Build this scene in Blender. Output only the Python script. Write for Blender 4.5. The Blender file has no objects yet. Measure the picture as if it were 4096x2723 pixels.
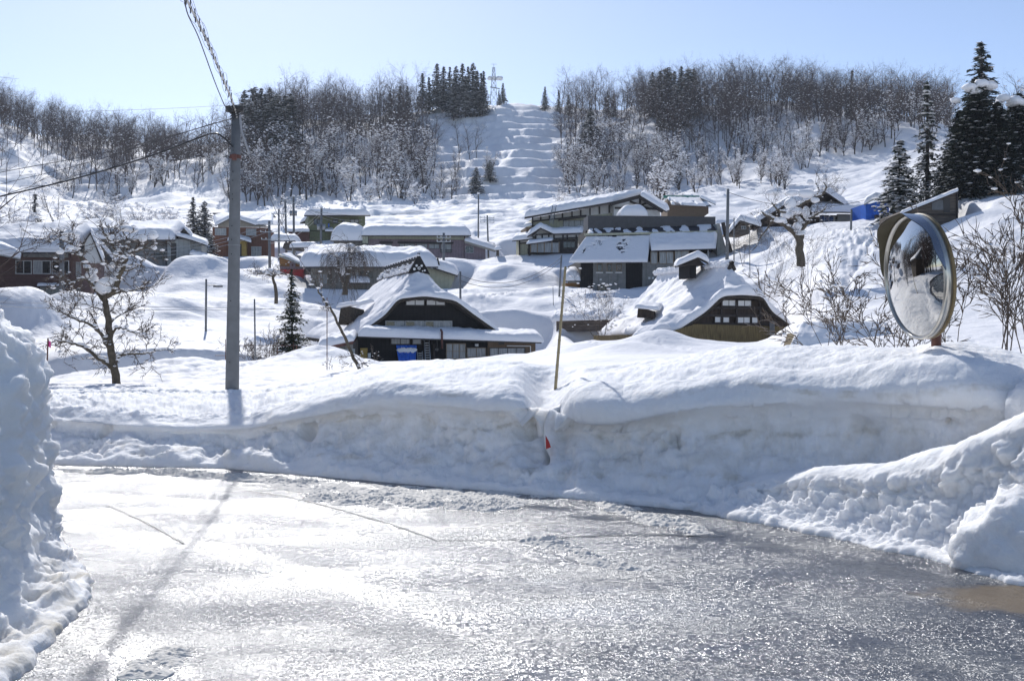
import bpy, bmesh, math, random
import numpy as np
from mathutils import Vector, Matrix, Quaternion
R = math.radians
S = bpy.context.scene
COL = S.collection

# ------------------------------------------------------------------ camera, sky, sun
F, CX, CY, EYE = 4400.0, 2048.0, 1361.5, 1.6
cam_d = bpy.data.cameras.new('camera')
cam = bpy.data.objects.new('camera', cam_d); COL.objects.link(cam)
cam_d.sensor_width = 36; cam_d.lens = F / 4096 * 36
cam_d.clip_start = 0.1; cam_d.clip_end = 5000
cam.location = (0, 0, EYE); cam.rotation_euler = (R(90), 0, 0)
S.camera = cam

SUN_EL, SUN_AZ = R(35), R(-14.2)          # azimuth measured from +Y, negative to the left
w = bpy.data.worlds.new('World'); S.world = w; w.use_nodes = True
nt = w.node_tree; bg = nt.nodes['Background']
sky = nt.nodes.new('ShaderNodeTexSky'); sky.sky_type = 'NISHITA'; sky.sun_disc = False
sky.sun_elevation = SUN_EL; sky.sun_rotation = SUN_AZ
sky.altitude = 300; sky.air_density = 0.7; sky.dust_density = 0.3; sky.ozone_density = 1.0
tint = nt.nodes.new('ShaderNodeMix'); tint.data_type = 'RGBA'; tint.blend_type = 'MULTIPLY'; tint.inputs[0].default_value = 1; tint.inputs[7].default_value = (.985, .94, .93, 1)
nt.links.new(sky.outputs[0], tint.inputs[6]); nt.links.new(tint.outputs[2], bg.inputs[0]); bg.inputs[1].default_value = 0.121
sd = bpy.data.lights.new('sun', 'SUN'); sd.energy = 3.1; sd.angle = R(0.5); sd.color = (1, 0.98, 0.955)
sun = bpy.data.objects.new('sun', sd); COL.objects.link(sun)
sdir = Vector((math.sin(SUN_AZ) * math.cos(SUN_EL), math.cos(SUN_AZ) * math.cos(SUN_EL), math.sin(SUN_EL)))
sun.rotation_euler = sdir.to_track_quat('Z', 'Y').to_euler()
S.view_settings.view_transform = 'Standard'; S.view_settings.look = 'None'
S.view_settings.exposure = 0.46; S.view_settings.gamma = 1.0
S.render.engine = 'CYCLES'
S.cycles.max_bounces = 6; S.cycles.diffuse_bounces = 4; S.cycles.glossy_bounces = 3
S.cycles.sample_clamp_indirect = 4; S.cycles.use_denoising = True

# ------------------------------------------------------------------ helpers
rng = np.random.default_rng(7)
RND = random.Random(11)
def W(px, py, D): return Vector(((px - CX) / F * D, D, EYE - (py - CY) / F * D))
def G(px, py, z=0.0):
    D = (EYE - z) * F / (py - CY); return Vector(((px - CX) / F * D, D, z))

_perm = np.random.default_rng(3).permutation(256); _perm = np.concatenate([_perm, _perm, _perm])
_grad = np.random.default_rng(4).normal(size=(256, 3)); _grad /= np.linalg.norm(_grad, axis=1)[:, None]
def pnoise(p):
    p = np.asarray(p, dtype=np.float64); i = np.floor(p).astype(np.int64); f = p - i
    u = f * f * f * (f * (f * 6 - 15) + 10); i &= 255; out = 0.0
    for dx in (0, 1):
        for dy in (0, 1):
            for dz in (0, 1):
                h = _perm[_perm[_perm[(i[:, 0] + dx) & 255] + ((i[:, 1] + dy) & 255)] + ((i[:, 2] + dz) & 255)]
                g = _grad[h]
                d = g[:, 0] * (f[:, 0] - dx) + g[:, 1] * (f[:, 1] - dy) + g[:, 2] * (f[:, 2] - dz)
                wx = u[:, 0] if dx else 1 - u[:, 0]; wy = u[:, 1] if dy else 1 - u[:, 1]; wz = u[:, 2] if dz else 1 - u[:, 2]
                out = out + d * wx * wy * wz
    return out * 1.6
def fbm(p, octs=4, lac=2.03, gain=0.5, off=0.0):
    p = np.asarray(p, dtype=np.float64) + off; s = 0; a = 1.0
    for o in range(octs):
        s = s + a * pnoise(p); p = p * lac + 17.3; a *= gain
    return s
def ridged(p, octs=4, off=0.0):
    p = np.asarray(p, dtype=np.float64) + off; s = 0; a = 1.0
    for o in range(octs):
        s = s + a * (1 - 2 * np.abs(pnoise(p))); p = p * 2.05 + 11.1; a *= 0.5
    return s
def sm(x, a, b):
    t = np.clip((x - a) / (b - a), 0, 1); return t * t * (3 - 2 * t)

def mesh_np(name, V, Fc, mats, parent=None, smooth=True, midx=None, loc=None):
    """V (n,3); Fc (m,k) int array or list of lists"""
    me = bpy.data.meshes.new(name)
    V = np.asarray(V, dtype=np.float32)
    if isinstance(Fc, np.ndarray):
        m, k = Fc.shape
        me.vertices.add(len(V)); me.vertices.foreach_set('co', V.ravel())
        me.loops.add(m * k); me.loops.foreach_set('vertex_index', Fc.astype(np.int32).ravel())
        me.polygons.add(m); me.polygons.foreach_set('loop_start', np.arange(0, m * k, k, dtype=np.int32))
        me.polygons.foreach_set('loop_total', np.full(m, k, dtype=np.int32))
        me.update(calc_edges=True)
    else:
        me.from_pydata([tuple(map(float, v)) for v in V], [], Fc)
    if not isinstance(mats, (list, tuple)): mats = [mats]
    for m_ in mats: me.materials.append(m_)
    if midx is not None: me.polygons.foreach_set('material_index', np.asarray(midx, dtype=np.int32))
    me.polygons.foreach_set('use_smooth', np.full(len(me.polygons), bool(smooth)))
    me.validate(clean_customdata=False)
    o = bpy.data.objects.new(name, me); COL.objects.link(o)
    if parent is not None: o.parent = parent
    if loc is not None: o.location = loc
    return o
def grid_faces(nr, nc, wrap=False):
    a = np.arange(nr * nc).reshape(nr, nc)
    if wrap: a = np.concatenate([a, a[:, :1]], axis=1)
    return np.stack([a[:-1, :-1], a[:-1, 1:], a[1:, 1:], a[1:, :-1]], axis=-1).reshape(-1, 4)
def tag(o, label=None, cat=None, group=None, kind=None):
    if label: o['label'] = label
    if cat: o['category'] = cat
    if group: o['group'] = group
    if kind: o['kind'] = kind
    return o
def empty(name, loc=(0, 0, 0), rz=0.0, label=None, cat=None, group=None):
    o = bpy.data.objects.new(name, None); COL.objects.link(o); o.location = loc; o.rotation_euler = (0, 0, rz)
    o.empty_display_size = 0.3
    return tag(o, label, cat, group)

class MB:
    """collects simple solids, builds them as one mesh"""
    def __init__(s): s.v = []; s.f = []; s.m = []
    def add(s, vs, fs, mi=0):
        b = len(s.v); s.v.extend([tuple(v) for v in vs]); s.f.extend([[b + i for i in f] for f in fs]); s.m.extend([mi] * len(fs)); return s
    def box(s, x0, x1, y0, y1, z0, z1, mi=0):
        vs = [(x0, y0, z0), (x1, y0, z0), (x1, y1, z0), (x0, y1, z0), (x0, y0, z1), (x1, y0, z1), (x1, y1, z1), (x0, y1, z1)]
        return s.add(vs, [(0, 3, 2, 1), (4, 5, 6, 7), (0, 1, 5, 4), (1, 2, 6, 5), (2, 3, 7, 6), (3, 0, 4, 7)], mi)
    def prism(s, poly, y0, y1, mi=0):
        """poly [(x,z)], extruded along y"""
        n = len(poly)
        vs = [(x, y0, z) for x, z in poly] + [(x, y1, z) for x, z in poly]
        fs = [list(range(n)), list(range(2 * n - 1, n - 1, -1))] + [(i, n + i, n + (i + 1) % n, (i + 1) % n) for i in range(n)]
        return s.add(vs, fs, mi)
    def beam(s, a, b, wd, ht, mi=0):
        a = Vector(a); b = Vector(b); d = (b - a).normalized()
        up = Vector((0, 0, 1)) if abs(d.z) < 0.95 else Vector((0, 1, 0))
        r = d.cross(up).normalized() * wd / 2; u = r.cross(d).normalized() * ht / 2
        vs = [a - r - u, a + r - u, a + r + u, a - r + u, b - r - u, b + r - u, b + r + u, b - r + u]
        return s.add(vs, [(0, 1, 2, 3), (7, 6, 5, 4), (0, 4, 5, 1), (1, 5, 6, 2), (2, 6, 7, 3), (3, 7, 4, 0)], mi)
    def tube(s, pts, rad, n=6, mi=0, cap=True):
        pts = [Vector(p) for p in pts]; k = len(pts)
        if not hasattr(rad, '__len__'): rad = [rad] * k
        vs = []; ref = None
        for i, p in enumerate(pts):
            d = (pts[min(i + 1, k - 1)] - pts[max(i - 1, 0)])
            d = d.normalized() if d.length > 1e-9 else Vector((0, 0, 1))
            if ref is None: ref = Vector((1, 0, 0)) if abs(d.x) < 0.8 else Vector((0, 1, 0))
            a = (ref - d * ref.dot(d)).normalized(); b = d.cross(a); ref = a
            for j in range(n):
                t = 2 * math.pi * j / n; vs.append(p + (a * math.cos(t) + b * math.sin(t)) * rad[i])
        fs = [(i * n + j, i * n + (j + 1) % n, (i + 1) * n + (j + 1) % n, (i + 1) * n + j) for i in range(k - 1) for j in range(n)]
        if cap: fs += [list(range(n - 1, -1, -1)), [(k - 1) * n + j for j in range(n)]]
        return s.add(vs, fs, mi)
    def blob(s, c, r, mi=0, seed=0, sub=1):
        V, Fa = ICO[sub]; c = Vector(c)
        if not hasattr(r, '__len__'): r = (r, r, r)
        rr = random.Random(seed); k = [rr.uniform(.8, 1.2) for _ in range(len(V))]
        return s.add([(c.x + v[0] * r[0] * q, c.y + v[1] * r[1] * q, c.z + v[2] * r[2] * q) for v, q in zip(V, k)], Fa, mi)
    def build(s, name, mats, parent=None, smooth=False, loc=None):
        if not isinstance(mats, (list, tuple)): mats = [mats]
        me = bpy.data.meshes.new(name); me.from_pydata(s.v, [], s.f)
        for m_ in mats: me.materials.append(m_)
        me.polygons.foreach_set('material_index', np.array(s.m, dtype=np.int32))
        me.polygons.foreach_set('use_smooth', np.full(len(s.f), bool(smooth)))
        o = bpy.data.objects.new(name, me); COL.objects.link(o)
        if parent is not None: o.parent = parent
        if loc is not None: o.location = loc
        return o
def _ico(sub):
    b = bmesh.new(); bmesh.ops.create_icosphere(b, subdivisions=sub, radius=1)
    V = [tuple(v.co) for v in b.verts]; Fa = [[v.index for v in f.verts] for f in b.faces]; b.free(); return V, Fa
ICO = {k: _ico(k) for k in (1, 2, 3)}

# ------------------------------------------------------------------ materials
def nodes_of(m): m.use_nodes = True; return m.node_tree, m.node_tree.nodes['Principled BSDF']
def mat(name, col, rough=0.7, var=0.25, scale=3.0, bump=0.0, bscale=30.0, metal=0.0, spec=0.5, bands=None, stretch=(1, 1, 1), snow=None, col2=None):
    """bands=(axis, period, depth): board joints; snow=(lo,hi): snow lying where the surface faces up"""
    m = bpy.data.materials.new(name); nt, B = nodes_of(m); L = nt.links.new; N = nt.nodes.new
    B.inputs['Roughness'].default_value = rough; B.inputs['Metallic'].default_value = metal
    B.inputs['Specular IOR Level'].default_value = spec
    tc = N('ShaderNodeTexCoord'); mp = N('ShaderNodeMapping'); mp.inputs['Scale'].default_value = stretch
    L(tc.outputs['Object'], mp.inputs[0])
    no = N('ShaderNodeTexNoise'); no.inputs['Scale'].default_value = scale; no.inputs['Detail'].default_value = 6
    L(mp.outputs[0], no.inputs['Vector'])
    c2 = col2 or tuple(min(1, c * (1 + var)) for c in col); c1 = tuple(c * (1 - var) for c in col)
    cr = N('ShaderNodeValToRGB'); cr.color_ramp.elements[0].position = 0.3; cr.color_ramp.elements[1].position = 0.7
    cr.color_ramp.elements[0].color = (*c1, 1); cr.color_ramp.elements[1].color = (*c2, 1)
    L(no.outputs[0], cr.inputs[0]); out = cr.outputs[0]
    if bands:
        ax, per, dep = bands
        sp = N('ShaderNodeSeparateXYZ'); L(tc.outputs['Object'], sp.inputs[0])
        mo = N('ShaderNodeMath'); mo.operation = 'PINGPONG'; mo.inputs[1].default_value = per / 2; L(sp.outputs['XYZ'.index(ax)], mo.inputs[0])
        mr = N('ShaderNodeMapRange'); mr.inputs[1].default_value = 0; mr.inputs[2].default_value = per * 0.12
        mr.inputs[3].default_value = 1 - dep; mr.inputs[4].default_value = 1; L(mo.outputs[0], mr.inputs[0])
        mx = N('ShaderNodeMix'); mx.data_type = 'RGBA'; mx.blend_type = 'MULTIPLY'; mx.inputs[0].default_value = 1
        L(out, mx.inputs[6]); L(mr.outputs[0], mx.inputs[7]); out = mx.outputs[2]
    if snow:
        ge = N('ShaderNodeNewGeometry'); sp2 = N('ShaderNodeSeparateXYZ'); L(ge.outputs['Normal'], sp2.inputs[0])
        n2 = N('ShaderNodeTexNoise'); n2.inputs['Scale'].default_value = snow[2] if len(snow) > 2 else 2.0; L(tc.outputs['Object'], n2.inputs['Vector'])
        ad = N('ShaderNodeMath'); ad.operation = 'MULTIPLY_ADD'; ad.inputs[1].default_value = 0.9; ad.inputs[2].default_value = -0.45; L(n2.outputs[0], ad.inputs[0])
        a2 = N('ShaderNodeMath'); a2.operation = 'ADD'; L(ad.outputs[0], a2.inputs[0]); L(sp2.outputs[2], a2.inputs[1])
        mr = N('ShaderNodeMapRange'); mr.inputs[1].default_value = snow[0]; mr.inputs[2].default_value = snow[1]; L(a2.outputs[0], mr.inputs[0])
        mx = N('ShaderNodeMix'); mx.data_type = 'RGBA'; L(mr.outputs[0], mx.inputs[0]); L(out, mx.inputs[6]); mx.inputs[7].default_value = (0.86, 0.88, 0.9, 1); out = mx.outputs[2]
    L(out, B.inputs['Base Color'])
    if bump:
        nb = N('ShaderNodeTexNoise'); nb.inputs['Scale'].default_value = bscale; nb.inputs['Detail'].default_value = 5; L(mp.outputs[0], nb.inputs['Vector'])
        bp = N('ShaderNodeBump'); bp.inputs['Strength'].default_value = 1; bp.inputs['Distance'].default_value = bump; L(nb.outputs[0], bp.inputs['Height']); L(bp.outputs[0], B.inputs['Normal'])
    return m

def snow_mat(name, dirt=0.0, bump=0.012, bscale=14.0, crystal=True, base=(0.92, 0.91, 0.91)):
    m = bpy.data.materials.new(name); nt, B = nodes_of(m); L = nt.links.new; N = nt.nodes.new
    B.inputs['Roughness'].default_value = 0.7; B.inputs['Specular IOR Level'].default_value = 0.1
    tc = N('ShaderNodeTexCoord')
    out = None
    n1 = N('ShaderNodeTexNoise'); n1.inputs['Scale'].default_value = 0.6; n1.inputs['Detail'].default_value = 5; L(tc.outputs['Object'], n1.inputs['Vector'])
    mx = N('ShaderNodeMix'); mx.data_type = 'RGBA'; L(n1.outputs[0], mx.inputs[0])
    mx.inputs[6].default_value = (base[0] * .98, base[1] * .98, base[2] * .99, 1); mx.inputs[7].default_value = (*base, 1); out = mx.outputs[2]
    if dirt:
        at = N('ShaderNodeAttribute'); at.attribute_name = 'dirt'
        n2 = N('ShaderNodeTexNoise'); n2.inputs['Scale'].default_value = 3.5; n2.inputs['Detail'].default_value = 8; n2.inputs['Roughness'].default_value = 0.65; L(tc.outputs['Object'], n2.inputs['Vector'])
        mr = N('ShaderNodeMapRange'); mr.inputs[1].default_value = 0.42; mr.inputs[2].default_value = 0.75; L(n2.outputs[0], mr.inputs[0])
        mu = N('ShaderNodeMath'); mu.operation = 'MULTIPLY'; L(mr.outputs[0], mu.inputs[0]); L(at.outputs['Fac'], mu.inputs[1])
        m2 = N('ShaderNodeMix'); m2.data_type = 'RGBA'; L(mu.outputs[0], m2.inputs[0]); L(out, m2.inputs[6]); m2.inputs[7].default_value = (0.52, 0.47, 0.37, 1); out = m2.outputs[2]
    L(out, B.inputs['Base Color'])
    nb = N('ShaderNodeTexNoise'); nb.inputs['Scale'].default_value = bscale; nb.inputs['Detail'].default_value = 7; nb.inputs['Roughness'].default_value = 0.6; L(tc.outputs['Object'], nb.inputs['Vector'])
    bp = N('ShaderNodeBump'); bp.inputs['Strength'].default_value = 1; bp.inputs['Distance'].default_value = bump; L(nb.outputs[0], bp.inputs['Height']); L(bp.outputs[0], B.inputs['Normal'])
    return m

M = {}
M['snow'] = snow_mat('snow_field', bump=0.10, bscale=1.3)
M['snow_near'] = snow_mat('snow_bank', dirt=1, bump=0.012, bscale=26, base=(.96, .945, .92))
_b = M['snow_near'].node_tree.nodes['Principled BSDF']; _b.inputs['Subsurface Weight'].default_value = .55; _b.inputs['Subsurface Radius'].default_value = (1, .95, .9); _b.inputs['Subsurface Scale'].default_value = .12
M['snow_roof'] = snow_mat('snow_roof', bump=0.05, bscale=3)
M['slush'] = snow_mat('slush', bump=0.01, bscale=30, base=(0.74, 0.71, 0.65))
M['black_board'] = mat('black_board', (0.014, 0.013, 0.013), 0.9, .3, 4, bands=('X', .25, .5))
M['brown_board'] = mat('brown_board', (0.045, 0.03, 0.021), 0.8, .4, 4, bands=('X', .3, .5), stretch=(3, 1, .4))
M['reed'] = mat('reed', (0.17, 0.125, 0.055), 0.9, .5, 6, bands=('X', .12, .3), stretch=(6, 6, .3))
M['thatch'] = mat('thatch', (0.05, 0.04, 0.03), 0.95, .5, 8, .05, 10)
M['plaster'] = mat('plaster', (0.62, 0.61, 0.58), 0.9, .08)
M['cream'] = mat('cream_siding', (0.42, 0.42, 0.31), 0.8, .1, bands=('X', .4, .2))
M['greywall'] = mat('grey_wall', (0.22, 0.22, 0.21), 0.85, .15, bands=('X', .9, .25))
M['greyboard'] = mat('grey_board', (0.25, 0.24, 0.215), 0.85, .2, bands=('X', .35, .35))
M['palegrey'] = mat('pale_grey_wall', (0.36, 0.37, 0.35), 0.85, .12, bands=('X', .5, .25))
M['pink'] = mat('pink_siding', (0.27, 0.205, 0.22), 0.8, .12, bands=('X', .35, .25))
M['green'] = mat('green_siding', (0.15, 0.165, 0.085), 0.8, .15, bands=('X', .4, .2))
M['redbrown'] = mat('red_brown_siding', (0.17, 0.075, 0.045), 0.8, .15, bands=('X', .3, .25))
M['maroon'] = mat('maroon_wall', (0.10, 0.055, 0.048), 0.8, .2, bands=('Z', .25, .15))
M['pinkbrown'] = mat('pink_brown_wall', (0.17, 0.11, 0.10), 0.85, .15)
M['tanwall'] = mat('tan_wall', (0.17, 0.115, 0.07), 0.8, .1, bands=('X', .12, .25))
M['beige'] = mat('beige_wall', (0.33, 0.3, 0.25), 0.85, .1)
M['yellowwall'] = mat('yellow_wall', (0.4, 0.27, 0.07), 0.8, .15)
M['orange_wood'] = mat('orange_wood', (0.32, 0.16, 0.055), 0.8, .2, bands=('Z', .22, .45), stretch=(.4, 1, 3))
M['oldwood'] = mat('old_wood', (0.13, 0.105, 0.085), 0.9, .5, 3, bands=('Z', .25, .5), stretch=(.4, 1, 3))
M['darkwood'] = mat('dark_wood', (0.03, 0.022, 0.018), 0.7, .3)
M['tiles'] = mat('roof_tiles', (0.02, 0.022, 0.03), 0.5, .4, 10, bands=('Z', .22, .6))
M['roofmetal'] = mat('roof_metal', (0.04, 0.04, 0.045), 0.45, .2)
M['greenmetal'] = mat('green_metal', (0.02, 0.2, 0.14), 0.4, .15)
M['red'] = mat('red_paint', (0.5, 0.03, 0.025), 0.5, .15)
M['pinkflag'] = mat('pink_flag', (0.8, 0.1, 0.35), 0.7, .1)
M['rust'] = mat('rusty_paint', (0.12, 0.045, 0.032), 0.6, .4, 6, .004, 40)
M['bluesheet'] = mat('blue_sheet', (0.02, 0.13, 0.55), 0.45, .15, 4, .03, 6)
M['bluesnow'] = mat('blue_tarp', (0.02, 0.14, 0.62), 0.4, .15, 2, .04, 4, snow=None)
M['white'] = mat('white_paint', (0.75, 0.75, 0.73), 0.6, .05)
M['frame'] = mat('window_frame', (0.4, 0.4, 0.39), 0.45, .1)
M['darkframe'] = mat('dark_frame', (0.05, 0.045, 0.04), 0.6, .2)
M['woodframe'] = mat('wood_frame', (0.25, 0.19, 0.13), 0.7, .2)
M['glass'] = mat('window_glass', (0.02, 0.024, 0.028), 0.08, .5, 1.2, spec=0.7)
M['curtain'] = mat('curtained_glass', (0.3, 0.31, 0.31), 0.25, .3, 2.5, stretch=(4, 1, .5))
M['shoji'] = mat('white_shoji', (0.72, 0.72, 0.7), 0.7, .04)
M['concrete'] = mat('concrete', (0.23, 0.235, 0.24), 0.85, .15, 5, .001, 90)
M['polegrey'] = mat('pole_concrete', (0.17, 0.175, 0.18), 0.85, .12, 6)
M['steel'] = mat('galvanised_steel', (0.35, 0.36, 0.37), 0.4, .15, metal=.7)
M['black'] = mat('black_rubber', (0.012, 0.012, 0.013), 0.35, .2)
M['wire'] = mat('wire', (0.05, 0.05, 0.055), 0.5, .2)
M['wirelight'] = mat('pale_wire', (0.35, 0.35, 0.36), 0.5, .1)
M['guard'] = mat('cable_guard', (0.5, 0.48, 0.45), 0.5, .1)
M['bamboo'] = mat('bamboo', (0.34, 0.27, 0.15), 0.5, .2, 20)
M['bark'] = mat('bark', (0.05, 0.04, 0.032), 0.9, .4, 8, .01, 30, snow=(.7, .9, 5))
M['bark_near'] = mat('bark_near', (0.105, 0.085, 0.06), 0.9, .4, 12, .01, 30, snow=(.62, .85, 6))
M['twig'] = mat('twig', (0.082, 0.058, 0.048), 0.9, .3, 4, snow=(.92, 1.15, 1.5))
M['twig_near'] = mat('twig_near', (0.115, 0.088, 0.068), 0.85, .3, 6, snow=(.75, .95, 9))
M['needle'] = mat('needles', (0.022, 0.036, 0.022), 0.8, .4, 2.5)
M['needle_light'] = mat('needles_light', (0.05, 0.062, 0.028), 0.8, .4, 2.5)
M['treesnow'] = snow_mat('snow_on_trees', bump=.02, bscale=4)
# ------------------------------------------------------------------ terrain
_cols = np.array([-6500, -600, 0, 400, 800, 1200, 1600, 2000, 2400, 2800, 3090, 3240, 3600, 4096, 4800, 5900], float)
# rows: distance, then image height of the ground at each column
_T = [
 (15,  [1800]*15),
 (19,  [1600,1600,1600,1600,1600,1590,1570,1560,1560,1520,1500,1480,1460,1450,1450]),
 (24,  [1560,1545,1545,1545,1548,1540,1510,1500,1500,1470,1440,1420,1410,1400,1400]),
 (31,  [1560,1550,1545,1525,1520,1495,1478,1480,1476,1450,1420,1400,1390,1380,1380]),
 (37,  [1550,1545,1535,1488,1450,1446,1465,1470,1462,1438,1400,1380,1370,1350,1340]),
 (43,  [1530,1530,1540,1530,1520,1455,1465,1460,1440,1430,1385,1350,1335,1300,1280]),
 (46,  [1440,1430,1420,1405,1405,1450,1465,1462,1425,1425,1370,1320,1300,1260,1240]),
 (50,  [1450,1430,1395,1385,1385,1450,1462,1458,1415,1420,1350,1285,1265,1230,1200]),
 (60,  [1420,1400,1368,1355,1358,1450,1458,1452,1400,1400,1290,1200,1120,1080,1040]),
 (72,  [1370,1340,1325,1290,1300,1440,1450,1448,1382,1385,1180,1090,960,900,860]),
 (82,  [1300,1270,1260,1240,1265,1330,1390,1350,1340,1300,1050,960,810,740,700]),
 (92,  [1230,1215,1205,1185,1205,1250,1320,1270,1235,1180,960,890,730,660,620]),
 (104, [1160,1160,1150,1115,1130,1160,1220,1190,1165,1060,915,860,690,620,580]),
 (115, [1100,1100,1090,1065,1085,1105,1130,1120,1110,980,890,830,660,600,560]),
 (135, [1020,1020,1010,1010,1035,1045,1045,1030,1010,900,860,790,610,560,520]),
 (160, [940,935,925,950,975,965,975,945,915,860,830,760,580,530,490]),
 (185, [850,855,870,915,925,900,900,870,850,830,795,725,560,500,460]),
 (210, [770,780,820,880,880,850,850,830,820,790,745,680,540,480,440]),
 (240, [650,690,745,835,830,790,790,775,770,735,675,620,520,460,420]),
 (270, [570,600,660,780,745,705,700,700,700,640,600,560,500,450,410]),
 (300, [540,560,600,735,680,605,605,615,610,540,520,500,480,430,400]),
 (345, [500,500,535,655,640,530,508,500,490,445,455,475,480,440,400]),
 (385, [460,465,498,618,640,505,458,408,440,425,438,465,475,430,400]),
 (430, [465,470,505,600,630,500,455,425,440,415,430,460,475,440,410]),
 (500, [475,480,510,600,615,520,490,480,480,455,460,480,485,450,430]),
 (640, [470,480,520,540,570,560,560,560,560,550,540,530,520,500,490]),
]
def hmap(D): return D if D < 240 else 240 + (D - 240) * .74
_TD = np.array([hmap(r[0]) for r in _T], float); _TP = np.array([r[1] for r in _T], float)
_k = np.where(_TD < 44, .72, np.where(_TD < 90, .12, .6)); _TP = np.insert(_TP, 10, _TP[:, 9] * (1 - _k) + _TP[:, 10] * _k, axis=1)
gpx = np.concatenate([np.linspace(-6500, -250, 190, endpoint=False), np.linspace(-250, 4350, 840, endpoint=False), np.linspace(4350, 5900, 110)])
gD = np.concatenate([np.exp(np.linspace(math.log(15), math.log(385), 700, endpoint=False)), np.linspace(385, 535, 60)])
# smooth interpolation over the control lattice
def _cinterp(x, xp, fp):
    """monotone cubic along last axis of fp"""
    h = np.diff(xp); d = np.diff(fp, axis=-1) / h
    m = np.zeros_like(fp); a, b = d[..., :-1], d[..., 1:]
    w1 = 2 * h[1:] + h[:-1]; w2 = h[1:] + 2 * h[:-1]
    with np.errstate(divide='ignore', invalid='ignore'):
        hm = (w1 + w2) / (w1 / a + w2 / b)
    m[..., 1:-1] = np.where(a * b > 0, hm, 0); m[..., 0] = d[..., 0]; m[..., -1] = d[..., -1]
    i = np.clip(np.searchsorted(xp, x) - 1, 0, len(xp) - 2); t = (x - xp[i]) / h[i]
    return ((2*t**3-3*t**2+1) * fp[..., i] + (t**3-2*t**2+t) * h[i] * m[..., i] + (-2*t**3+3*t**2) * fp[..., i+1] + (t**3-t**2) * h[i] * m[..., i+1])
_zc = EYE - (_TP - CY) * _TD[:, None] / F                    # heights at control rows
_z1 = _cinterp(gpx, _cols, _zc)                              # (rows, NC)
_z2 = _cinterp(np.log(gD), np.log(_TD), _z1.T).T            # (NR, NC)
GX = (gpx[None, :] - CX) / F * gD[:, None]; GY = np.repeat(gD[:, None], len(gpx), 1)
Z = _z2.copy()
PXg = np.repeat(gpx[None, :], len(gD), 0)
def blur(A, ky, kx):
    for _ in range(2):
        if ky: 
            P_ = np.pad(A, ((ky, ky), (0, 0)), 'edge'); c = np.cumsum(P_, 0); c = np.vstack([np.zeros((1, A.shape[1])), c]); A = (c[2*ky+1:] - c[:-2*ky-1]) / (2*ky+1)
        if kx:
            P_ = np.pad(A, ((0, 0), (kx, kx)), 'edge'); c = np.cumsum(P_, 1); c = np.hstack([np.zeros((A.shape[0], 1)), c]); A = (c[:, 2*kx+1:] - c[:, :-2*kx-1]) / (2*kx+1)
    return A
Z = blur(Z, 3, 14)
pts = np.stack([GX.ravel(), GY.ravel(), np.zeros(GX.size)], 1)
n_big = fbm(pts / 42.0, 3, off=5).reshape(GX.shape); n_mid = fbm(pts / 9.0, 3, off=31).reshape(GX.shape)
n_sml = fbm(pts / 2.2, 3, off=77).reshape(GX.shape)
amp_far = sm(GY, 200, 280)
Z += n_big * (0.25 + 2.6 * amp_far * (1 - sm(GY, 340, 380) * .5))
mid_a = 0.10 + 0.58 * sm(GY, 44, 100) * (1 - .3 * sm(PXg, 3000, 3400)) + 0.35 * amp_far
Z += n_mid * mid_a * (1 - .0 * GY)
Z += n_sml * (0.05 + 0.06 * sm(GY, 60, 200)) * (0.35 + 1.4 * sm(n_mid, -.2, .5))
_drift = ridged(np.stack([GX.ravel() / 13 + n_big.ravel() * .5, GY.ravel() / 6.5, np.zeros(GX.size)], 1), 2, off=63).reshape(GX.shape)
Z += np.maximum(_drift, 0) * .32 * sm(GY, 45, 75) * (1 - sm(GY, 215, 240) * .6)
_pit = fbm(np.stack([GX.ravel() / .55, GY.ravel() / .8, np.zeros(GX.size)], 1), 2, off=83).reshape(GX.shape); _zone = sm(fbm(pts / 14.0, 2, off=99).reshape(GX.shape), .0, .35)
Z += np.minimum(_pit, .15) * .13 * np.maximum(_zone, .55 * (1 - sm(PXg, 1000, 1400)) * (1 - sm(GY, 45, 60))) * (1 - sm(GY, 90, 140))
# ridges and gullies down the hillsides
gul = -np.abs(fbm(np.stack([PXg.ravel() / 520.0 + n_big.ravel() * .35, GY.ravel() / 170.0 + PXg.ravel() / 900.0, np.zeros(GX.size)], 1), 2, off=9)).reshape(GX.shape)
Z += gul * 6.0 * sm(GY, 225, 275) * (1 - .85 * np.exp(-((PXg - 2060) / 260.0) ** 2))
# terraces cut into the middle slope and soft paddies at its foot
ter = np.exp(-((PXg - 2040 + 60 * n_mid) / 330.0) ** 4) * sm(GY, 232, 246) * (1 - sm(GY, 338, 350))
_lowx = blur(n_big + .5 * n_mid, 6, 60)
zz = Z / 3.4 + _lowx * 1.1; fr = zz - np.floor(zz)
Z += ter * (3.4 * (sm(fr, .5, .98) - fr) * .8)
fld = sm(PXg, 1250, 1500) * (1 - sm(PXg, 2350, 2600)) * sm(GY, 150, 165) * (1 - sm(GY, 228, 240))
zz = Z / 1.7 + _lowx * 1.0; fr = zz - np.floor(zz)
Z += fld * (1.7 * (sm(fr, .3, 1.0) - fr) * .8)
def mound(px, D, r, h, ry=None, pw=2.0):
    x0 = (px - CX) / F * D; ry = ry or r
    q = ((GX - x0) / r) ** 2 + ((GY - D) / ry) ** 2
    global Z; Z = Z + h * np.exp(-q ** (pw / 2))
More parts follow.
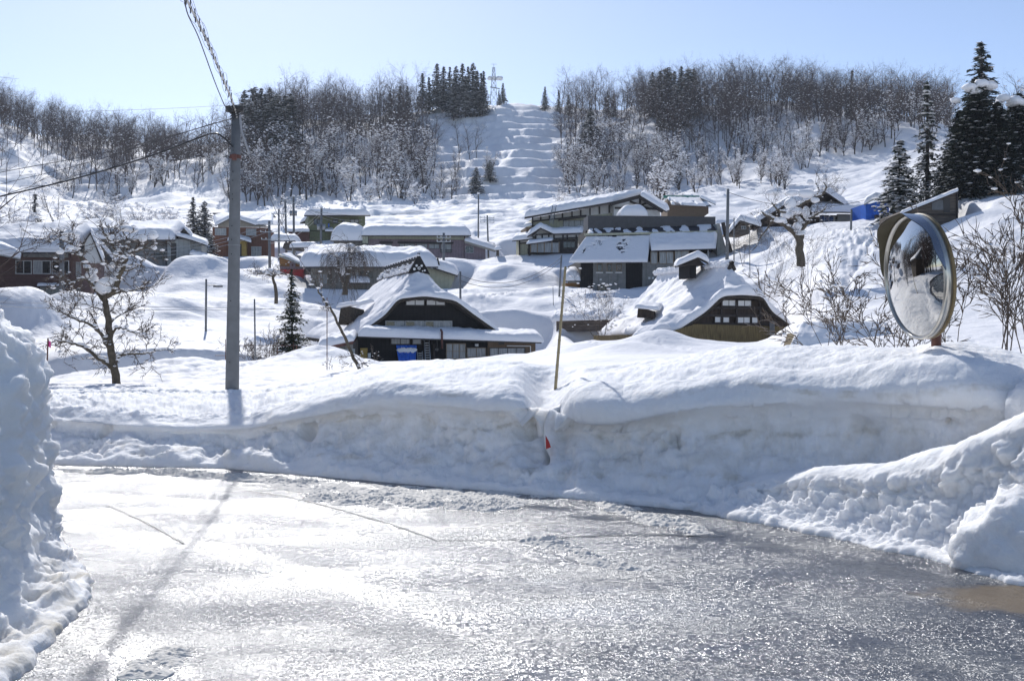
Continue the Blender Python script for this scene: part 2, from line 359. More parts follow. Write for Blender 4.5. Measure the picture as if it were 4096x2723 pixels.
for a in [(30, 66, 3.4, 2.9, 4.0, 3.2), (250, 78, 2.6, 1.4, 3.0), (640, 84, 4.6, 1.1, 3.5), (700, 62, 5, .5, 3.5), (735, 37, 1.4, .25, 1.5), (440, 36, 1.6, .08, 1.5),
          (1290, 38, 1.5, .62, 1.8), (1120, 62, 2.4, .8, 2.2), (1180, 57, 1.6, .9, 1.5), (1470, 60, 1.0, .35, 1.2), (2520, 55, 2.4, .55, 2), (2640, 62, 1.8, .9, 1.6), (2330, 62, 3.4, .3, 3),
          (2260, 80, 4.2, .8, 3.0), (2080, 82, 2.2, 1.5, 1.6), (1950, 88, 3, 1.2, 3), (2900, 47, 4, .25, 3), (1800, 118, 5, 1.6, 4), (2080, 112, 6, 1.4, 5), (1850, 100, 5, 1.2, 5),
          (3390, 63, 2.2, .9, 2), (3080, 88, 3.5, .9, 3), (3700, 70, 3, .8, 3), (520, 108, 2.6, 1.6, 2.4), (760, 104, 4.4, 1.9, 3), (1050, 128, 3, .9, 3), (2240, 102, 3, .6, 2)]:
    mound(*a)
_lp = lambda a, px, D: a
def tz(px, D):
    """terrain height at image column px, distance D"""
    j = np.clip(np.searchsorted(gpx, px) - 1, 0, len(gpx) - 2); i = np.clip(np.searchsorted(gD, D) - 1, 0, len(gD) - 2)
    u = np.clip((px - gpx[j]) / (gpx[j + 1] - gpx[j]), 0, 1); v = np.clip((D - gD[i]) / (gD[i + 1] - gD[i]), 0, 1)
    return (Z[i, j] * (1 - u) + Z[i, j + 1] * u) * (1 - v) + (Z[i + 1, j] * (1 - u) + Z[i + 1, j + 1] * u) * v
def tzxy(x, y): return tz(x / y * F + CX, y)
def ground(px, D, dz=0.0): return Vector(((px - CX) / F * D, D, float(tz(px, D)) + dz))
def find_D(px, py, d0=30, d1=430):
    """farthest-first visible ground hit for an image point: nearest distance whose ground shows at py"""
    for D in np.exp(np.linspace(math.log(d0), math.log(d1), 260)):
        if CY - (float(tz(px, D)) - EYE) * F / D <= py: return float(D)
    return None
# flat building plots are pressed into the slope
def plot(px0, px1, D0, D1, py, soft=3.0):
    global Z
    Dm = D0; z = EYE - (py - CY) * Dm / F
    xa = (px0 - CX) / F * Dm; xb = (px1 - CX) / F * Dm
    dx = np.maximum(np.maximum(xa - GX, GX - xb), 0); dy = np.maximum(np.maximum(D0 - GY, GY - D1), 0)
    k = 1 - sm(np.sqrt(dx * dx + dy * dy), 0, soft)
    Z = Z * (1 - k) + k * (z + .15 * n_mid)
PLOTS = [(1180, 2160, 70, 88, 1446, 3), (2380, 3160, 70, 86, 1392, 2.5), (2330, 2620, 104, 118, 1168, 2.5), (1230, 1800, 104, 114, 1155, 3), (-300, 400, 93, 104, 1192, 3),
         (560, 900, 113, 124, 1068, 3), (1330, 1960, 134, 146, 1035, 3), (1220, 1480, 160, 170, 966, 3), (780, 1090, 138, 150, 1034, 3), (2060, 2280, 133, 150, 1020, 3),
         (3060, 3440, 108, 120, 905, 3), (3610, 3840, 84, 90, 918, 2.5)]
for a in PLOTS: plot(*a)
# plowed lane with cut snow walls (left), behind the first drift
lane = np.exp(-((GY - (43.5 + (PXg - 500) * .004)) / 2.5) ** 16) * (1 - sm(PXg, 1150, 1300)) * sm(PXg, -400, 0)
Z = Z - lane * np.maximum(Z - (-.25), 0) * .9
# footprints: lines of small pits trodden across the drifts
def pit(px, D, r, h):
    j0, j1 = np.searchsorted(gpx, [px - 5 * r * F / D, px + 5 * r * F / D]); i0, i1 = np.searchsorted(gD, [D - 5 * r, D + 5 * r])
    if i1 <= i0 or j1 <= j0: return
    x0 = (px - CX) / F * D; q_ = ((GX[i0:i1, j0:j1] - x0) / r) ** 2 + ((GY[i0:i1, j0:j1] - D) / r) ** 2; Z[i0:i1, j0:j1] -= h * (1.3 * np.exp(-q_) - .5 * np.exp(-q_ / 3.5))
_rf = random.Random(9)
for (pa, Da, pb, Db, n_, h_) in [(1010, 58, 640, 76, 60, .22), (520, 70, 960, 60, 50, .2), (1900, 98, 2230, 104, 46, .3), (2380, 60, 2150, 74, 40, .2), (2950, 78, 3120, 64, 40, .2), (3420, 100, 3120, 96, 36, .3), (2180, 120, 2040, 150, 44, .35), (760, 30, 1060, 38, 40, .11)]:
    for k in range(n_):
        t_ = k / (n_ - 1); sx = (-1) ** k * .14; pit(pa + (pb - pa) * t_ + (sx + .25 * math.sin(t_ * 9)) * F / (Da + (Db - Da) * t_), Da + (Db - Da) * t_ + _rf.uniform(-.1, .1), .13 if Da < 90 else .2, h_ * _rf.uniform(.7, 1.2))
# slide tracks rolled down the right-hand slope
for k in range(9):
    pa, Da, pb, Db = 3590 - k * 26, 88 - k * .6, 3235 + k * 26 - (k % 3) * 20, 61 + (k * 7 % 5)
    t_ = np.clip((GY - Db) / (Da - Db), 0, 1); cx = pb + (pa - pb) * t_ ** .8 + 6 * np.sin(GY * .7 + k); w_ = .16 * F / GY
    Z -= .16 * np.exp(-((PXg - cx) / w_) ** 2) * ((GY > Db) & (GY < Da)) * (.65 + .35 * np.sin(GY * 9 + k))
zt = sm(PXg, 3180, 3300) * (1 - sm(PXg, 3560, 3640)) * sm(GY, 76, 82) * (1 - sm(GY, 92, 98)); Z += zt * .35 * np.abs(_pit)
V = np.stack([GX.ravel(), GY.ravel(), Z.ravel()], 1)
terr = mesh_np('snowy_terrain', V, grid_faces(len(gD), len(gpx)), M['snow'])
tag(terr, kind='structure')
gp = mesh_np('ground', [(-900, -600, -.35), (900, -600, -.35), (900, 1400, -.35), (-900, 1400, -.35)], np.array([[0, 1, 2, 3]]), M['snow'], smooth=False); tag(gp, kind='structure')

# ------------------------------------------------------------------ far snow bank beyond the road
def prof_interp(ctrl, n):
    """ctrl (k,2 arrays per column) -> smooth resample by catmull-rom; ctrl shape (k, cols, 2)"""
    k = ctrl.shape[0]; t = np.linspace(0, k - 1, n); i = np.clip(np.floor(t).astype(int), 0, k - 2); u = (t - i)[:, None, None]
    p0 = ctrl[np.clip(i - 1, 0, k - 1)]; p1 = ctrl[i]; p2 = ctrl[i + 1]; p3 = ctrl[np.clip(i + 2, 0, k - 1)]
    return 0.5 * ((2 * p1) + (-p0 + p2) * u + (2*p0 - 5*p1 + 4*p2 - p3) * u**2 + (-p0 + 3*p1 - 3*p2 + p3) * u**3)
def normals_grid(P):
    a = np.gradient(P, axis=1); b = np.gradient(P, axis=0); n = np.cross(a, b); n /= (np.linalg.norm(n, axis=-1, keepdims=True) + 1e-9); return n
bpx = np.linspace(-900, 4900, 1500)
I = lambda xs, ys: np.interp(bpx, xs, ys)
De = I([-900, 0, 250, 900, 1500, 2100, 2700, 3000, 3300, 3700, 4096, 4900], [15.5, 14.6, 14.1, 13.7, 12.5, 11.45, 10.5, 10.25, 9.95, 9.4, 9.0, 8.6])
Dl = De + I([-900, 300, 900, 1200, 1500, 3000, 3700, 4900], [1.3, 1.15, 1.1, 1.0, .95, .95, .8, .8])
pyl = I([-900, 0, 300, 700, 1000, 1200, 1500, 1800, 2100, 2190, 2300, 2500, 2700, 3000, 3300, 3600, 3900, 4096, 4900], [1640, 1640, 1650, 1690, 1680, 1625, 1560, 1555, 1585, 1620, 1600, 1600, 1560, 1530, 1510, 1500, 1510, 1530, 1530])
zl = EYE - (pyl - CY) * Dl / F
pyc = I([-900, 0, 200, 470, 900, 1050, 1215, 1493, 1700, 1823, 2083, 2257, 2400, 2690, 2951, 3300, 3560, 3660, 3740, 3830, 3993, 4096, 4900],
        [1570, 1572, 1566, 1558, 1562, 1556, 1530, 1468, 1446, 1440, 1446, 1474, 1466, 1430, 1391, 1384, 1392, 1388, 1366, 1374, 1398, 1412, 1412])
Dc = De + I([-900, 0, 900, 1500, 2100, 3000, 3500, 3740, 4096, 4900], [4.2, 4.2, 4.4, 3.6, 3.2, 2.9, 2.5, 2.3, 2.5, 3])
zcr = EYE - (pyc - CY) * Dc / F
t22 = np.array([float(tz(p, 22.0)) for p in bpx]); t26 = np.array([float(tz(p, 26.0)) for p in bpx])
def C(D, z): return np.stack([D, z], 1)
nz = lambda s, o: fbm(np.stack([bpx / s, np.zeros_like(bpx) + o, np.zeros_like(bpx)], 1), 3)
w1 = nz(260, 3.3) * .10; w2 = nz(170, 8.1) * .08
ov = I([-900, 700, 1000, 1300, 2000, 2150, 2200, 2260, 3600, 4200], [0, 0, .4, 1, 1, .5, .3, 1.1, 1.0, .6])
ctrl = np.stack([C(De - .02, De * 0 - .06), C(De + .03, De * 0 + .07), C(De + .36 + w1, De * 0 + .17 + w2 * .5), C(De + .62 + ov * .16 + w1, zl * .42), C(Dl - .22 + ov * .24 + w2 * .4, zl * (.70 - .04 * ov)), C(Dl - .2 + ov * .04 + w2 * .5, zl * (.86 - .02 * ov)),
                 C(Dl - .04 - ov * .03 + w2 * .3, zl * .965), C(Dl + .20, zl + .06), C(Dl + .45, zl * .62 + .38 * zl + (zcr - zl) * .22), C(Dl * .5 + Dc * .5, zl * .42 + zcr * .58 + .05), C(Dc - .5, zcr - .03), C(Dc, zcr), C(Dc + .9, zcr - .07), C(Dc + 2.4, np.minimum(zcr - .35, zcr)),
                 C(np.full_like(De, 22), np.minimum(t22 + .02, zcr - .1)), C(np.full_like(De, 26), t26 - .5)])
NB = 190
tt = ctrl.shape[0] - 1
Pf = prof_interp(ctrl, NB)          # (NB, cols, 2)
Dg, Zg = Pf[..., 0], Pf[..., 1]
Xg = (bpx[None, :] - CX) / F * Dg
P3 = np.stack([Xg, Dg, Zg], -1); n3 = normals_grid(P3); n3 = np.where(n3[..., 2:3] * 0 + (n3[..., 1:2] - n3[..., 2:3]) > 0, -n3, n3)
vv = np.linspace(0, 1, NB)[:, None] * tt * np.ones((1, len(bpx)))
q = P3.reshape(-1, 3)
PXb = np.repeat(bpx[None, :], NB, 0)
face = sm(vv, .8, 1.6) * (1 - sm(vv, 5.6, 6.8)); top = sm(vv, 6, 8)
lump = (ridged(q * 2.1, 3, off=3) - .8).reshape(vv.shape); lump2 = fbm(q * 5.5, 4, off=13).reshape(vv.shape); big = fbm(q * .7, 2, off=23).reshape(vv.shape)
low = 1 - sm(vv, 3.4, 4.8)
chunk = fbm(q * np.array([2.6, 2.6, 3.4]), 5, gain=.58, off=41).reshape(vv.shape)
disp = face * (.012 * lump * (.1 + low) + .022 * lump2 * (.22 + low) + .07 * big + .075 * np.minimum(chunk, .15) * (.22 + low))
# pits where chunks fell out
pit = sm(fbm(q * np.array([1.5, 1.5, 3.2]), 4, off=57).reshape(vv.shape), .52, .85)
disp -= face * pit * .14 * sm(vv, 2.2, 3) * (1 - sm(vv, 4.0, 4.6))
# thin horizontal snow layers
lay = np.sin(Zg * 30 + 3 * big)
disp += face * sm(vv, 3.4, 4.2) * .010 * lay
pebbly = fbm(q * 7.0, 4, off=91).reshape(vv.shape)
left_rough = (1 - sm(np.repeat(bpx[None, :], NB, 0), 900, 1300))
disp += top * (.016 * pebbly + .03 * fbm(q * 1.6, 2, off=19).reshape(vv.shape)) + top * left_rough * .035 * pebbly * (1 - sm(vv, 10, 12))
disp += (1 - face) * (1 - top) * .02 * lump2
# the bank is two plump masses that meet at px ~2180
disp -= .24 * np.exp(-((PXb - 2184) / 85.0) ** 2) * sm(vv, 3, 5) * (1 - sm(vv, 9, 11.5))
disp += .10 * sm(vv, 3.4, 5) * (1 - sm(vv, 7.5, 9.5)) * sm(PXb, 1150, 1500) * (.6 + .8 * fbm(np.stack([PXb.ravel() / 420, PXb.ravel() * 0 + 5.5, PXb.ravel() * 0], 1), 2).reshape(vv.shape))
no = np.exp(-((PXb - 2180) / 20.0) ** 2) * sm(vv, 2.4, 3.4) * (1 - sm(vv, 5.5, 9)); disp -= no * .36
no = np.exp(-((PXb - 2120) / 60.0) ** 2) * sm(vv, 2.2, 3.0) * (1 - sm(vv, 4.5, 6.5)); disp -= no * .07
no = np.exp(-((PXb - 1235) / 28.0) ** 2) * np.exp(-((vv - 3.7) / .5) ** 2); disp -= no * .3
P3 = P3 + n3 * disp[..., None]
bank = mesh_np('snow_bank', P3.reshape(-1, 3), grid_faces(NB, len(bpx)), M['snow_near']); tag(bank, kind='structure')
bank['label'] = 'long plowed snow bank with a cut wall along the far edge of the road'
dirt = face * (.10 + .38 * low * sm(vv, 1.6, 2.4) + .5 * pit) * (.6 + .5 * (PXb > 1300)) + .6 * face * (np.abs(np.sin(Zg * 7.5 + 1.3 * big)) > .985)
def set_dirt(o, d):
    a = o.data.attributes.new('dirt', 'FLOAT', 'POINT'); a.data.foreach_set('value', np.clip(d, 0, 1).astype(np.float32).ravel())
set_dirt(bank, dirt)

# ------------------------------------------------------------------ banks that follow a path (left wall, right heap)
def path_bank(name, path, sect, n_along, n_prof, dispf, label, side=1, dirtf=None, toew=.12):
    """path: [(x,y,scale...)], sect(s)->list of (offset,z) ; side +1 = inward is to the left of travel"""
    path = np.array(path, float); seg = np.r_[0, np.cumsum(np.linalg.norm(np.diff(path[:, :2], axis=0), axis=1))]
    s = np.linspace(0, seg[-1], n_along); ctrl_ = np.stack([np.interp(s, seg, path[:, k]) for k in range(path.shape[1])], 1)
    k = max(2, n_along // 40); ker = np.ones(2 * k + 1) / (2 * k + 1)
    for c in (0, 1):
        pd = np.pad(ctrl_[:, c], (k, k), 'edge'); pd[:k] += (ctrl_[1, c] - ctrl_[0, c]) * np.arange(-k, 0); pd[-k:] += (ctrl_[-1, c] - ctrl_[-2, c]) * np.arange(1, k + 1)
        ctrl_[:, c] = np.convolve(pd, ker, 'valid')
    d = np.gradient(ctrl_[:, :2], axis=0); d /= np.linalg.norm(d, axis=1)[:, None]; nrm = np.stack([-d[:, 1], d[:, 0]], 1) * side
    rows = np.array([sect(s_ / seg[-1], c_) for s_, c_ in zip(s, ctrl_)])          # (n_along, k, 2)
    Pf_ = prof_interp(np.transpose(rows, (1, 0, 2)), n_prof)                      # (n_prof, n_along, 2)
    toe = 1 - sm(np.linspace(0, rows.shape[1] - 1, n_prof), 1.6, 3.2); wob = toew * (fbm(np.stack([s * 1.3, s * 0 + 7, s * 0], 1), 5, gain=.6))
    Pf_ = Pf_.copy(); Pf_[..., 0] -= toe[:, None] * wob[None, :]
    X = ctrl_[None, :, 0] + nrm[None, :, 0] * Pf_[..., 0]; Y = ctrl_[None, :, 1] + nrm[None, :, 1] * Pf_[..., 0]
    P = np.stack([X, Y, Pf_[..., 1]], -1); n = normals_grid(P)
    mid = P[n_prof // 3, n_along // 2] ; nn = n[n_prof // 3, n_along // 2]
    if np.dot(nn, np.array([-nrm[n_along // 2, 0], -nrm[n_along // 2, 1], .3])) < 0: n = -n
    v = np.linspace(0, rows.shape[1] - 1, n_prof)[:, None] * np.ones((1, n_along)); ss = np.repeat((s / seg[-1])[None, :], n_prof, 0)
    P = P + n * dispf(P, v, ss)[..., None]
    o = mesh_np(name, P.reshape(-1, 3), grid_faces(n_prof, n_along), M['snow_near']); tag(o, kind='structure'); o['label'] = label
    set_dirt(o, dirtf(P, v, ss) if dirtf else np.zeros(v.shape)); return o
def d_left(P, v, s):
    q = P.reshape(-1, 3); f = sm(v, 1.2, 2.2) * (1 - sm(v, 7.5, 9)); g = lambda k, o, oc=4: fbm(q * k, oc, off=o).reshape(v.shape)
    big = g(np.array([1.3, 1.3, 1.1]), 3, 2); rip = fbm(q * np.array([9, 9, 1.6]), 3, off=8).reshape(v.shape)
    lum = (ridged(q * 2.6, 4, off=21) - .9).reshape(v.shape)
    return f * (.17 * big + .05 * lum + .05 * g(6, 33) + .03 * rip * (1 - sm(v, 4, 6)) + .022 * g(17, 71, 3)) + (1 - f) * .02 * g(9, 44)
lp = [(-1.9, 1.0, 1), (-2.15, 3.4, 1), (-2.38, 5.3, 1), (-2.46, 6.3, .95), (-2.67, 7.1, .75), (-3.11, 7.9, .42), (-3.56, 8.7, .35), (-4.3, 9.7, .45), (-5.5, 10.7, .6), (-8, 11.5, 1), (-14, 12.2, 1), (-26, 13, 1)]
path_bank('snow_bank', lp, lambda s, c: (lambda k: [(0, -.05), (.03 * k, .05), (.2 * k, .09), (.34 * k, .2), (.42 * k, .55), (.44 * k + .04, .92), (.46 * k + .12, 1.32), (.5 * k + .26, 1.66), (.7 * k + .42, 1.92), (1.2 * k + .6, 2.08), (3.0, 2.2), (6, 1.8), (9, -.3)])(c[2]),
          900, 300, d_left, 'tall rough snow wall close by at the left edge of the road', 1, lambda P, v, s: (1 - sm(v, 2.2, 3.2)) * .9 + .15, .06)
def sect_r(s, c):
    h = c[2]; wd = .30 + .38 * min(h, 1.2)
    return [(0, -.05), (.02, .03), (.2, .06), (.36, .09 + .12 * h), (.36 + wd * .30, .5 * h), (.36 + wd * .36, .80 * h), (.36 + wd * .6, .97 * h), (.36 + wd, h * 1.02), (.36 + wd * 1.6, h * .94), (.36 + wd * 2.3, .6 * h), (.36 + wd * 3.6, .1)]
def d_right(P, v, s):
    q = P.reshape(-1, 3); g = lambda k, o, oc=4: fbm(q * k, oc, off=o).reshape(v.shape)
    f = sm(v, 2.4, 3.1) * (1 - sm(v, 4.3, 5.4))
    lum = np.abs(g(4.2, 5, 3)); lum2 = np.abs(g(9, 15, 3))
    apr = sm(v, 1, 1.5) * (1 - sm(v, 2.6, 3.2))
    return f * (.13 * lum + .07 * lum2 - .03 + .07 * g(1.6, 2, 2)) + .05 * g(1.3, 12, 2) + apr * .045 * lum2 + .018 * g(3, 51) * sm(v, 5, 6) + .006 * g(14, 61, 3)
rp = [(1.2, 11.1, .02), (1.6, 10.5, .14), (1.85, 10.1, .32), (2.2, 9.5, .47), (2.54, 8.93, .56), (2.8, 8.4, .72), (3.0, 8.0, 1.0), (3.2, 7.6, 1.3), (3.5, 7.0, 1.55), (3.9, 6.1, 1.7), (4.5, 5.0, 1.7), (6, 3, 1.8), (9, 0, 1.8)]
path_bank('snow_bank', rp, sect_r, 800, 260, d_right, 'crumbled heap of plowed snow piled at the right side of the road', 1, lambda P, v, s: .25 * sm(v, 3, 4) * (1 - sm(v, 5, 6)) + .35 * (1 - sm(v, .8, 1.6)))
def lump_obj(c, r, label, seed, name='snow_lump', flat=.45, amp=.15, sub=None):
    b = bmesh.new(); bmesh.ops.create_icosphere(b, subdivisions=sub or 5, radius=1)
    A = np.array([v.co[:] for v in b.verts]); Fa = np.array([[v.index for v in f.verts] for f in b.faces]); b.free()
    nn = A.copy(); P = A * np.array(r)
    P = P + nn * (amp * fbm(P * 2.4 / max(r) * .6 + seed, 4) + amp * .45 * np.abs(fbm(P * 9 / max(r) * .5 + seed, 4)) + .03 * fbm(P * 30 + seed, 2) - .02)[:, None] * max(r)
    P[:, 2] = np.maximum(P[:, 2], -r[2] * .9)
    o = mesh_np(name, P, Fa, M['snow_near'], loc=c); tag(o, kind='structure'); o['label'] = label; set_dirt(o, np.full(len(P), .12)); return o
lump_obj((3.72, 7.75, .10), (.55, .5, .46), 'rounded snow block at the right edge in front of the heap', 3)
lump_obj((4.75, 9.5, .85), (.42, .5, .6), 'tall snow lump at the right edge above the heap', 5)

# ------------------------------------------------------------------ road
def road_mat():
    m = bpy.data.materials.new('wet_asphalt'); nt, B = nodes_of(m); L = nt.links.new; N = nt.nodes.new
    tc = N('ShaderNodeTexCoord'); O = tc.outputs['Object']
    def noise(sc, det=4, rough=.5, stretch=None):
        n = N('ShaderNodeTexNoise'); n.inputs['Scale'].default_value = sc; n.inputs['Detail'].default_value = det; n.inputs['Roughness'].default_value = rough
        if stretch:
            mp = N('ShaderNodeMapping'); mp.inputs['Scale'].default_value = stretch[:3]; mp.inputs['Rotation'].default_value = (0, 0, R(stretch[3])); L(O, mp.inputs[0]); L(mp.outputs[0], n.inputs['Vector'])
        else: L(O, n.inputs['Vector'])
        return n.outputs[0]
    def ramp(v, a, b, lo=0., hi=1.):
        mr = N('ShaderNodeMapRange'); mr.interpolation_type = 'SMOOTHSTEP'; mr.inputs[1].default_value = a; mr.inputs[2].default_value = b; mr.inputs[3].default_value = lo; mr.inputs[4].default_value = hi; L(v, mr.inputs[0]); return mr.outputs[0]
    def math_(op, a, b):
        x = N('ShaderNodeMath'); x.operation = op
        for i, s_ in enumerate((a, b)):
            if isinstance(s_, (int, float)): x.inputs[i].default_value = s_
            else: L(s_, x.inputs[i])
        return x.outputs[0]
    def mixc(f, a, b):
        x = N('ShaderNodeMix'); x.data_type = 'RGBA'
        L(f, x.inputs[0])
        for i, s_ in ((6, a), (7, b)):
            if isinstance(s_, tuple): x.inputs[i].default_value = s_
            else: L(s_, x.inputs[i])
        return x.outputs[2]
    sp0 = N('ShaderNodeSeparateXYZ'); L(O, sp0.inputs[0])
    sx_ = math_('ADD', sp0.outputs[0], 8.5); sy_ = math_('SUBTRACT', sp0.outputs[1], .74)
    rad_ = math_('SQRT', math_('ADD', math_('MULTIPLY', sx_, sx_), math_('MULTIPLY', sy_, sy_)), 0.)
    rad_ = math_('ADD', rad_, math_('MULTIPLY', math_('SUBTRACT', noise(.5, 2), .5), .5))
    trk = math_('PINGPONG', rad_, .82); track = math_('MULTIPLY', ramp(trk, .10, .24, 1., 0.), ramp(noise(1.2, 5, .6), .35, .6, .25, 1.))
    dry = ramp(noise(.55, 5, .55, (1, 1.9, 1, 25)), .46, .60)         # broad drier / rougher patches
    film = ramp(noise(.42, 4, .5, (.8, 2.2, 1, 12)), .5, .6)         # standing water film
    fine = noise(150, 2); grain = noise(92, 3, .7)
    col = mixc(noise(2.2, 6, .6), (.030, .033, .042, 1), (.070, .075, .088, 1))
    col = mixc(dry, col, (.105, .107, .112, 1))
    frost_glare = ramp(noise(.33, 10, .68, (.9, 1.6, 1, -20)), .53, .66); side = ramp(sp0.outputs[0], .2, 2.2, 1., .12); frost_glare = math_('MULTIPLY', math_('MULTIPLY', frost_glare, side), ramp(noise(30, 4, .7), .38, .58, .5, 1.)); frost_glare = math_('MULTIPLY', frost_glare, math_('SUBTRACT', 1., math_('MULTIPLY', track, .65))); col = mixc(frost_glare, col, (.27, .275, .29, 1)); col = mixc(math_('MULTIPLY', track, .5), col, (.03, .03, .035, 1))  # icy film whose pale colour also paints in sun glare, stronger on the left
    # brown muddy stain at the right
    sp = N('ShaderNodeSeparateXYZ'); L(O, sp.inputs[0])
    dx = math_('DIVIDE', math_('SUBTRACT', sp.outputs[0], 3.45), .95); dy = math_('DIVIDE', math_('SUBTRACT', sp.outputs[1], 6.75), .42)
    r2 = math_('ADD', math_('MULTIPLY', dx, dx), math_('MULTIPLY', dy, dy)); r2 = math_('ADD', r2, math_('MULTIPLY', math_('SUBTRACT', noise(1.6, 6, .6), .5), 3.2))
    stain = ramp(r2, .5, 1.2, .85, 0.); col = mixc(stain, col, (.19, .125, .05, 1))
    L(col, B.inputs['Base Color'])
    ro = math_('ADD', ramp(noise(1.1, 4), .35, .65, .19, .27), math_('MULTIPLY', dry, .12)); ro = math_('ADD', ro, math_('MULTIPLY', stain, .15))
    ro = math_('SUBTRACT', ro, math_('MULTIPLY', film, .05))
    L(ro, B.inputs['Roughness']); B.inputs['Specular IOR Level'].default_value = .82; B.inputs['IOR'].default_value = 1.68
    vo = N('ShaderNodeTexVoronoi'); vo.inputs['Scale'].default_value = 80; L(O, vo.inputs['Vector'])
    h = math_('ADD', math_('MULTIPLY', grain, .5), math_('MULTIPLY', vo.outputs['Distance'], .6)); h = math_('ADD', h, math_('MULTIPLY', fine, .2))
    stn = math_('MULTIPLY', stain, .6); amp = math_('SUBTRACT', ramp(noise(.8, 3, .5, (1, 1.6, 1, 30)), .3, .7, .75, 1.25), math_('MULTIPLY', film, .12))
    amp = math_('SUBTRACT', amp, stn); amp = math_('SUBTRACT', amp, math_('MULTIPLY', track, .45)); h = math_('MULTIPLY', h, amp)
    bp = N('ShaderNodeBump'); bp.inputs['Strength'].default_value = 1; bp.inputs['Distance'].default_value = .008; L(h, bp.inputs['Height'])
    v2 = N('ShaderNodeTexVoronoi'); v2.inputs['Scale'].default_value = 52; L(O, v2.inputs['Vector'])
    vs_ = N('ShaderNodeVectorMath'); vs_.operation = 'SUBTRACT'; L(v2.outputs['Color'], vs_.inputs[0]); vs_.inputs[1].default_value = (.5, .5, .5)
    vm_ = N('ShaderNodeVectorMath'); vm_.operation = 'MULTIPLY'; L(vs_.outputs[0], vm_.inputs[0]); vm_.inputs[1].default_value = (.56, .56, 0)
    vk_ = N('ShaderNodeVectorMath'); vk_.operation = 'SCALE'; L(vm_.outputs[0], vk_.inputs[0]); L(amp, vk_.inputs[3])
    va_ = N('ShaderNodeVectorMath'); va_.operation = 'ADD'; L(bp.outputs[0], va_.inputs[0]); L(vk_.outputs[0], va_.inputs[1])
    vn_ = N('ShaderNodeVectorMath'); vn_.operation = 'NORMALIZE'; L(va_.outputs[0], vn_.inputs[0]); L(vn_.outputs[0], B.inputs['Normal'])
    return m
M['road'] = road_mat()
rx = np.linspace(-40, 40, 220); ry = np.linspace(-45, 17, 200)
XX, YY = np.meshgrid(rx, ry); rz_ = 0.012 * fbm(np.stack([XX.ravel() / 3, YY.ravel() / 3, XX.ravel() * 0], 1), 3)
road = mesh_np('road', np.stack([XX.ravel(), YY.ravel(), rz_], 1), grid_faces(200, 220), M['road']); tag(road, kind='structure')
# ------------------------------------------------------------------ houses
def pillow(name, rows, t, mats, parent=None, nu=70, nv=56, nz_=.05, pw=7, seed=0.0, edge=.35, under=-.02, tf=None, smooth_rows=True, droop=0.0):
    """thick rounded snow sheet: rows = [(left point, right point), ...] from eave to eave"""
    rows = [(np.array(a, float), np.array(b, float)) for a, b in rows]
    Lp = np.array([r[0] for r in rows]); Rp = np.array([r[1] for r in rows])
    seg = np.r_[0, np.cumsum(np.linalg.norm(np.diff((Lp + Rp) / 2, axis=0), axis=1))]; seg /= seg[-1]
    def sp(n): a = np.linspace(0, 1, n); return .5 - .5 * np.cos(np.pi * a) * (1 - .0)
    u = sp(nu); v = sp(nv)
    Lv = np.stack([np.interp(v, seg, Lp[:, k]) for k in range(3)], 1); Rv = np.stack([np.interp(v, seg, Rp[:, k]) for k in range(3)], 1)
    P = Lv[:, None, :] * (1 - u)[None, :, None] + Rv[:, None, :] * u[None, :, None]
    wu = np.linalg.norm(Rp[0] - Lp[0]); lv = np.linalg.norm(np.diff((Lp + Rp) / 2, axis=0), axis=1).sum()
    # distance to the border in metres
    du = np.minimum(u, 1 - u)[None, :] * np.linalg.norm(Rv - Lv, axis=1)[:, None]; dv = (np.minimum(v, 1 - v) * lv)[:, None] * np.ones((1, nu))
    rr = max(.12, min(t * .75, edge * 3))
    e = lambda d: np.sqrt(np.clip(1 - (1 - np.clip(d / rr, 0, 1)) ** 2, 0, 1))
    E = e(du) * e(dv)
    q = P.reshape(-1, 3)
    n1 = fbm(q * .45 + seed, 2).reshape(P.shape[:2]); n2 = fbm(q * 1.5 + seed, 3).reshape(P.shape[:2]); n3 = fbm(q * 4 + seed, 3).reshape(P.shape[:2])
    th = t * E * (1 + .16 * n1) + nz_ * n2 * E + nz_ * .4 * n3 * E
    if tf is not None: tv = tf(P, u[None, :] * np.ones((nv, 1)), v[:, None] * np.ones((1, nu))); th = th * tv - .08 * (1 - tv)
    T = P.copy(); Bm = P.copy(); T[..., 2] += th; Bm[..., 2] += under
    # ragged lower edge and slight bulge outward
    cen = P.mean(axis=(0, 1)); out = P - cen; out[..., 2] = 0
    bul = np.exp(-((th / t - .5) / .35) ** 2) * (1 - E ** 2) * .12 * t
    T += out / (np.linalg.norm(out, axis=-1, keepdims=True) + 1e-6) * bul[..., None]
    if smooth_rows: T[..., 2] = blur(T[..., 2], 1, 0) * .6 + T[..., 2] * .4
    T[..., 2] = np.maximum(T[..., 2], Bm[..., 2] + .001)
    nvv, nuu = P.shape[:2]; A = np.arange(nvv * nuu).reshape(nvv, nuu); nn = nvv * nuu
    f1 = grid_faces(nvv, nuu); f2 = f1[:, ::-1] + nn
    ring = np.r_[A[0, :], A[1:, -1], A[-1, -2::-1], A[-2:0:-1, 0]]; r2 = np.roll(ring, -1)
    f3 = np.stack([ring, ring + nn, r2 + nn, r2], 1)
    Vv = np.concatenate([T.reshape(-1, 3), Bm.reshape(-1, 3)])
    return mesh_np(name, Vv, np.concatenate([f1, f2, f3]), mats, parent)

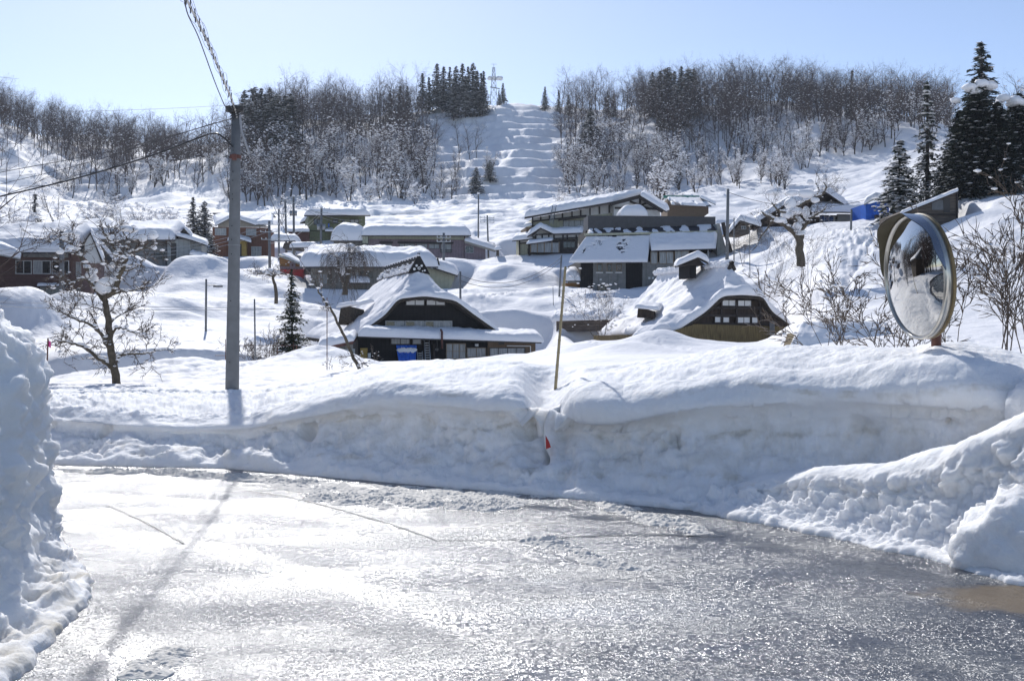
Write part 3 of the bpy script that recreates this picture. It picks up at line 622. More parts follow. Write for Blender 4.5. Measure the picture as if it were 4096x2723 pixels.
def slab(name, rows, th, mt, parent=None, lift=0.0):
    """roof sheet of even thickness under the snow"""
    mb = MB(); k = len(rows); vs = []
    for a, b in rows:
        for p in (a, b): vs.append((p[0], p[1], p[2] + lift)); vs.append((p[0], p[1], p[2] + lift - th))
    fs = []
    for i in range(k - 1):
        a = i * 4; b = a + 4
        fs += [(a, a + 2, b + 2, b), (a + 1, b + 1, b + 3, a + 3), (a, b, b + 1, a + 1), (a + 2, a + 3, b + 3, b + 2)]
    fs += [(0, 1, 3, 2), (4 * k - 4, 4 * k - 2, 4 * k - 1, 4 * k - 3)]
    mb.add(vs, fs); return mb.build(name, mt, parent)

class House:
    """local frame: x along the traced front, y into depth, z up; image points are met with planes parallel to the front"""
    def __init__(s, name, label, cat, pxL, DL, pxR, DR, pyb, group=None):
        a = W(pxL, pyb, DL); b = W(pxR, pyb, DR); a.z = b.z = min(a.z, b.z)
        s.o = a.copy(); d = (b - a); s.w = d.length; s.rz = math.atan2(d.y, d.x)
        s.ux = d.normalized(); s.uy = Vector((-s.ux.y, s.ux.x, 0))
        s.e = empty(name, a, s.rz, label, cat, group); s.n = 0
    def P(s, px, py, y=0.0):
        """point where the sight line meets the plane y"""
        base = s.o + s.uy * y; dr = Vector(((px - CX) / F, 1, -(py - CY) / F)); c = Vector((0, 0, EYE))
        t = (base - c).dot(s.uy) / dr.dot(s.uy); p = c + dr * t - s.o
        return (p.dot(s.ux), y, p.z)
    def box(s, name, px0, py0, px1, py1, y0, y1, mt, parent=None, yref=None, down=0.0):
        a = s.P(px0, py0, y0 if yref is None else yref); b = s.P(px1, py1, y0 if yref is None else yref)
        mb = MB(); mb.box(min(a[0], b[0]), max(a[0], b[0]), y0, y1, min(a[2], b[2]) - down, max(a[2], b[2])); return mb.build(name, mt, parent or s.e)
    def poly(s, name, pts, y0, y1, mt, parent=None, yref=None):
        q = [s.P(px, py, y0 if yref is None else yref) for px, py in pts]
        mb = MB(); mb.prism([(a[0], a[2]) for a in q][::-1], y0, y1); return mb.build(name, mt, parent or s.e)
    def window(s, px0, py0, px1, py1, y=0.0, n=2, fm='frame', gm='glass', rows=1, parent=None, fw=.05, gms=None):
        a = s.P(px0, py0, y); b = s.P(px1, py1, y); x0, x1 = a[0], b[0]; z0, z1 = min(a[2], b[2]), max(a[2], b[2])
        f = MB(); ya, yb = y - .07, y + .02
        f.box(x0, x1, ya, yb, z0, z0 + fw).box(x0, x1, ya, yb, z1 - fw, z1).box(x0, x0 + fw, ya, yb, z0 + fw, z1 - fw).box(x1 - fw, x1, ya, yb, z0 + fw, z1 - fw)
        for k in range(1, n):
            c = x0 + (x1 - x0) * k / n; f.box(c - fw * .45, c + fw * .45, ya + .01, yb - .004, z0 + fw, z1 - fw)
        for k in range(1, rows):
            c = z0 + (z1 - z0) * k / rows; f.box(x0 + fw, x1 - fw, ya + .015, yb - .007, c - fw * .3, c + fw * .3)
        fo = f.build('window', M[fm], parent or s.e)
        for k in range(n):
            g = MB(); g.box(x0 + (x1 - x0) * k / n + .01, x0 + (x1 - x0) * (k + 1) / n - .01, y - .03, y - .012, z0 + .01, z1 - .01)
            g.build('pane', M[(gms[k] if gms else gm)], fo)
        return fo
    def tube(s, name, pts, r, mt, n=6, parent=None):
        mb = MB(); mb.tube(pts, r, n); return mb.build(name, mt, parent or s.e, smooth=True)
    def snow(s, rows, t, name='roof_snow', **k):
        s.n += 1; return pillow(name, rows, t, M['snow_roof'], s.e, seed=s.n * 7.7 + s.o.x, **k)
    def roof(s, rows, th, mt): return slab('roof', rows, th, M[mt], s.e)
def sh(p, dx=0, dy=0, dz=0): return (p[0] + dx, p[1] + dy, p[2] + dz)
def lerp3(a, b, t): return tuple(a[i] * (1 - t) + b[i] * t for i in range(3))

# ---- thatched roofs
def thatch_roof(H, eave, ridge_a, ridge_b, split, thick, snow_t, nv=46, nu=260, sag=.25, bare=None, seed=0.0, bulge=0.0):
    """eave: closed loop of local points (front left, front ... right, back right, back left); split: parameter list of which end of the ridge each eave point hangs from (0 front..1 back)"""
    E = np.array(eave, float); sp_ = np.array(split, float)
    seg = np.r_[0, np.cumsum(np.linalg.norm(np.roll(E, -1, 0) - E, axis=1))]; T_ = seg / seg[-1]
    E2 = np.vstack([E, E[:1]]); s2 = np.r_[sp_, sp_[0]]
    u = np.linspace(0, 1, nu, endpoint=False)
    Eu = np.stack([np.interp(u, T_, E2[:, k]) for k in range(3)], 1); su = np.interp(u, T_, s2)
    k = 5; ker = np.ones(k) / k
    for c in range(3): Eu[:, c] = np.convolve(np.r_[Eu[-(k//2):, c], Eu[:, c], Eu[:k//2, c]], ker, 'valid')
    su = np.convolve(np.r_[su[-(k//2):], su, su[:k//2]], ker, 'valid')
    Ra, Rb = np.array(ridge_a), np.array(ridge_b); Ru = Ra[None] * (1 - su)[:, None] + Rb[None] * su[:, None]
    v = np.linspace(0, 1, nv) ** 1.3
    P = Eu[None] * (1 - v)[:, None, None] + Ru[None] * v[:, None, None]
    P[..., 2] -= (sag * 4 * v * (1 - v))[:, None]
    if bulge: 
        c = (Ra + Rb) / 2; o = Eu - c; o[:, 2] = 0; o /= np.linalg.norm(o, axis=1)[:, None]; P += (bulge * 4 * v * (1 - v))[:, None, None] * o[None]
    q = P.reshape(-1, 3)
    def shell(name, lo, hi, mt, rag, smooth=True):
        top = P.copy(); bot = P.copy()
        top[..., 2] += hi; bot[..., 2] += lo
        n = nv * nu; f1 = grid_faces(nv, nu, True); f2 = f1[:, ::-1] + n
        a = np.arange(nu); b = np.roll(a, -1); f3 = np.stack([a + n, b + n, b, a], 1); t0 = (nv - 1) * nu; f4 = np.stack([a + t0, b + t0, b + t0 + n, a + t0 + n], 1)
        return mesh_np(name, np.concatenate([top.reshape(-1, 3), bot.reshape(-1, 3)]), np.concatenate([f1, f2, f3, f4]), mt, H.e, smooth)
    ragn = (.06 * fbm(q * 3.3 + seed, 3)).reshape(P.shape[:2]) * (v < .02)[:, None]
    r = shell('roof', -thick + ragn, 0.02, M['thatch'], 0)
    rr = .16
    e = np.sqrt(np.clip(1 - (1 - np.clip(v / rr, 0, 1)) ** 2, 0, 1))[:, None]
    n1 = fbm(q * .5 + seed, 3).reshape(P.shape[:2]); n2 = fbm(q * 1.7 + seed, 3).reshape(P.shape[:2]); n3 = fbm(q * 5 + seed, 3).reshape(P.shape[:2])
    st = snow_t * (.18 + .82 * e) * (1 + .45 * n1 + .12 * n2) + .03 * n3
    if bare is not None: st = st * (1 - bare(P))
    s_ = shell('roof_snow', 0.03 + 0 * st, 0.04 + np.maximum(st, .0), M['snow_roof'], 0)
    return r, s_

# ======== thatched house with black gable (centre)
H = House('thatched_house', 'black thatched farmhouse with blue tarp and ladders on its front wall', 'house', 1405, 71.5, 2145, 75.5, 1452)
P_ = H.P
A = P_(1432, 1338, 1.2); B1 = P_(1540, 1262, .9); B = P_(1592, 1197, .6); B2 = P_(1700, 1186, .5); Cc = P_(1822, 1203, .6); C2 = P_(1900, 1262, .9); Dd = P_(2005, 1336, 1.3)
ang = R(23) - H.rz   # ridge direction in local frame
rdir = lambda L, sp=0.0: (-math.sin(R(20) - H.rz) * L, math.cos(R(20) - H.rz) * L)
ra = P_(1668, 1082, 3.2); dx, dy = rdir(8.6); rb = (ra[0] + dx, ra[1] + dy, ra[2] - .1)
dx, dy = rdir(11.5); Eb = (Dd[0] + dx - .3, Dd[1] + dy, A[2] + .1); Fb = (A[0] + dx - 1.6, A[1] + dy, A[2] - .15)
Fm = (A[0] * .45 + Fb[0] * .55 - .25, A[1] * .45 + Fb[1] * .55, A[2] - .35)
eav = [A, B1, B, B2, Cc, C2, Dd, Eb, lerp3(Eb, Fb, .5), Fb, Fm]
def bare1(P):
    z = P[..., 2]; k = sm(z, ra[2] - .55, ra[2] - .25); return k
thatch_roof(H, eav, ra, rb, [0, 0, 0, 0, 0, 0, 0, 1, 1, 1, .6], .2, .38, seed=3.0, sag=.35, bare=bare1)
# dormer cut in the left slope
e = H
mb = MB(); q0 = P_(1352, 1300, 4.6); q1 = P_(1406, 1285, 4.0); q2 = P_(1400, 1225, 4.0); q3 = P_(1362, 1232, 4.6)
mb.add([q0, q1, q2, q3, sh(q0, 1.6, .6), sh(q1, 1.2, 1.2), sh(q2, 1.2, 1.2, -.2), sh(q3, 1.6, .6, -.2)], [(0, 1, 2, 3), (7, 6, 5, 4), (0, 4, 5, 1), (1, 5, 6, 2), (2, 6, 7, 3), (3, 7, 4, 0)])
mb.build('dormer', M['thatch'], H.e)
pillow('dormer_snow', [(sh(q3, -.35, -.2, .02), sh(q2, .15, -.35, .1)), (sh(q3, .7, .9, .15), sh(q2, .9, .8, .12)), (sh(q3, 1.9, 1.6, .45), sh(q2, 2.0, 1.4, .4))], .28, M['snow_roof'], H.e, nu=30, nv=24)
# ridge: dark metal cap with crossed weights
capw = .62
n_ = Vector((math.cos(R(20) - H.rz), math.sin(R(20) - H.rz), 0)); rd = Vector((*rdir(1.0), 0)); ra_, rb_ = Vector(ra), Vector(rb)
up = Vector((0, 0, 1))
mb = MB(); f_, g_ = ra_ - rd * .35, rb_ + rd * 1.0
vs = []
for p in (f_, g_): vs += [p + up * .66, p + n_ * .62 - up * .14, p + n_ * .62 - up * .2, p - up * .12, p - n_ * .62 - up * .2, p - n_ * .62 - up * .14]
mb.add(vs, [(0, 1, 7, 6), (1, 2, 8, 7), (2, 3, 9, 8), (3, 4, 10, 9), (4, 5, 11, 10), (5, 0, 6, 11), (5, 4, 3, 2, 1, 0), (6, 7, 8, 9, 10, 11)])
cap = mb.build('ridge_cap', M['roofmetal'], H.e)
mb = MB()
for k in range(13):
    c = f_ + (g_ - f_) * (k + .3) / 13 + up * .70
    mb = MB()
    for s_ in (-1, 1): mb.beam(c - n_ * .22 * s_ - up * .16, c + n_ * .22 * s_ + up * .20, .15, .15)
    mb.build('ridge_weight', M['roofmetal'], cap)
mb = MB()
for k in range(13):
    c = f_ + (g_ - f_) * (k + .3) / 13 + up * .94; mb.blob(c, (.2, .24, .1), 0, k, 2)
    for s_ in (-1, 1):
        for j in range(4):
            t = .2 + j * .22; c2 = f_ + (g_ - f_) * (k + .55 + RND.uniform(-.15, .15)) / 13
            if RND.random() < .8: mb.blob(c2 + n_ * s_ * .62 * t + up * (.70 - .80 * t), (.2, .24, .11), 0, k * 9 + j, 2)
mb.blob(f_ + up * 1.02 - rd * .05, (.15, .14, .1), 0, 5, 2)
mb.build('ridge_snow', M['snow_roof'], cap, smooth=True)['kind'] = 'stuff'
mb = MB()                                    # ornamental gable end of the ridge with holes shown as white discs
c = f_ - rd * .06
mb.add([c + up * .98 - n_ * .08, c + up * .98 + n_ * .08, c + n_ * .80 - up * .28, c + up * -.16, c - n_ * .80 - up * .28] + [p - rd * .1 for p in (c + up * .98 - n_ * .08, c + up * .98 + n_ * .08, c + n_ * .80 - up * .28, c + up * -.16, c - n_ * .80 - up * .28)],
       [(0, 1, 2, 3, 4), (9, 8, 7, 6, 5), (0, 5, 6, 1), (1, 6, 7, 2), (2, 7, 8, 3), (3, 8, 9, 4), (4, 9, 5, 0)])
mb.beam(c + up * .95, c + up * 1.18, .16, .16)
ge = mb.build('ridge_end', M['black_board'], cap)
for (ox, oz, r_) in [(-.18, .3, .08), (.18, .3, .08), (-.34, .06, .09), (.4, -.02, .065), (0, .13, .11), (.25, -.06, .045)]:
    mb = MB(); p = c - rd * .13 + n_ * ox + up * oz; mb.tube([p, p - rd * .04], r_, 14); mb.build('ornament', M['white'], ge)
mb = MB(); p = c - rd * .18 + up * .13
for a_ in (0, 2.1, 4.2): mb.tube([p + n_ * .045 * math.cos(a_) + up * .045 * math.sin(a_), p + n_ * .045 * math.cos(a_) + up * .045 * math.sin(a_) - rd * .03], .03, 8)
mb.build('crest', M['black_board'], ge)
# gable wall, body
H.poly('gable_wall', [(1436, 1350), (1600, 1205), (1820, 1210), (1998, 1345), (1998, 1440), (1436, 1440)], 1.6, 3.4, M['black_board'], yref=1.4)
H.box('wall', 1432, 1345, 1950, 1452, 0.0, 6, M['black_board'], down=1.0)
H.box('side_wall', 1330, 1345, 1432, 1452, 4.2, 9, M['black_board'], down=1.0)
H.box('kitchen_wall', 1952, 1352, 2142, 1452, -.25, 4, M['tanwall'], down=1.0)
for i, (x0, x1) in enumerate([(1622, 1698), (1704, 1781)]): H.window(x0, 1194, x1, 1223, 1.38, 2, 'darkframe', 'shoji')
for x0, x1, n, g in [(1541, 1617, 2, ['glass', 'curtain']), (1620, 1660, 1, ['glass']), (1661, 1697, 1, ['curtain']), (1700, 1770, 2, ['glass', 'curtain']), (1772, 1808, 1, ['curtain'])]:
    H.window(x0, 1283, x1, 1322, 1.38, n, 'frame', gms=g)
H.window(1562, 1352, 1640, 1378, 0, 2, 'darkframe', 'curtain'); H.window(1648, 1353, 1686, 1378, 0, 1, 'darkframe', 'curtain')
H.window(1783, 1373, 1863, 1436, 0, 3, 'woodframe', 'curtain', rows=2); H.window(1866, 1390, 1944, 1430, 0, 2, 'woodframe', 'curtain')
H.window(1957, 1390, 2100, 1438, -.25, 4, 'darkframe', 'curtain')
H.box('sign', 1994, 1369, 2018, 1378, -.33, -.26, M['darkframe'])
mb = MB(); a = P_(2028, 1383, -.3); b = P_(2122, 1384, -.3); c = P_(2122, 1442, -.3); mb.beam(a, b, .06, .06); mb.beam(b, c, .06, .06); mb.build('gutter_pipe', M['white'], H.e)
y0 = -1.1
rows = [(P_(1436, 1344, y0), P_(2166, 1368, y0)), (sh(P_(1446, 1332, 1.2), 0, 0, .05), sh(P_(2150, 1352, 3), 0, 0, .15))]
H.roof(rows, .1, 'roofmetal')
lower = H.snow([(sh(rows[0][0], -.1, -.15), sh(rows[0][1], .1, -.15)), rows[1]], .52, nu=150, nv=30, nz_=.07)
mb = MB(); a = P_(1768, 1326, -1.35); b = P_(1768, 1394, -1.35); mb.tube([a, b], .07, 8); mb.tube([sh(a, 0, .0, -.02), sh(a, 0, .3, .12)], .07, 8); mb.build('stove_pipe', M['rust'], H.e, True)
mb = MB(); a = P_(1736, 1375, -.15); b = P_(1736, 1452, -.15); mb.beam(a, b, .14, .14); mb.build('post', M['darkwood'], H.e)
mb = MB(); a = P_(1748, 1355, -.35); b = P_(1748, 1405, -.35); mb.tube([a, b], .04, 6); mb.build('downpipe', M['darkframe'], H.e)
H.box('meter_box', 1740, 1393, 1753, 1402, -.2, -.02, M['greywall']); H.box('vent_hood', 1902, 1375, 1914, 1385, -.2, -.02, M['white'])
H.box('lamp', 1472, 1412, 1483, 1432, -.2, -.02, M['white'])
H.box('yellow_door', 1442, 1392, 1470, 1446, -.12, -.02, M['yellowwall'])
# entrance shed with its own snow, left
H2 = House('entrance_shed', 'small beige shed with red eaves at the left corner of the black farmhouse', 'shed', 1262, 68, 1420, 69.5, 1462)
H2.box('wall', 1288, 1386, 1330, 1462, .0, 2.5, M['beige'], down=1); H2.box('side_wall', 1331, 1378, 1412, 1462, .3, 2.5, M['greyboard'], down=1)
H2.box('door', 1300, 1396, 1318, 1458, -.05, -.01, M['tanwall'])
rws = [(H2.P(1268, 1392, -.6), H2.P(1412, 1362, -.4)), (H2.P(1280, 1366, 2.6), H2.P(1430, 1340, 2.8))]
slab('roof', rws, .22, M['rust'], H2.e); pillow('roof_snow', [(sh(rws[0][0], 0, -.1), sh(rws[0][1], 0, -.1)), rws[1]], .42, M['snow_roof'], H2.e, nz_=.12, seed=4)
H2.box('panel', 1372, 1395, 1420, 1440, .1, .2, M['palegrey'])
# tarp, ladders lean on the wall
def plane_obj(H, name, px0, py0, px1, py1, y, mt, label, cat, seed=1):
    a = P_ = H.P(px0, py0, y); b = H.P(px1, py1, y); nx, nz = 26, 26; V = []; 
    for j in range(nz):
        for i in range(nx):
            x = a[0] + (b[0] - a[0]) * i / (nx - 1); z = a[2] + (b[2] - a[2]) * j / (nz - 1); x += (.22 * (1 - j / (nz - 1)) * (.5 - i / (nx - 1)) * -1)
            V.append((x, y - .05 - .06 * math.sin(i * 1.1 + seed) - .25 * j / (nz - 1), z))
    V = np.array(V); off = V + np.array([0, .025, 0]); n = nx * nz; f1 = grid_faces(nz, nx)
    A_ = np.arange(n).reshape(nz, nx); ring = np.r_[A_[0, :], A_[1:, -1], A_[-1, -2::-1], A_[-2:0:-1, 0]]; r2 = np.roll(ring, -1)
    Vw = [H.e.matrix_basis @ Vector(v) for v in np.concatenate([V, off])]
    o = mesh_np(name, Vw, np.concatenate([f1, f1[:, ::-1] + n, np.stack([ring, ring + n, r2 + n, r2], 1)]), mt); return tag(o, label, cat)
def wpt(H, p): return Matrix.LocRotScale(H.o, Quaternion((0, 0, 1), H.rz), None) @ Vector(p)
H.e.matrix_basis = Matrix.LocRotScale(H.o, Quaternion((0, 0, 1), H.rz), None)
tp = plane_obj(H, 'tarp', 1590, 1380, 1660, 1446, -.12, M['bluesnow'], 'bright blue tarp hung beside the ladders on the black farmhouse', 'tarp')
mb = MB()
for k in range(9): mb.blob(wpt(H, sh(P_(1597 + k * 7.4, 1400 + 4 * math.sin(k * 2), -.28), 0, -.02)), (.2, .07, .13), 0, k, 2)
pt = mb.build('snow_patch', M['snow_roof'], tp, True)
def ladder(H, pxa, pya, pxb, pyb, wd, y0, y1, rungs, label, name='ladder'):
    a = wpt(H, H.P(pxa, pya, y0)); b = wpt(H, H.P(pxb, pyb, y1)); u = H.ux * wd / 2
    m = MB(); m.beam(a - u, b - u, .05, .05); m.beam(a + u, b + u, .05, .05)
    for k in range(1, rungs): c = a + (b - a) * k / rungs; m.beam(c - u, c + u, .04, .04)
    return tag(m.build(name, M['steel']), label, 'ladder')
ladder(H, 1712, 1450, 1707, 1362, .34, -.75, -.15, 9, 'tall metal ladder leaning on the black farmhouse wall')
ladder(H, 1682, 1450, 1679, 1404, .34, -.8, -.35, 5, 'short stepladder beside the blue tarp')

# ======== thatched house with reed skirt (right)
H = House('thatched_house', 'brown thatched farmhouse with a straw skirt and white paper windows', 'house', 2605, 70, 3140, 72.5, 1395)
P_ = H.P
A = P_(2694, 1334, .7); B0 = P_(2822, 1250, .4); B = P_(2888, 1186, .2); Bm = P_(2970, 1181, .1); Cc = P_(3052, 1187, .3); C2 = P_(3088, 1248, .6); Dd = P_(3172, 1308, 1.2)
A0 = P_(2600, 1340, 1.4)
thr = R(14) - H.rz; rdir = lambda L: (-math.sin(thr) * L, math.cos(thr) * L)
ra = P_(2915, 1088, 3.6); dx, dy = rdir(9.5); rb = (ra[0] + dx - 1.2, ra[1] + dy, ra[2])
dx, dy = rdir(13); Eb = (Dd[0] + dx, Dd[1] + dy, A[2] + .2); Fb = P_(2392, 1345, 11); Fm = P_(2500, 1343, 5)
thatch_roof(H, [A, B0, B, Bm, Cc, C2, Dd, Eb, lerp3(Eb, Fb, .5), Fb, Fm, A0], ra, rb, [0, 0, 0, 0, 0, 0, 0, 1, 1, 1, .55, .1], .18, .62, seed=8.0, sag=.55)
H.poly('gable_wall', [(2700, 1345), (2890, 1202), (3050, 1204), (3165, 1318), (3150, 1400), (2700, 1400)], .9, 3, M['brown_board'], yref=.8)
H.poly('straw_skirt', [(2520, 1346), (2640, 1340), (2780, 1296), (3142, 1306), (3142, 1405), (2520, 1405)], .45, .8, M['reed'])
mb = MB(); a = P_(2520, 1346, 1.0); mb.box(a[0], a[0] + 2, 1.5, 8, a[2] - 2.5, a[2] + .1); mb.build('side_wall', M['reed'], H.e)
mb = MB(); a = P_(3142, 1330, .9); mb.box(a[0] - 2.2, a[0] - .02, .9, 9, a[2] - 2.5, a[2] + .2); mb.build('side_wall', M['brown_board'], H.e)
for x0, x1, y_0, y_1, n in [(2887, 2942, 1199, 1225, 2), (2949, 3005, 1200, 1226, 2), (2857, 2883, 1266, 1291, 1), (2890, 2917, 1267, 1291, 1), (2948, 3000, 1267, 1293, 2), (3005, 3031, 1268, 1293, 1)]:
    H.window(x0, y_0, x1, y_1, .78, n, 'darkframe', 'shoji', fw=.035)
mb = MB()
for z_ in (1232, 1262, 1296): a = P_(2800 if z_ > 1240 else 2850, z_, .72); b = P_(3100 if z_ > 1240 else 3060, z_, .72); mb.beam(a, b, .1, .14)
for x_ in (2945, 2886, 3040): mb.beam(P_(x_, 1205, .72), P_(x_, 1296, .72), .12, .1)
mb.build('beams', M['darkwood'], H.e)
mb = MB()
for k, x_ in enumerate((3080, 3085, 3090, 3095)): mb.beam(P_(x_, 1284 + 3 * (k % 2), .2), P_(x_ + 4, 1385, .1), .06, .06)
tag(mb.build('pole_bundle', M['polegrey']), 'bundle of grey poles leaning on the straw skirted farmhouse', 'poles'); bpy.data.objects['pole_bundle'].matrix_basis = Matrix.LocRotScale(H.o, Quaternion((0, 0, 1), H.rz), None)
mb = MB(); a = P_(2562, 1228, 5); q0, q1, q2, q3 = P_(2548, 1270, 4.3), P_(2618, 1272, 3.6), P_(2612, 1243, 3.6), P_(2552, 1232, 4.3)
mb.add([q0, q1, q2, q3, sh(q0, 1.2, 1.5), sh(q1, .8, 1.5), sh(q2, .8, 1.5), sh(q3, 1.2, 1.5)], [(0, 1, 2, 3), (7, 6, 5, 4), (0, 4, 5, 1), (1, 5, 6, 2), (2, 6, 7, 3), (3, 7, 4, 0)]); mb.build('dormer', M['brown_board'], H.e)
pillow('dormer_snow', [(sh(q3, -.4, -.35), sh(q2, .3, -.35, .05)), (sh(q3, .2, .7, .05), sh(q2, .8, .8, .05)), (sh(q3, 1, 2.0, .3), sh(q2, 1.6, 2.0, .4))], .28, M['snow_roof'], H.e, nu=30, nv=24)
# ridge snow rolls, smoke hut on the ridge
ra_, rb_ = Vector(ra), Vector(rb); rd = (rb_ - ra_).normalized(); n_ = Vector((rd.y, -rd.x, 0)).normalized()
mb = MB()
for k in range(15):
    if 4 <= k <= 7: continue
    c = ra_ + (rb_ - ra_) * (k / 14) + up * .62; mb.blob(c, (.4, .34, .24), 0, k, 2); mb.blob(c + n_ * .4 - up * .15, (.3, .26, .2), 0, k + 50, 2); mb.blob(c - n_ * .4 - up * .15, (.3, .26, .2), 0, k + 70, 2)
mb.build('ridge_snow', M['snow_roof'], H.e, True)['kind'] = 'stuff'
mb = MB(); c = ra_ - rd * .35 + up * .45; mb.beam(c - n_ * .25 - up * .35, c + n_ * .1 + up * .25, .2, .2); mb.beam(c + n_ * .25 - up * .35, c - n_ * .1 + up * .25, .2, .2); mb.build('ridge_end', M['darkwood'], H.e)
h0 = P_(2722, 1110, 7.0); h1 = P_(2782, 1100, 5.5)
mb = MB(); mb.box(h0[0] + .05, h1[0] + .1, 5.6, 7.4, h0[2] - .1, P_(2722, 1062, 7)[2]); hu = mb.build('smoke_vent', M['black_board'], H.e)
rws = [(P_(2700, 1064, 5.0), P_(2700, 1064, 8.0)), (P_(2788, 1028, 5.0), P_(2788, 1028, 8.0)), (P_(2832, 1050, 5.0), P_(2832, 1050, 8.0))]
slab('vent_roof', rws, .12, M['darkwood'], hu); pillow('vent_snow', [(sh(a, 0, -.2), sh(b, 0, .2)) for a, b in rws], .42, M['snow_roof'], hu, nu=30, nv=40)
mb = MB(); mb.prism([(P_(2735, 1062, 5.4)[0], P_(2735, 1060, 5.4)[2]), (P_(2820, 1062, 5.4)[0], P_(2735, 1060, 5.4)[2]), (P_(2788, 1034, 5.4)[0], P_(2788, 1034, 5.4)[2])], 5.3, 7.5); mb.build('vent_gable', M['darkwood'], hu)
# low porch mound at left corner
rws = [(P_(2518, 1368, -1.8), P_(2590, 1366, -1.8)), (P_(2560, 1330, .2), P_(2660, 1322, .2)), (P_(2600, 1330, 1.2), P_(2690, 1322, 1.2))]
pillow('porch_snow', rws, .45, M['snow_roof'], H.e, nu=40, nv=30); H.box('porch_post', 2518, 1368, 2526, 1395, -1.6, -1.45, M['oldwood']); H.box('porch_wall', 2540, 1368, 2560, 1395, -1.5, -1.3, M['oldwood'])
# ======== second row and higher houses; each traced on its own front plane
def gable_snow_rows(H, pxl, pxr, pye, pyr, y0, ym, y1, hip=0.0):
    """rows for a roof whose ridge runs along the front: eave line, ridge, rear eave"""
    a, b = H.P(pxl, pye, y0), H.P(pxr, pye, y0); z = H.P((pxl + pxr) / 2, pyr, ym)[2]
    return [(a, b), ((a[0] + hip, ym, z), (b[0] - hip, ym, z)), ((a[0], y1, a[2]), (b[0], y1, b[2]))]

# dark long house with slate roof (behind the straw house)
H = House('slate_roofed_house', 'big dark house with a black slate roof half cleared of snow', 'house', 2318, 103, 2835, 104, 1172)
P_ = H.P
H.box('wall', 2322, 1040, 2840, 1172, .0, 9, M['black_board'], down=1.5, yref=0)
H.box('render_wall', 2373, 1050, 2503, 1172, -.14, -.01, M['greywall'], down=1)
H.box('render_wall', 2570, 1048, 2700, 1172, -.13, -.012, M['greywall'], down=1)
for x0, x1 in ((2388, 2409), (2427, 2448), (2465, 2486)):
    H.window(x0, 1054, x1, 1087, -.14, 1, 'woodframe', 'glass'); H.box('sill', x0 - 3, 1088, x1 + 3, 1092, -.32, -.15, M['white'])
H.window(2390, 1140, 2424, 1164, -.14, 2, 'darkframe', 'glass'); H.box('vent', 2400, 1115, 2407, 1121, -.3, -.15, M['white'])
H.box('vent', 2594, 1108, 2602, 1116, -.3, -.14, M['white']); H.box('vent', 2608, 1108, 2616, 1116, -.3, -.14, M['white'])
H.window(2602, 1006, 2630, 1057, -.12, 1, 'woodframe', 'curtain'); H.window(2636, 1006, 2694, 1057, -.12, 2, 'woodframe', 'curtain'); H.window(2698, 1002, 2756, 1046, -.12, 2, 'woodframe', 'curtain')
H.box('downpipe', 2831, 1000, 2835, 1045, -.3, -.2, M['steel'])
H.box('annex', 2262, 1132, 2320, 1180, .5, 3, M['orange_wood'], down=1)
rws = [(P_(2254, 1122, -.2), P_(2322, 1122, -.2)), (P_(2262, 1102, 3.6), P_(2322, 1100, 3.6))]
slab('annex_roof', rws, .12, M['roofmetal'], H.e); H.snow(rws, .9, name='annex_snow', nu=30, nv=24)
# main roof: lower slope, long; upper step with rail
e0, e1 = P_(2276, 1046, -1.6), P_(2590, 1044, -1.6); k0, k1 = P_(2338, 950, 1.6), P_(2868, 938, 1.6); r0, r1 = P_(2352, 918, 3.4), P_(2862, 900, 3.4)
e2, e3 = P_(2608, 1002, -.7), P_(2862, 994, -.7)
def slate(nm, a, b, c, d, th=.14):
    mb = MB(); n = (Vector(b) - Vector(a)).cross(Vector(d) - Vector(a)).normalized() * th
    if n.z < 0: n = -n
    q = [Vector(p) for p in (a, b, c, d)]; mb.add(q + [p - n for p in q], [(0, 1, 2, 3), (7, 6, 5, 4), (0, 4, 5, 1), (1, 5, 6, 2), (2, 6, 7, 3), (3, 7, 4, 0)]); return mb.build(nm, M['tiles'], H.e)
ks = P_(2602, 944, 1.6)
slate('roof', e0, e1, ks, k0); slate('roof', e2, e3, k1, (ks[0], ks[1], ks[2] - .004)); slate('upper_roof', sh(k0, .2, 0, .3), sh(k1, -.1, 0, .3), r1, r0)
mb = MB(); mb.beam(sh(k0, 0, -.15, .25), sh(k1, 0, -.15, .25), .22, .2); mb.build('snow_guard', M['cream'], H.e)
mb = MB(); mb.box(r0[0], r1[0], 3.4, 6.4, r0[2] - .4, r0[2] + 1.35); fas = mb.build('ridge_parapet', M['roofmetal'], H.e)
mb = MB(); mb.box(k0[0] + .4, r1[0] - .3, 3.5, 8.6, e0[2] - 1, r0[2] - .1); mb.build('rear_wall', M['black_board'], H.e); mb = MB()
mb.prism([(r1[0] - .25, e0[2]), (r1[0] - .25, r1[2]), (r1[0], r1[2]), (k1[0] + .6, k1[2]), (k1[0] + 1.7, k1[2] - 3.8), (k1[0] + 1.7, e2[2] - .2), (r1[0] - .25, e2[2] - .2)], 1.9, 8.8); mb.build('gable_wall', M['palegrey'], H.e)
mb = MB(); mb.beam((r1[0] + .1, 1.1, r1[2]), (k1[0] + .7, 1.1, k1[2] - .1), .3, .3); mb.beam((k1[0] + .7, 1.1, k1[2]), (k1[0] + 1.9, 1.1, k1[2] - 3.9), .3, .3); mb.build('verge', M['darkwood'], H.e)
def patchy(thr, sc=.5, off=0, lo=0):
    def f(P, u, v):
        q = P.reshape(-1, 3) * np.array([1.0, .35, .35]) * sc; n = fbm(q, 3, off=off).reshape(P.shape[:2]); return sm(n, thr, thr + .18) * 1.0
    return f
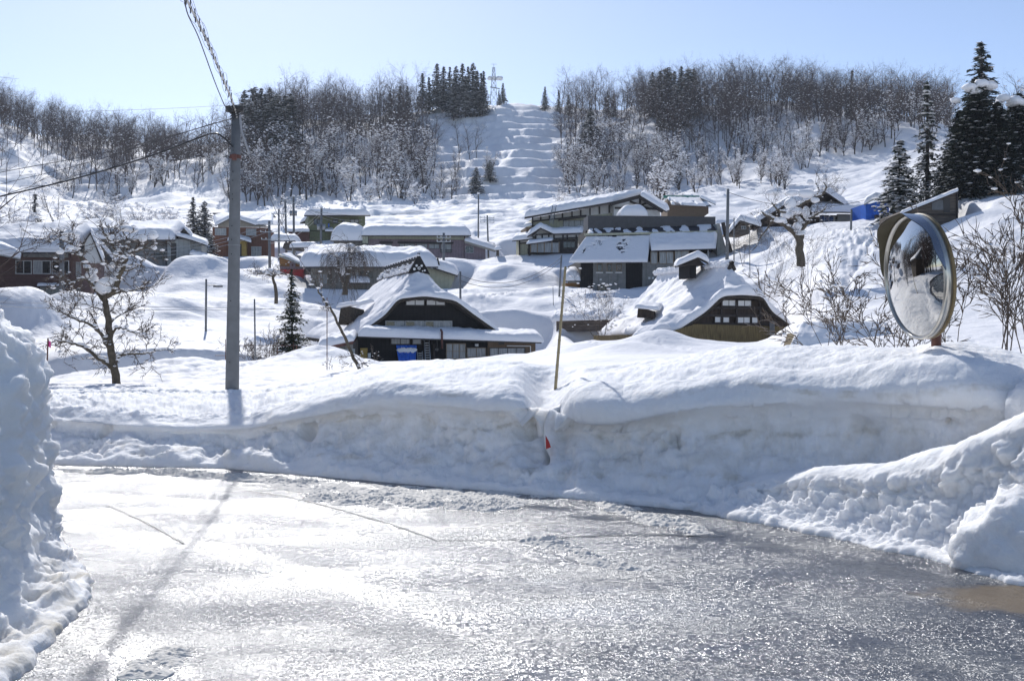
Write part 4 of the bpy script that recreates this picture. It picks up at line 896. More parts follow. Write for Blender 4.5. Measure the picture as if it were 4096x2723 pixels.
def holes(P, u, v):
    n = fbm(P.reshape(-1, 3) * .7, 3, off=9).reshape(P.shape[:2]) * .10
    def hh(cu, cv, wu, wv, sl=0.0): return np.exp(-(((u + n - cu - sl * (v - cv)) / wu) ** 4 + ((v + n - cv) / wv) ** 4))
    k = hh(.20, .72, .10, .24, -.12) + hh(.60, .66, .03, .3, .0) + hh(.68, .72, .08, .24, -.1) + hh(.40, .93, .07, .05) + hh(.62, .36, .04, .18) + hh(.12, .42, .05, .18)
    nf = fbm(P.reshape(-1, 3) * np.array([2.2, 5, 5]), 3, off=29).reshape(P.shape[:2]); k = k * sm(nf + np.clip(k, 0, 1) * .9, .35, .75)
    return 1 - np.clip(k, 0, 1) * (.9 + .1 * np.sign(np.sin(P[..., 2] * 14)))
H.snow([(sh(e0, 0, 0, .0), sh(e1, 0, 0, .0)), (sh(k0, .1, -.1, -.03), sh(ks, 0, -.1, -.03))], .17, nu=240, nv=200, nz_=.02, tf=holes, smooth_rows=False, under=-.12)
H.snow([(sh(e2, -.1, -.1), sh(e3, 0, -.1)), (sh(ks, -.1, -.1, -.02), sh(k1, 0, -.1, -.03))], .42, nz_=.07)
H.snow([(sh(k0, .3, .05, .3), sh(k1, -.2, .05, .3)), (sh(r0, .1, -.05), sh(r1, 0, -.05))], .12, nu=200, nv=60, nz_=.02, tf=patchy(-.05, 1.0, 5), smooth_rows=False, under=-.1)
a, b = P_(2486, 845, 3.2), P_(2592, 835, 3.2)
H.snow([((a[0], 3.2, r0[2] + 1.36), (b[0], 3.2, r0[2] + 1.36)), ((a[0], 6.4, r0[2] + 1.36), (b[0], 6.4, r0[2] + 1.36))], 1.1, nu=40, nv=30)

# long grey house under deep snow (centre)
H = House('long_house', 'long grey board house under deep snow behind the black farmhouse', 'house', 1242, 105, 1800, 107, 1160)
P_ = H.P
H.box('wall', 1244, 1068, 1640, 1160, 0, 9, M['greyboard'], down=2)
H.poly('end_wall', [(1640, 1066), (1700, 1066), (1822, 1100), (1800, 1160), (1640, 1160)], .2, 8, M['cream'])
H.window(1271, 1093, 1329, 1138, 0, 3, 'woodframe', gms=['curtain', 'curtain', 'glass']); H.window(1400, 1090, 1438, 1118, 0, 1, 'frame', 'curtain'); H.window(1440, 1085, 1490, 1112, 0, 2, 'darkframe', 'glass')
rws = gable_snow_rows(H, 1200, 1752, 1066, 1035, -1.1, 4.6, 10, .3); H.roof(rws, .15, 'roofmetal')
H.snow([(sh(a, 0, -.1), sh(b, 0, -.1)) if i == 0 else (a, b) for i, (a, b) in enumerate(rws)], 1.35, nu=130, nv=80, nz_=.08)
rws = [(P_(1730, 1068, -.8), P_(1730, 1052, 9)), (P_(1828, 1100, -.8), P_(1834, 1095, 9))]; slab('roof', rws, .15, M['darkwood'], H.e)
H.snow([(sh(a, 0, -.1), b) for a, b in rws], .85, nu=60, nv=50)
H.poly('roof_end', [(1736, 1064), (1752, 1025), (1760, 1064)], -.9, -.6, M['darkwood'])
rws = [(P_(1398, 1130, -1.6), P_(1480, 1130, -1.6)), (P_(1400, 1120, 0), P_(1480, 1120, 0))]; slab('canopy', rws, .12, M['darkwood'], H.e); H.snow(rws, .45, name='canopy_snow', nu=30, nv=20)
H.tube('antenna', [P_(1612, 1070, 4), P_(1612, 998, 4)], .05, M['steel'])

# maroon house (far left)
H = House('maroon_house', 'maroon house with a row of sliding windows under a deep snow roof', 'house', -160, 93, 340, 95, 1196)
P_ = H.P
H.box('wall', -160, 1010, 280, 1196, 0, 10, M['maroon'], down=2); H.poly('side_wall', [(281, 1010), (330, 985), (362, 1045), (362, 1196), (281, 1196)], .6, 8, M['pinkbrown'])
H.box('fascia', 92, 1012, 270, 1030, -.35, -.03, M['greywall'])
for x0, x1, g in ((62, 128, ['glass', 'glass']), (133, 204, ['curtain', 'glass']), (207, 277, ['glass', 'glass'])): H.window(x0, 1041, x1, 1097, 0, 2, 'frame', gms=g, fw=.08)
H.window(304, 1048, 325, 1105, .6, 1, 'frame', 'curtain'); H.window(305, 1155, 323, 1190, .6, 2, 'frame', 'curtain'); H.box('shutter', 160, 1143, 240, 1196, -.1, -.02, M['palegrey'])
rws = [(P_(148, 1143, -1.2), P_(236, 1143, -1.2)), (P_(150, 1137, 0), P_(236, 1137, 0))]; slab('canopy', rws, .1, M['darkwood'], H.e); H.snow(rws, .15, name='canopy_snow', nu=30, nv=16)
rws = gable_snow_rows(H, -220, 300, 1008, 945, -1.2, 4.5, 11, .1); rws = [(a, b) for a, b in rws]; rws[1] = (rws[1][0], P_(362, 930, 4.5)); rws[2] = (rws[2][0], sh(rws[2][1], 1.5))
H.roof(rws, .15, 'roofmetal'); H.snow([(sh(rws[0][0], 0, -.1), sh(rws[0][1], 0, -.1)), rws[1], rws[2]], 1.0, nu=120, nv=80, nz_=.1)
H.poly('gable_board', [(312, 1005), (363, 935), (412, 1052), (360, 1052)], -.9, -.6, M['plaster'])
H.poly('verge', [(306, 1006), (362, 928), (414, 1056), (410, 1060), (361, 936), (313, 1010)], -1.0, -.88, M['darkwood'])
rws = [(P_(363, 930, -1), P_(363, 930, 6)), (P_(416, 1054, -1), P_(420, 1046, 6))]; H.snow(rws, .55, nu=30, nv=40)
H.window(321, 981, 339, 1010, -.9, 1, 'darkframe', 'glass')
rws = [(P_(-160, 1010, -3.2), P_(-160, 1000, 0)), (P_(-40, 1008, -3.2), P_(-40, 998, 0)), (P_(82, 1032, -3.2), P_(84, 1024, 0))]; slab('porch_roof', rws, .14, M['palegrey'], H.e); H.snow(rws, .85, name='porch_snow', nu=40, nv=60)

# grey house behind it
H = House('grey_house', 'pale grey house with a lean-to garage between the maroon house and the tall pole', 'house', 400, 114, 862, 116, 1072)
P_ = H.P
H.box('wall', 430, 955, 680, 1072, 0, 8, M['greywall'], down=2, yref=0); H.box('white_wall', 670, 955, 762, 1072, -1.0, 7, M['palegrey'], down=2)
H.poly('side_wall', [(762, 955), (806, 972), (806, 1072), (762, 1072)], -.6, 6, M['palegrey'])
H.box('window_recess', 615, 1010, 662, 1037, -.05, -.01, M['glass']); H.window(778, 978, 786, 1004, -.6, 1, 'frame', 'curtain'); H.window(792, 984, 806, 1008, -.6, 2, 'frame', 'curtain')
mb = MB(); mb.tube([P_(664, 966, -.1), P_(664, 1060, -.1)], .08, 6); mb.build('downpipe', M['polegrey'], H.e)
H.box('doorway', 684, 972, 705, 1045, -1.08, -1.01, M['darkframe'])
rws = gable_snow_rows(H, 120, 492, 955, 905, -1.0, 4, 9, 1.6); H.roof(rws, .15, 'roofmetal'); H.snow(rws, .95, nu=90, nv=60)
H.box('wing_wall', 380, 930, 492, 1060, 1.0, 8, M['greyboard'], down=2)
rws = gable_snow_rows(H, 470, 700, 958, 916, -1.2, 4, 9, .0); rws[1] = (rws[1][0], P_(738, 916, 4)); rws[2] = (rws[2][0], sh(rws[2][1], 1))
H.roof(rws, .15, 'roofmetal'); H.snow(rws, .95, nu=90, nv=60)
H.poly('gable_end', [(705, 945), (738, 912), (760, 945)], -1.2, -.9, M['darkwood'])
rws = [(P_(738, 915, -1.3), P_(738, 915, 5)), (P_(768, 945, -1.3), P_(772, 942, 5))]; H.snow(rws, .4, nu=20, nv=20)
rws = [(P_(706, 942, -1.6), P_(712, 938, 4)), (P_(770, 960, -1.6), P_(772, 950, 4)), (P_(830, 981, -1.6), P_(834, 974, 4))]; slab('roof', rws, .16, M['darkwood'], H.e); H.snow(rws, .38, nu=30, nv=50)
H.poly('garage_wall', [(760, 1018), (910, 1058), (910, 1085), (760, 1085)], -3.4, -.5, M['palegrey']); H.box('garage_door', 764, 1046, 836, 1080, -3.48, -3.41, M['darkframe'])
rws = [(P_(758, 1016, -3.9), P_(764, 1012, -.4)), (P_(912, 1058, -3.9), P_(916, 1052, -.4))]; slab('garage_roof', rws, .14, M['frame'], H.e); H.snow(rws, .42, name='garage_snow', nu=30, nv=50)

# red-brown house behind the pole
H = House('red_brown_house', 'red brown house with beige gable behind the tall pole', 'house', 800, 139, 1078, 140, 1034)
P_ = H.P
H.box('wall', 850, 908, 1074, 1036, 0, 8, M['redbrown'], down=2, yref=0); H.box('wall', 920, 960, 985, 1036, -1.2, -.01, M['yellowwall'], down=2); H.box('door', 932, 975, 966, 1030, -1.28, -1.21, M['darkframe'])
H.poly('gable_wall', [(872, 908), (872, 888), (932, 868), (1072, 905), (1072, 909)], -.12, -.01, M['beige'])
for a in ((860, 912, 905, 942), (984, 915, 1025, 943), (1005, 986, 1046, 1030)): H.window(*a, 0, 2, 'frame', 'curtain', rows=2 if a[1] > 980 else 1)
r0, r1 = P_(870, 860, 3), P_(1090, 862, 3)
rws = [(P_(862, 902, -1), P_(932, 866, -1)), (P_(852, 868, 4), P_(935, 858, 4))]; slab('roof', rws, .12, M['roofmetal'], H.e); H.snow(rws, .4, nu=40, nv=30)
rws = [(P_(932, 868, -1), P_(1024, 900, -1)), (P_(934, 858, 4), P_(1092, 862, 4))]; slab('roof', rws, .12, M['roofmetal'], H.e); H.snow(rws, .45, nu=40, nv=30)
rws = [(P_(1020, 898, -1), P_(1092, 896, -1)), (P_(1010, 862, 4), P_(1094, 862, 4))]; slab('roof', rws, .12, M['roofmetal'], H.e); H.snow(rws, .4, nu=40, nv=30)
H.box('ridge_board', 850, 851, 1092, 858, 4, 8, M['roofmetal'])
rws = [(P_(910, 962, -2), P_(950, 952, -2)), (P_(912, 956, 0), P_(950, 946, 0))]; slab('porch_roof', rws, .1, M['darkwood'], H.e); H.snow(rws, .35, name='porch_snow', nu=20, nv=16)
rws = [(P_(950, 952, -2), P_(1005, 970, -2)), (P_(950, 946, 0), P_(1005, 962, 0))]; slab('porch_roof', rws, .1, M['darkwood'], H.e); H.snow(rws, .35, name='porch_snow', nu=20, nv=16)

# small things between
H = House('brown_shed', 'low brown shed with snow on its roof beside the green house', 'shed', 1150, 158, 1236, 158.2, 960); P_ = H.P
H.box('wall', 1154, 925, 1236, 962, 0, 5, M['rust'], down=2); rws = [(P_(1146, 926, -.8), P_(1238, 926, -.8)), (P_(1160, 912, 5), P_(1238, 912, 5))]; H.roof(rws, .12, 'roofmetal'); H.snow(rws, .4, nu=40, nv=20)
H = House('snowed_in_shed', 'snow covered shed with a dark open front below the green house', 'shed', 1085, 136, 1200, 136.2, 995); P_ = H.P
H.poly('wall', [(1130, 992), (1136, 972), (1185, 964), (1200, 985), (1200, 996)], 0, 4, M['oldwood']); rws = [(P_(1084, 962, -.6), P_(1084, 958, 5)), (P_(1180, 962, -.6), P_(1180, 958, 5)), (P_(1205, 985, -.6), P_(1206, 980, 5))]; slab('roof', rws, .15, M['roofmetal'], H.e); H.snow(rws, .75, nu=30, nv=60)
H = House('carport', 'flat carport under a thick snow slab in front of the green house', 'carport', 1160, 131, 1268, 131.2, 1004); P_ = H.P
rws = [(P_(1158, 990, -1), P_(1268, 988, -1)), (P_(1160, 986, 3), P_(1266, 984, 3))]; H.roof(rws, .1, 'darkwood'); H.snow(rws, .55, nu=50, nv=24)
mb = MB(); [mb.tube([P_(x_, 990, y_), sh(P_(x_, 1004, y_), 0, 0, -.8)], .06, 6) for x_ in (1170, 1258) for y_ in (-.6, 2.4)]; mb.build('post', M['steel'], H.e)
H = House('red_shed', 'small wooden shed with a red base below the red brown house', 'shed', 1116, 113, 1215, 113.3, 1090); P_ = H.P
H.poly('wall', [(1118, 1026), (1200, 1054), (1200, 1068), (1118, 1068)], 0, 4, M['orange_wood']); H.box('base', 1120, 1077, 1214, 1095, -.3, 4, M['red'], down=1); H.box('band', 1119, 1066, 1208, 1077, -.15, 3.9, M['pink'])
H.poly('niche', [(1159, 1068), (1159, 1052), (1170, 1045), (1182, 1052), (1182, 1068)], -.12, -.02, M['pink']); mb = MB(); mb.tube([P_(1170, 1060, -.14), P_(1170, 1060, -.2)], .1, 8); mb.build('emblem', M['rust'], H.e)
rws = [(P_(1114, 1018, -.6), P_(1120, 1014, 4.5)), (P_(1202, 1052, -.6), P_(1206, 1046, 4.5))]; slab('roof', rws, .2, M['palegrey'], H.e); H.snow([(sh(a, .3), sh(b, 1)) if i == 0 else (a, b) for i, (a, b) in enumerate(rws)], .16, nu=20, nv=30)

# pink house with long snow roof
H = House('pink_house', 'long pink house with a flat snow roof and a side wing', 'house', 1330, 134, 1860, 136, 1040); P_ = H.P
H.box('wall', 1474, 955, 1856, 1042, 0, 9, M['pink'], down=2); H.box('fascia', 1474, 942, 1856, 959, -.25, 8.9, M['cream']); H.box('wall', 1334, 962, 1472, 1042, .6, 9, M['greywall'], down=2, yref=0)
H.box('cornice', 1334, 958, 1472, 966, .4, .58, M['cream']); H.box('bay', 1450, 940, 1472, 972, -1, .5, M['cream'])
for a, n, g in (((1360, 983, 1440, 1000), 3, 'curtain'), ((1524, 975, 1568, 995), 2, 'curtain'), ((1598, 974, 1660, 995), 3, 'curtain'), ((1666, 974, 1710, 996), 2, 'curtain'), ((1715, 974, 1758, 996), 2, 'curtain'), ((1762, 974, 1806, 1010), 2, 'curtain')):
    H.window(*a, .6 if a[0] < 1450 else 0, n, 'frame' if a[0] < 1450 else 'darkframe', g)
mb = MB(); mb.box(P_(1518, 968, -.8)[0], P_(1572, 968, -.8)[0], -.8, -.01, P_(1518, 968, -.8)[2] - .08, P_(1518, 966, -.8)[2]); mb.box(P_(1590, 968, -.8)[0], P_(1814, 968, -.8)[0], -.8, -.01, P_(1590, 968, -.8)[2] - .08, P_(1590, 966, -.8)[2]); mb.build('canopy', M['darkwood'], H.e)
mb = MB()
for k in range(12): mb.beam(P_(1763 + 4 * k, 999, -.25), P_(1763 + 4 * k, 1012, -.25), .03, .03)
mb.beam(P_(1760, 999, -.25), P_(1810, 999, -.25), .05, .05); mb.build('railing', M['darkframe'], H.e)
rws = gable_snow_rows(H, 1446, 1884, 941, 930, -1.2, 4.5, 10, .1); H.roof(rws, .15, 'darkwood'); H.snow(rws, 1.1, nu=120, nv=60)
rws = gable_snow_rows(H, 1322, 1470, 962, 945, -.7, 5, 10, .6); H.roof(rws, .15, 'darkwood'); H.snow(rws, 1.75, nu=60, nv=60)
H.poly('wing_wall', [(1858, 962), (1942, 990), (1942, 1040), (1858, 1040)], -.4, 6, M['pink']); H.window(1862, 984, 1894, 1012, -.4, 2, 'frame', 'glass', rows=2)
rws = [(P_(1858, 962, -1), P_(1866, 952, 6)), (P_(1982, 1000, -1), P_(1984, 988, 6))]; slab('wing_roof', rws, .3, M['beige'], H.e); H.snow(rws, .5, name='wing_snow', nu=30, nv=60)
# hut with a small square snow cap beside it
H = House('well_hut', 'tiny hut with a square snow cap at the end of the pink house', 'hut', 1984, 132, 1998, 132, 1022); P_ = H.P
H.box('wall', 1985, 1002, 1996, 1022, 0, 1, M['oldwood'], down=0); rws = [(P_(1978, 1000, -.5), P_(2006, 998, -.5)), (P_(1978, 998, 1.4), P_(2006, 996, 1.4))]; H.roof(rws, .08, 'darkwood'); H.snow(rws, .4, nu=20, nv=16)

# green house
H = House('green_house', 'two storey olive green house below the wooded slope', 'house', 1234, 159, 1462, 161, 966); P_ = H.P
H.box('wall', 1234, 856, 1312, 968, 0, 8, M['green'], down=2, yref=0); H.box('wall', 1312, 858, 1464, 968, 1.0, 8, M['green'], down=2, yref=0); H.box('belt', 1233, 922, 1312, 926, -.1, 0, M['darkwood'])
for a, y in (((1254, 875, 1285, 901), 0), ((1330, 878, 1353, 895), 1), ((1367, 878, 1379, 893), 1), ((1400, 876, 1436, 894), 1)): H.window(*a, y, 2 if a[2] - a[0] > 15 else 1, 'darkframe', 'curtain' if a[0] > 1390 else 'glass', fw=.12)
rws = gable_snow_rows(H, 1216, 1482, 860, 846, -1.4, 4, 9, 4.0); rws[0] = (sh(rws[0][0], 0), rws[0][1]); H.roof(rws, .2, 'darkwood'); H.snow(rws, .85, nu=90, nv=60)
rws = [(P_(1300, 925, -1.2), P_(1340, 925, -1.2)), (P_(1302, 918, 1), P_(1330, 914, 1))]; slab('porch_roof', rws, .1, M['darkwood'], H.e); H.snow(rws, .3, name='porch_snow', nu=20, nv=16)
H.box('tank', 1310, 894, 1318, 908, .3, 1, M['bluesheet'])

# traditional house, white panels and dark timbers
H = House('timbered_house', 'big timber framed house with white plaster panels and long snowy eaves', 'house', 2056, 133, 2400, 134.5, 1022); P_ = H.P
def timber(H, pts, y, w=.16, name='timber'):
    mb = MB()
    for a, b in pts: mb.beam(H.P(*a, y), H.P(*b, y), w, w)
    return mb.build(name, M['darkwood'], H.e)
H.poly('wall', [(2130, 874), (2480, 815), (2480, 960), (2130, 960)], 2.0, 7, M['cream'], yref=2.0)
H.poly('panel_band', [(2130, 872), (2480, 812), (2480, 850), (2345, 862), (2130, 888)], 1.8, 1.98, M['plaster'])
timber(H, [((2130, 886), (2345, 862)), ((2130, 870), (2130, 960))] + [((x_, 872 - (x_ - 2130) * .17), (x_, 886 - (x_ - 2130) * .11)) for x_ in (2163, 2198, 2217, 2250, 2288, 2323, 2360, 2398, 2437)], 1.72)
H.window(2131, 902, 2159, 922, 2, 2, 'darkframe', 'glass'); H.window(2252, 880, 2345, 914, 2, 4, 'darkframe', 'curtain')
mb = MB(); mb.beam(P_(2236, 880, 1.2), P_(2345, 866, 1.2), 1.0, .12); mb.build('canopy', M['darkwood'], H.e)
rws = [(P_(2098, 868, .4), P_(2452, 806, -.6)), (P_(2140, 846, 6), P_(2568, 776, 6)), (P_(2150, 850, 11), P_(2580, 800, 12))]
slab('roof', rws, .25, M['darkwood'], H.e); H.snow(rws, .75, nu=140, nv=60, nz_=.14)
H.poly('gable_panel', [(2455, 812), (2560, 788), (2640, 838), (2640, 880), (2455, 880)], .6, 1.4, M['plaster'], yref=.6)
H.poly('verge_board', [(2440, 812), (2562, 782), (2656, 842), (2650, 850), (2560, 793), (2448, 822)], -.9, -.4, M['darkwood']); timber(H, [((2460, 832), (2640, 836)), ((2560, 792), (2560, 836)), ((2520, 806), (2600, 836)), ((2600, 806), (2530, 836))], .45, .22)
rws = [(P_(2562, 782, -1), P_(2570, 774, 8)), (P_(2664, 844, -1), P_(2678, 838, 8))]; slab('roof', rws, .2, M['darkwood'], H.e); H.snow(rws, .6, nu=40, nv=60)
# lower wing with its own gable
H.poly('wing_wall', [(2118, 965), (2312, 955), (2312, 1024), (2118, 1024)], -1.4, 1.9, M['darkwood'], yref=-1.4); H.poly('wing_panel', [(2143, 940), (2216, 940), (2320, 930), (2320, 951), (2143, 958)], -1.55, -1.42, M['plaster'], yref=-1.5)
H.poly('wing_gable', [(2128, 945), (2163, 914), (2212, 932), (2212, 942), (2143, 944)], -1.3, -.6, M['plaster'], yref=-1.5)
timber(H, [((2128, 943), (2163, 912)), ((2163, 912), (2216, 934)), ((2143, 958), (2320, 950)), ((2143, 939), (2320, 930))] + [((x_, 940), (x_, 957)) for x_ in (2143, 2169, 2195, 2216, 2252, 2269, 2305)], -1.65, .15)
rws = [(P_(2110, 944, -2.2), P_(2110, 940, 1.6)), (P_(2162, 910, -2.2), P_(2162, 906, 1.6)), (P_(2214, 934, -2.2), P_(2214, 928, 1.6)), (P_(2330, 930, -2.2), P_(2335, 916, 1.6))]; slab('wing_roof', rws, .18, M['darkwood'], H.e); H.snow(rws, .5, name='wing_snow', nu=40, nv=110, nz_=.1)
H.box('porch_screen', 2123, 970, 2236, 1010, -2.6, -2.5, M['curtain']); [MB().beam(P_(x_, 968, -2.65), P_(x_, 1010, -2.65), .1, .1).build('porch_post', M['woodframe'], H.e) for x_ in (2123, 2150, 2178, 2208, 2236)]
rws = [(P_(2105, 976, -3.4), P_(2208, 962, -3.4)), (P_(2112, 970, -1.5), P_(2214, 957, -1.5))]; slab('porch_roof', rws, .12, M['darkwood'], H.e); H.snow(rws, .3, name='porch_snow', nu=40, nv=16)
H.window(2252, 966, 2300, 992, -1.4, 3, 'darkframe', 'glass')
H.poly('end_wall', [(2076, 958), (2142, 952), (2142, 1024), (2076, 1024)], -.4, 2, M['cream'], yref=-.4); H.poly('end_panel', [(2078, 957), (2142, 951), (2142, 968), (2078, 974)], -.55, -.42, M['plaster']); timber(H, [((2078, 957), (2078, 1024)), ((2078, 974), (2142, 968)), ((2111, 955), (2111, 971))], -.6, .14)
rws = [(P_(2048, 962, -1.4), P_(2130, 954, -1.4)), (P_(2060, 950, 2), P_(2130, 942, 2))]; slab('end_roof', rws, .14, M['darkwood'], H.e); H.snow(rws, .55, name='end_snow', nu=40, nv=24)
H.window(2110, 994, 2120, 1014, -.4, 1, 'darkframe', 'glass')
rws = [(P_(2094, 908, 1), P_(2128, 900, 1)), (P_(2098, 902, 4), P_(2128, 896, 4))]; H.snow(rws, .4, name='side_snow', nu=20, nv=16); H.box('side_wall', 2105, 908, 2130, 940, 1.4, 6, M['tanwall'], down=2)
a0, b0 = wpt(H, P_(2204, 896, 1.2)), wpt(H, P_(2218, 822, -.6)); m = MB(); u = H.ux * .22
m.beam(a0 - u, b0 - u, .07, .07); m.beam(a0 + u, b0 + u, .07, .07); [m.beam(a0 + (b0 - a0) * k / 12 - u, a0 + (b0 - a0) * k / 12 + u, .05, .05) for k in range(1, 12)]
tag(m.build('ladder', M['steel']), 'thin ladder standing against the snowy eaves of the timber framed house', 'ladder')

# shed with green ridge
H = House('green_ridged_shed', 'wooden shed with a green metal ridge behind the timber framed house', 'shed', 2668, 148, 2836, 148.2, 850); P_ = H.P
H.poly('wall', [(2670, 796), (2686, 814), (2834, 822), (2834, 880), (2670, 880)], 0, 5, M['tanwall'])
rws = [(P_(2686, 816, -.9), P_(2846, 824, -.9)), (P_(2668, 792, 4), P_(2806, 794, 4))]; H.roof(rws, .12, 'tiles'); H.snow(rws, .22, nu=60, nv=40, tf=patchy(-.35, .6, 3), under=-.1)
H.box('ridge_cap', 2656, 782, 2798, 792, 4.0, 4.6, M['greenmetal']); rws = [(P_(2800, 790, 1), P_(2802, 788, 5)), (P_(2862, 818, 1), P_(2864, 815, 5))]; slab('roof', rws, .1, M['tiles'], H.e); H.snow(rws, .35, nu=20, nv=30)
# low white house roof between
H = House('low_house', 'low house mostly hidden under snow beside the black slate roof', 'house', 2866, 128, 2990, 129, 945); P_ = H.P
H.box('wall', 2872, 906, 2990, 930, 0, 6, M['cream'], down=2); rws = gable_snow_rows(H, 2862, 2992, 905, 880, -.8, 3, 7, .4); H.roof(rws, .12, 'darkwood'); H.snow(rws, .7, nu=50, nv=40)
# right house group
H = House('gabled_house', 'old wooden house with dark gable behind the knotty snow laden tree', 'house', 3040, 110, 3430, 112, 912); P_ = H.P
H.box('wall', 3050, 862, 3426, 915, 0, 9, M['brown_board'], down=2); H.box('light_wall', 3352, 856, 3428, 900, -.3, -.02, M['beige'], down=2); H.window(3278, 860, 3352, 898, 0, 4, 'frame', 'glass', rows=2)
H.poly('gable_wall', [(3245, 814), (3302, 768), (3380, 820)], .4, 3, M['darkwood'], yref=.4)
rws = [(P_(3120, 866, -1), P_(3120, 858, 8)), (P_(3300, 765, -1), P_(3296, 765, 8)), (P_(3385, 822, -1), P_(3385, 818, 8))]; slab('roof', rws, .15, M['darkwood'], H.e); H.snow(rws, .6, nu=40, nv=90)
rws = [(P_(3240, 846, -1.5), P_(3470, 848, -1.5)), (P_(3250, 822, 1.5), P_(3440, 826, 1.5))]; slab('lower_roof', rws, .15, M['darkwood'], H.e); H.snow(rws, .65, nu=80, nv=40)
rws = [(P_(3000, 905, -1), P_(3000, 898, 7)), (P_(3150, 812, -1), P_(3150, 806, 7)), (P_(3262, 800, -1), P_(3262, 795, 7))]; H.snow(rws, .6, name='wing_snow', nu=30, nv=60); slab('wing_roof', rws, .15, M['darkwood'], H.e)
H.poly('wing_wall', [(3010, 912), (3150, 822), (3250, 812), (3250, 915), (3010, 915)], .2, 6, M['brown_board'])
H = House('small_gabled_shed', 'small dark shed with steep snowy gable left of the old wooden house', 'shed', 2916, 104, 3045, 104.2, 932); P_ = H.P
H.poly('wall', [(2928, 932), (2962, 888), (3000, 908), (3000, 935)], 0, 4, M['oldwood']); H.window(2964, 904, 2984, 918, 0, 2, 'frame', 'glass')
rws = [(P_(2914, 934, -.6), P_(2914, 930, 4.5)), (P_(2960, 880, -.6), P_(2962, 876, 4.5)), (P_(3044, 906, -.6), P_(3046, 900, 4.5))]; slab('roof', rws, .12, M['darkwood'], H.e); H.snow(rws, .55, nu=30, nv=50)
# blue-sheeted shed
H = House('blue_sheeted_shed', 'shed wrapped in bright blue sheeting under the fir trees', 'shed', 3460, 104, 3560, 104.1, 885); P_ = H.P
H.box('wall', 3463, 815, 3502, 882, 0, 4, M['bluesheet'], down=.5); H.box('wall', 3502, 808, 3556, 858, -.8, 4, M['bluesheet']); H.box('base', 3504, 858, 3556, 884, -.4, 3.5, M['oldwood'], down=1)
rws = [(P_(3456, 816, -1.2), P_(3456, 812, 4.5)), (P_(3500, 790, -1.2), P_(3500, 788, 4.5)), (P_(3560, 802, -1.2), P_(3562, 800, 4.5))]; slab('roof', rws, .15, M['palegrey'], H.e); H.snow(rws, .5, nu=30, nv=50)
# lean-to plank shed by the mirror
H = House('plank_shed', 'weathered plank shed with a steep single pitch roof above the road mirror', 'shed', 3600, 84, 3830, 84.3, 925); P_ = H.P
H.poly('wall', [(3612, 852), (3826, 772), (3830, 925), (3612, 925)], 0, 4.5, M['oldwood']); H.box('sheet', 3728, 800, 3790, 840, -.06, -.01, M['polegrey']); H.box('door', 3775, 790, 3800, 850, -.1, -.062, M['darkframe'])
rws = [(P_(3600, 856, -.6), P_(3604, 850, 5)), (P_(3832, 764, -.6), P_(3834, 758, 5))]; slab('roof', rws, .12, M['darkwood'], H.e); H.snow(rws, .16, nu=24, nv=60)
timber(H, [((3612, 852), (3612, 925)), ((3828, 772), (3828, 925)), ((3612, 858), (3828, 858))], -.08, .12)
# snowed-in hut in front (right), only its gable corner and big snow roof show
H = House('snowed_in_hut', 'thatched hut almost buried in snow right of the straw skirted farmhouse', 'hut', 3160, 46, 3560, 46, 1400); P_ = H.P
H.poly('gable_wall', [(3170, 1400), (3194, 1332), (3222, 1400)], .2, 2.0, M['reed'])
rws = [(P_(3160, 1400, -.3), P_(3560, 1400, -.3)), (P_(3194, 1318, 1.2), P_(3560, 1322, 1.2)), (P_(3210, 1400, 3.4), P_(3560, 1400, 3.4))]
H.snow([(rws[0][0], rws[0][1]), rws[1], rws[2]], .38, nu=90, nv=50, nz_=.09)
mb = MB(); [mb.blob(sh(P_(x_, 1306, 1.2)), (.32, .3, .16), 0, x_, 2) for x_ in (3215, 3262, 3330, 3392)]; mb.build('ridge_snow', M['snow_roof'], H.e, True)
# retaining wall of dark stone
H = House('stone_wall', 'dark stone retaining wall under a snow ledge between the two thatched houses', 'wall', 2200, 88, 2480, 84, 1320); P_ = H.P
H.poly('wall', [(2225, 1278), (2300, 1264), (2480, 1270), (2480, 1325), (2225, 1325)], 0, 1.2, M['oldwood'])
H.snow([(P_(2205, 1284, -.5), P_(2485, 1276, -.5)), (P_(2215, 1262, .5), P_(2485, 1258, .5)), (P_(2215, 1262, 3.5), P_(2485, 1258, 3.5))], .45, name='ledge_snow', nz_=.16, nu=90, nv=40)
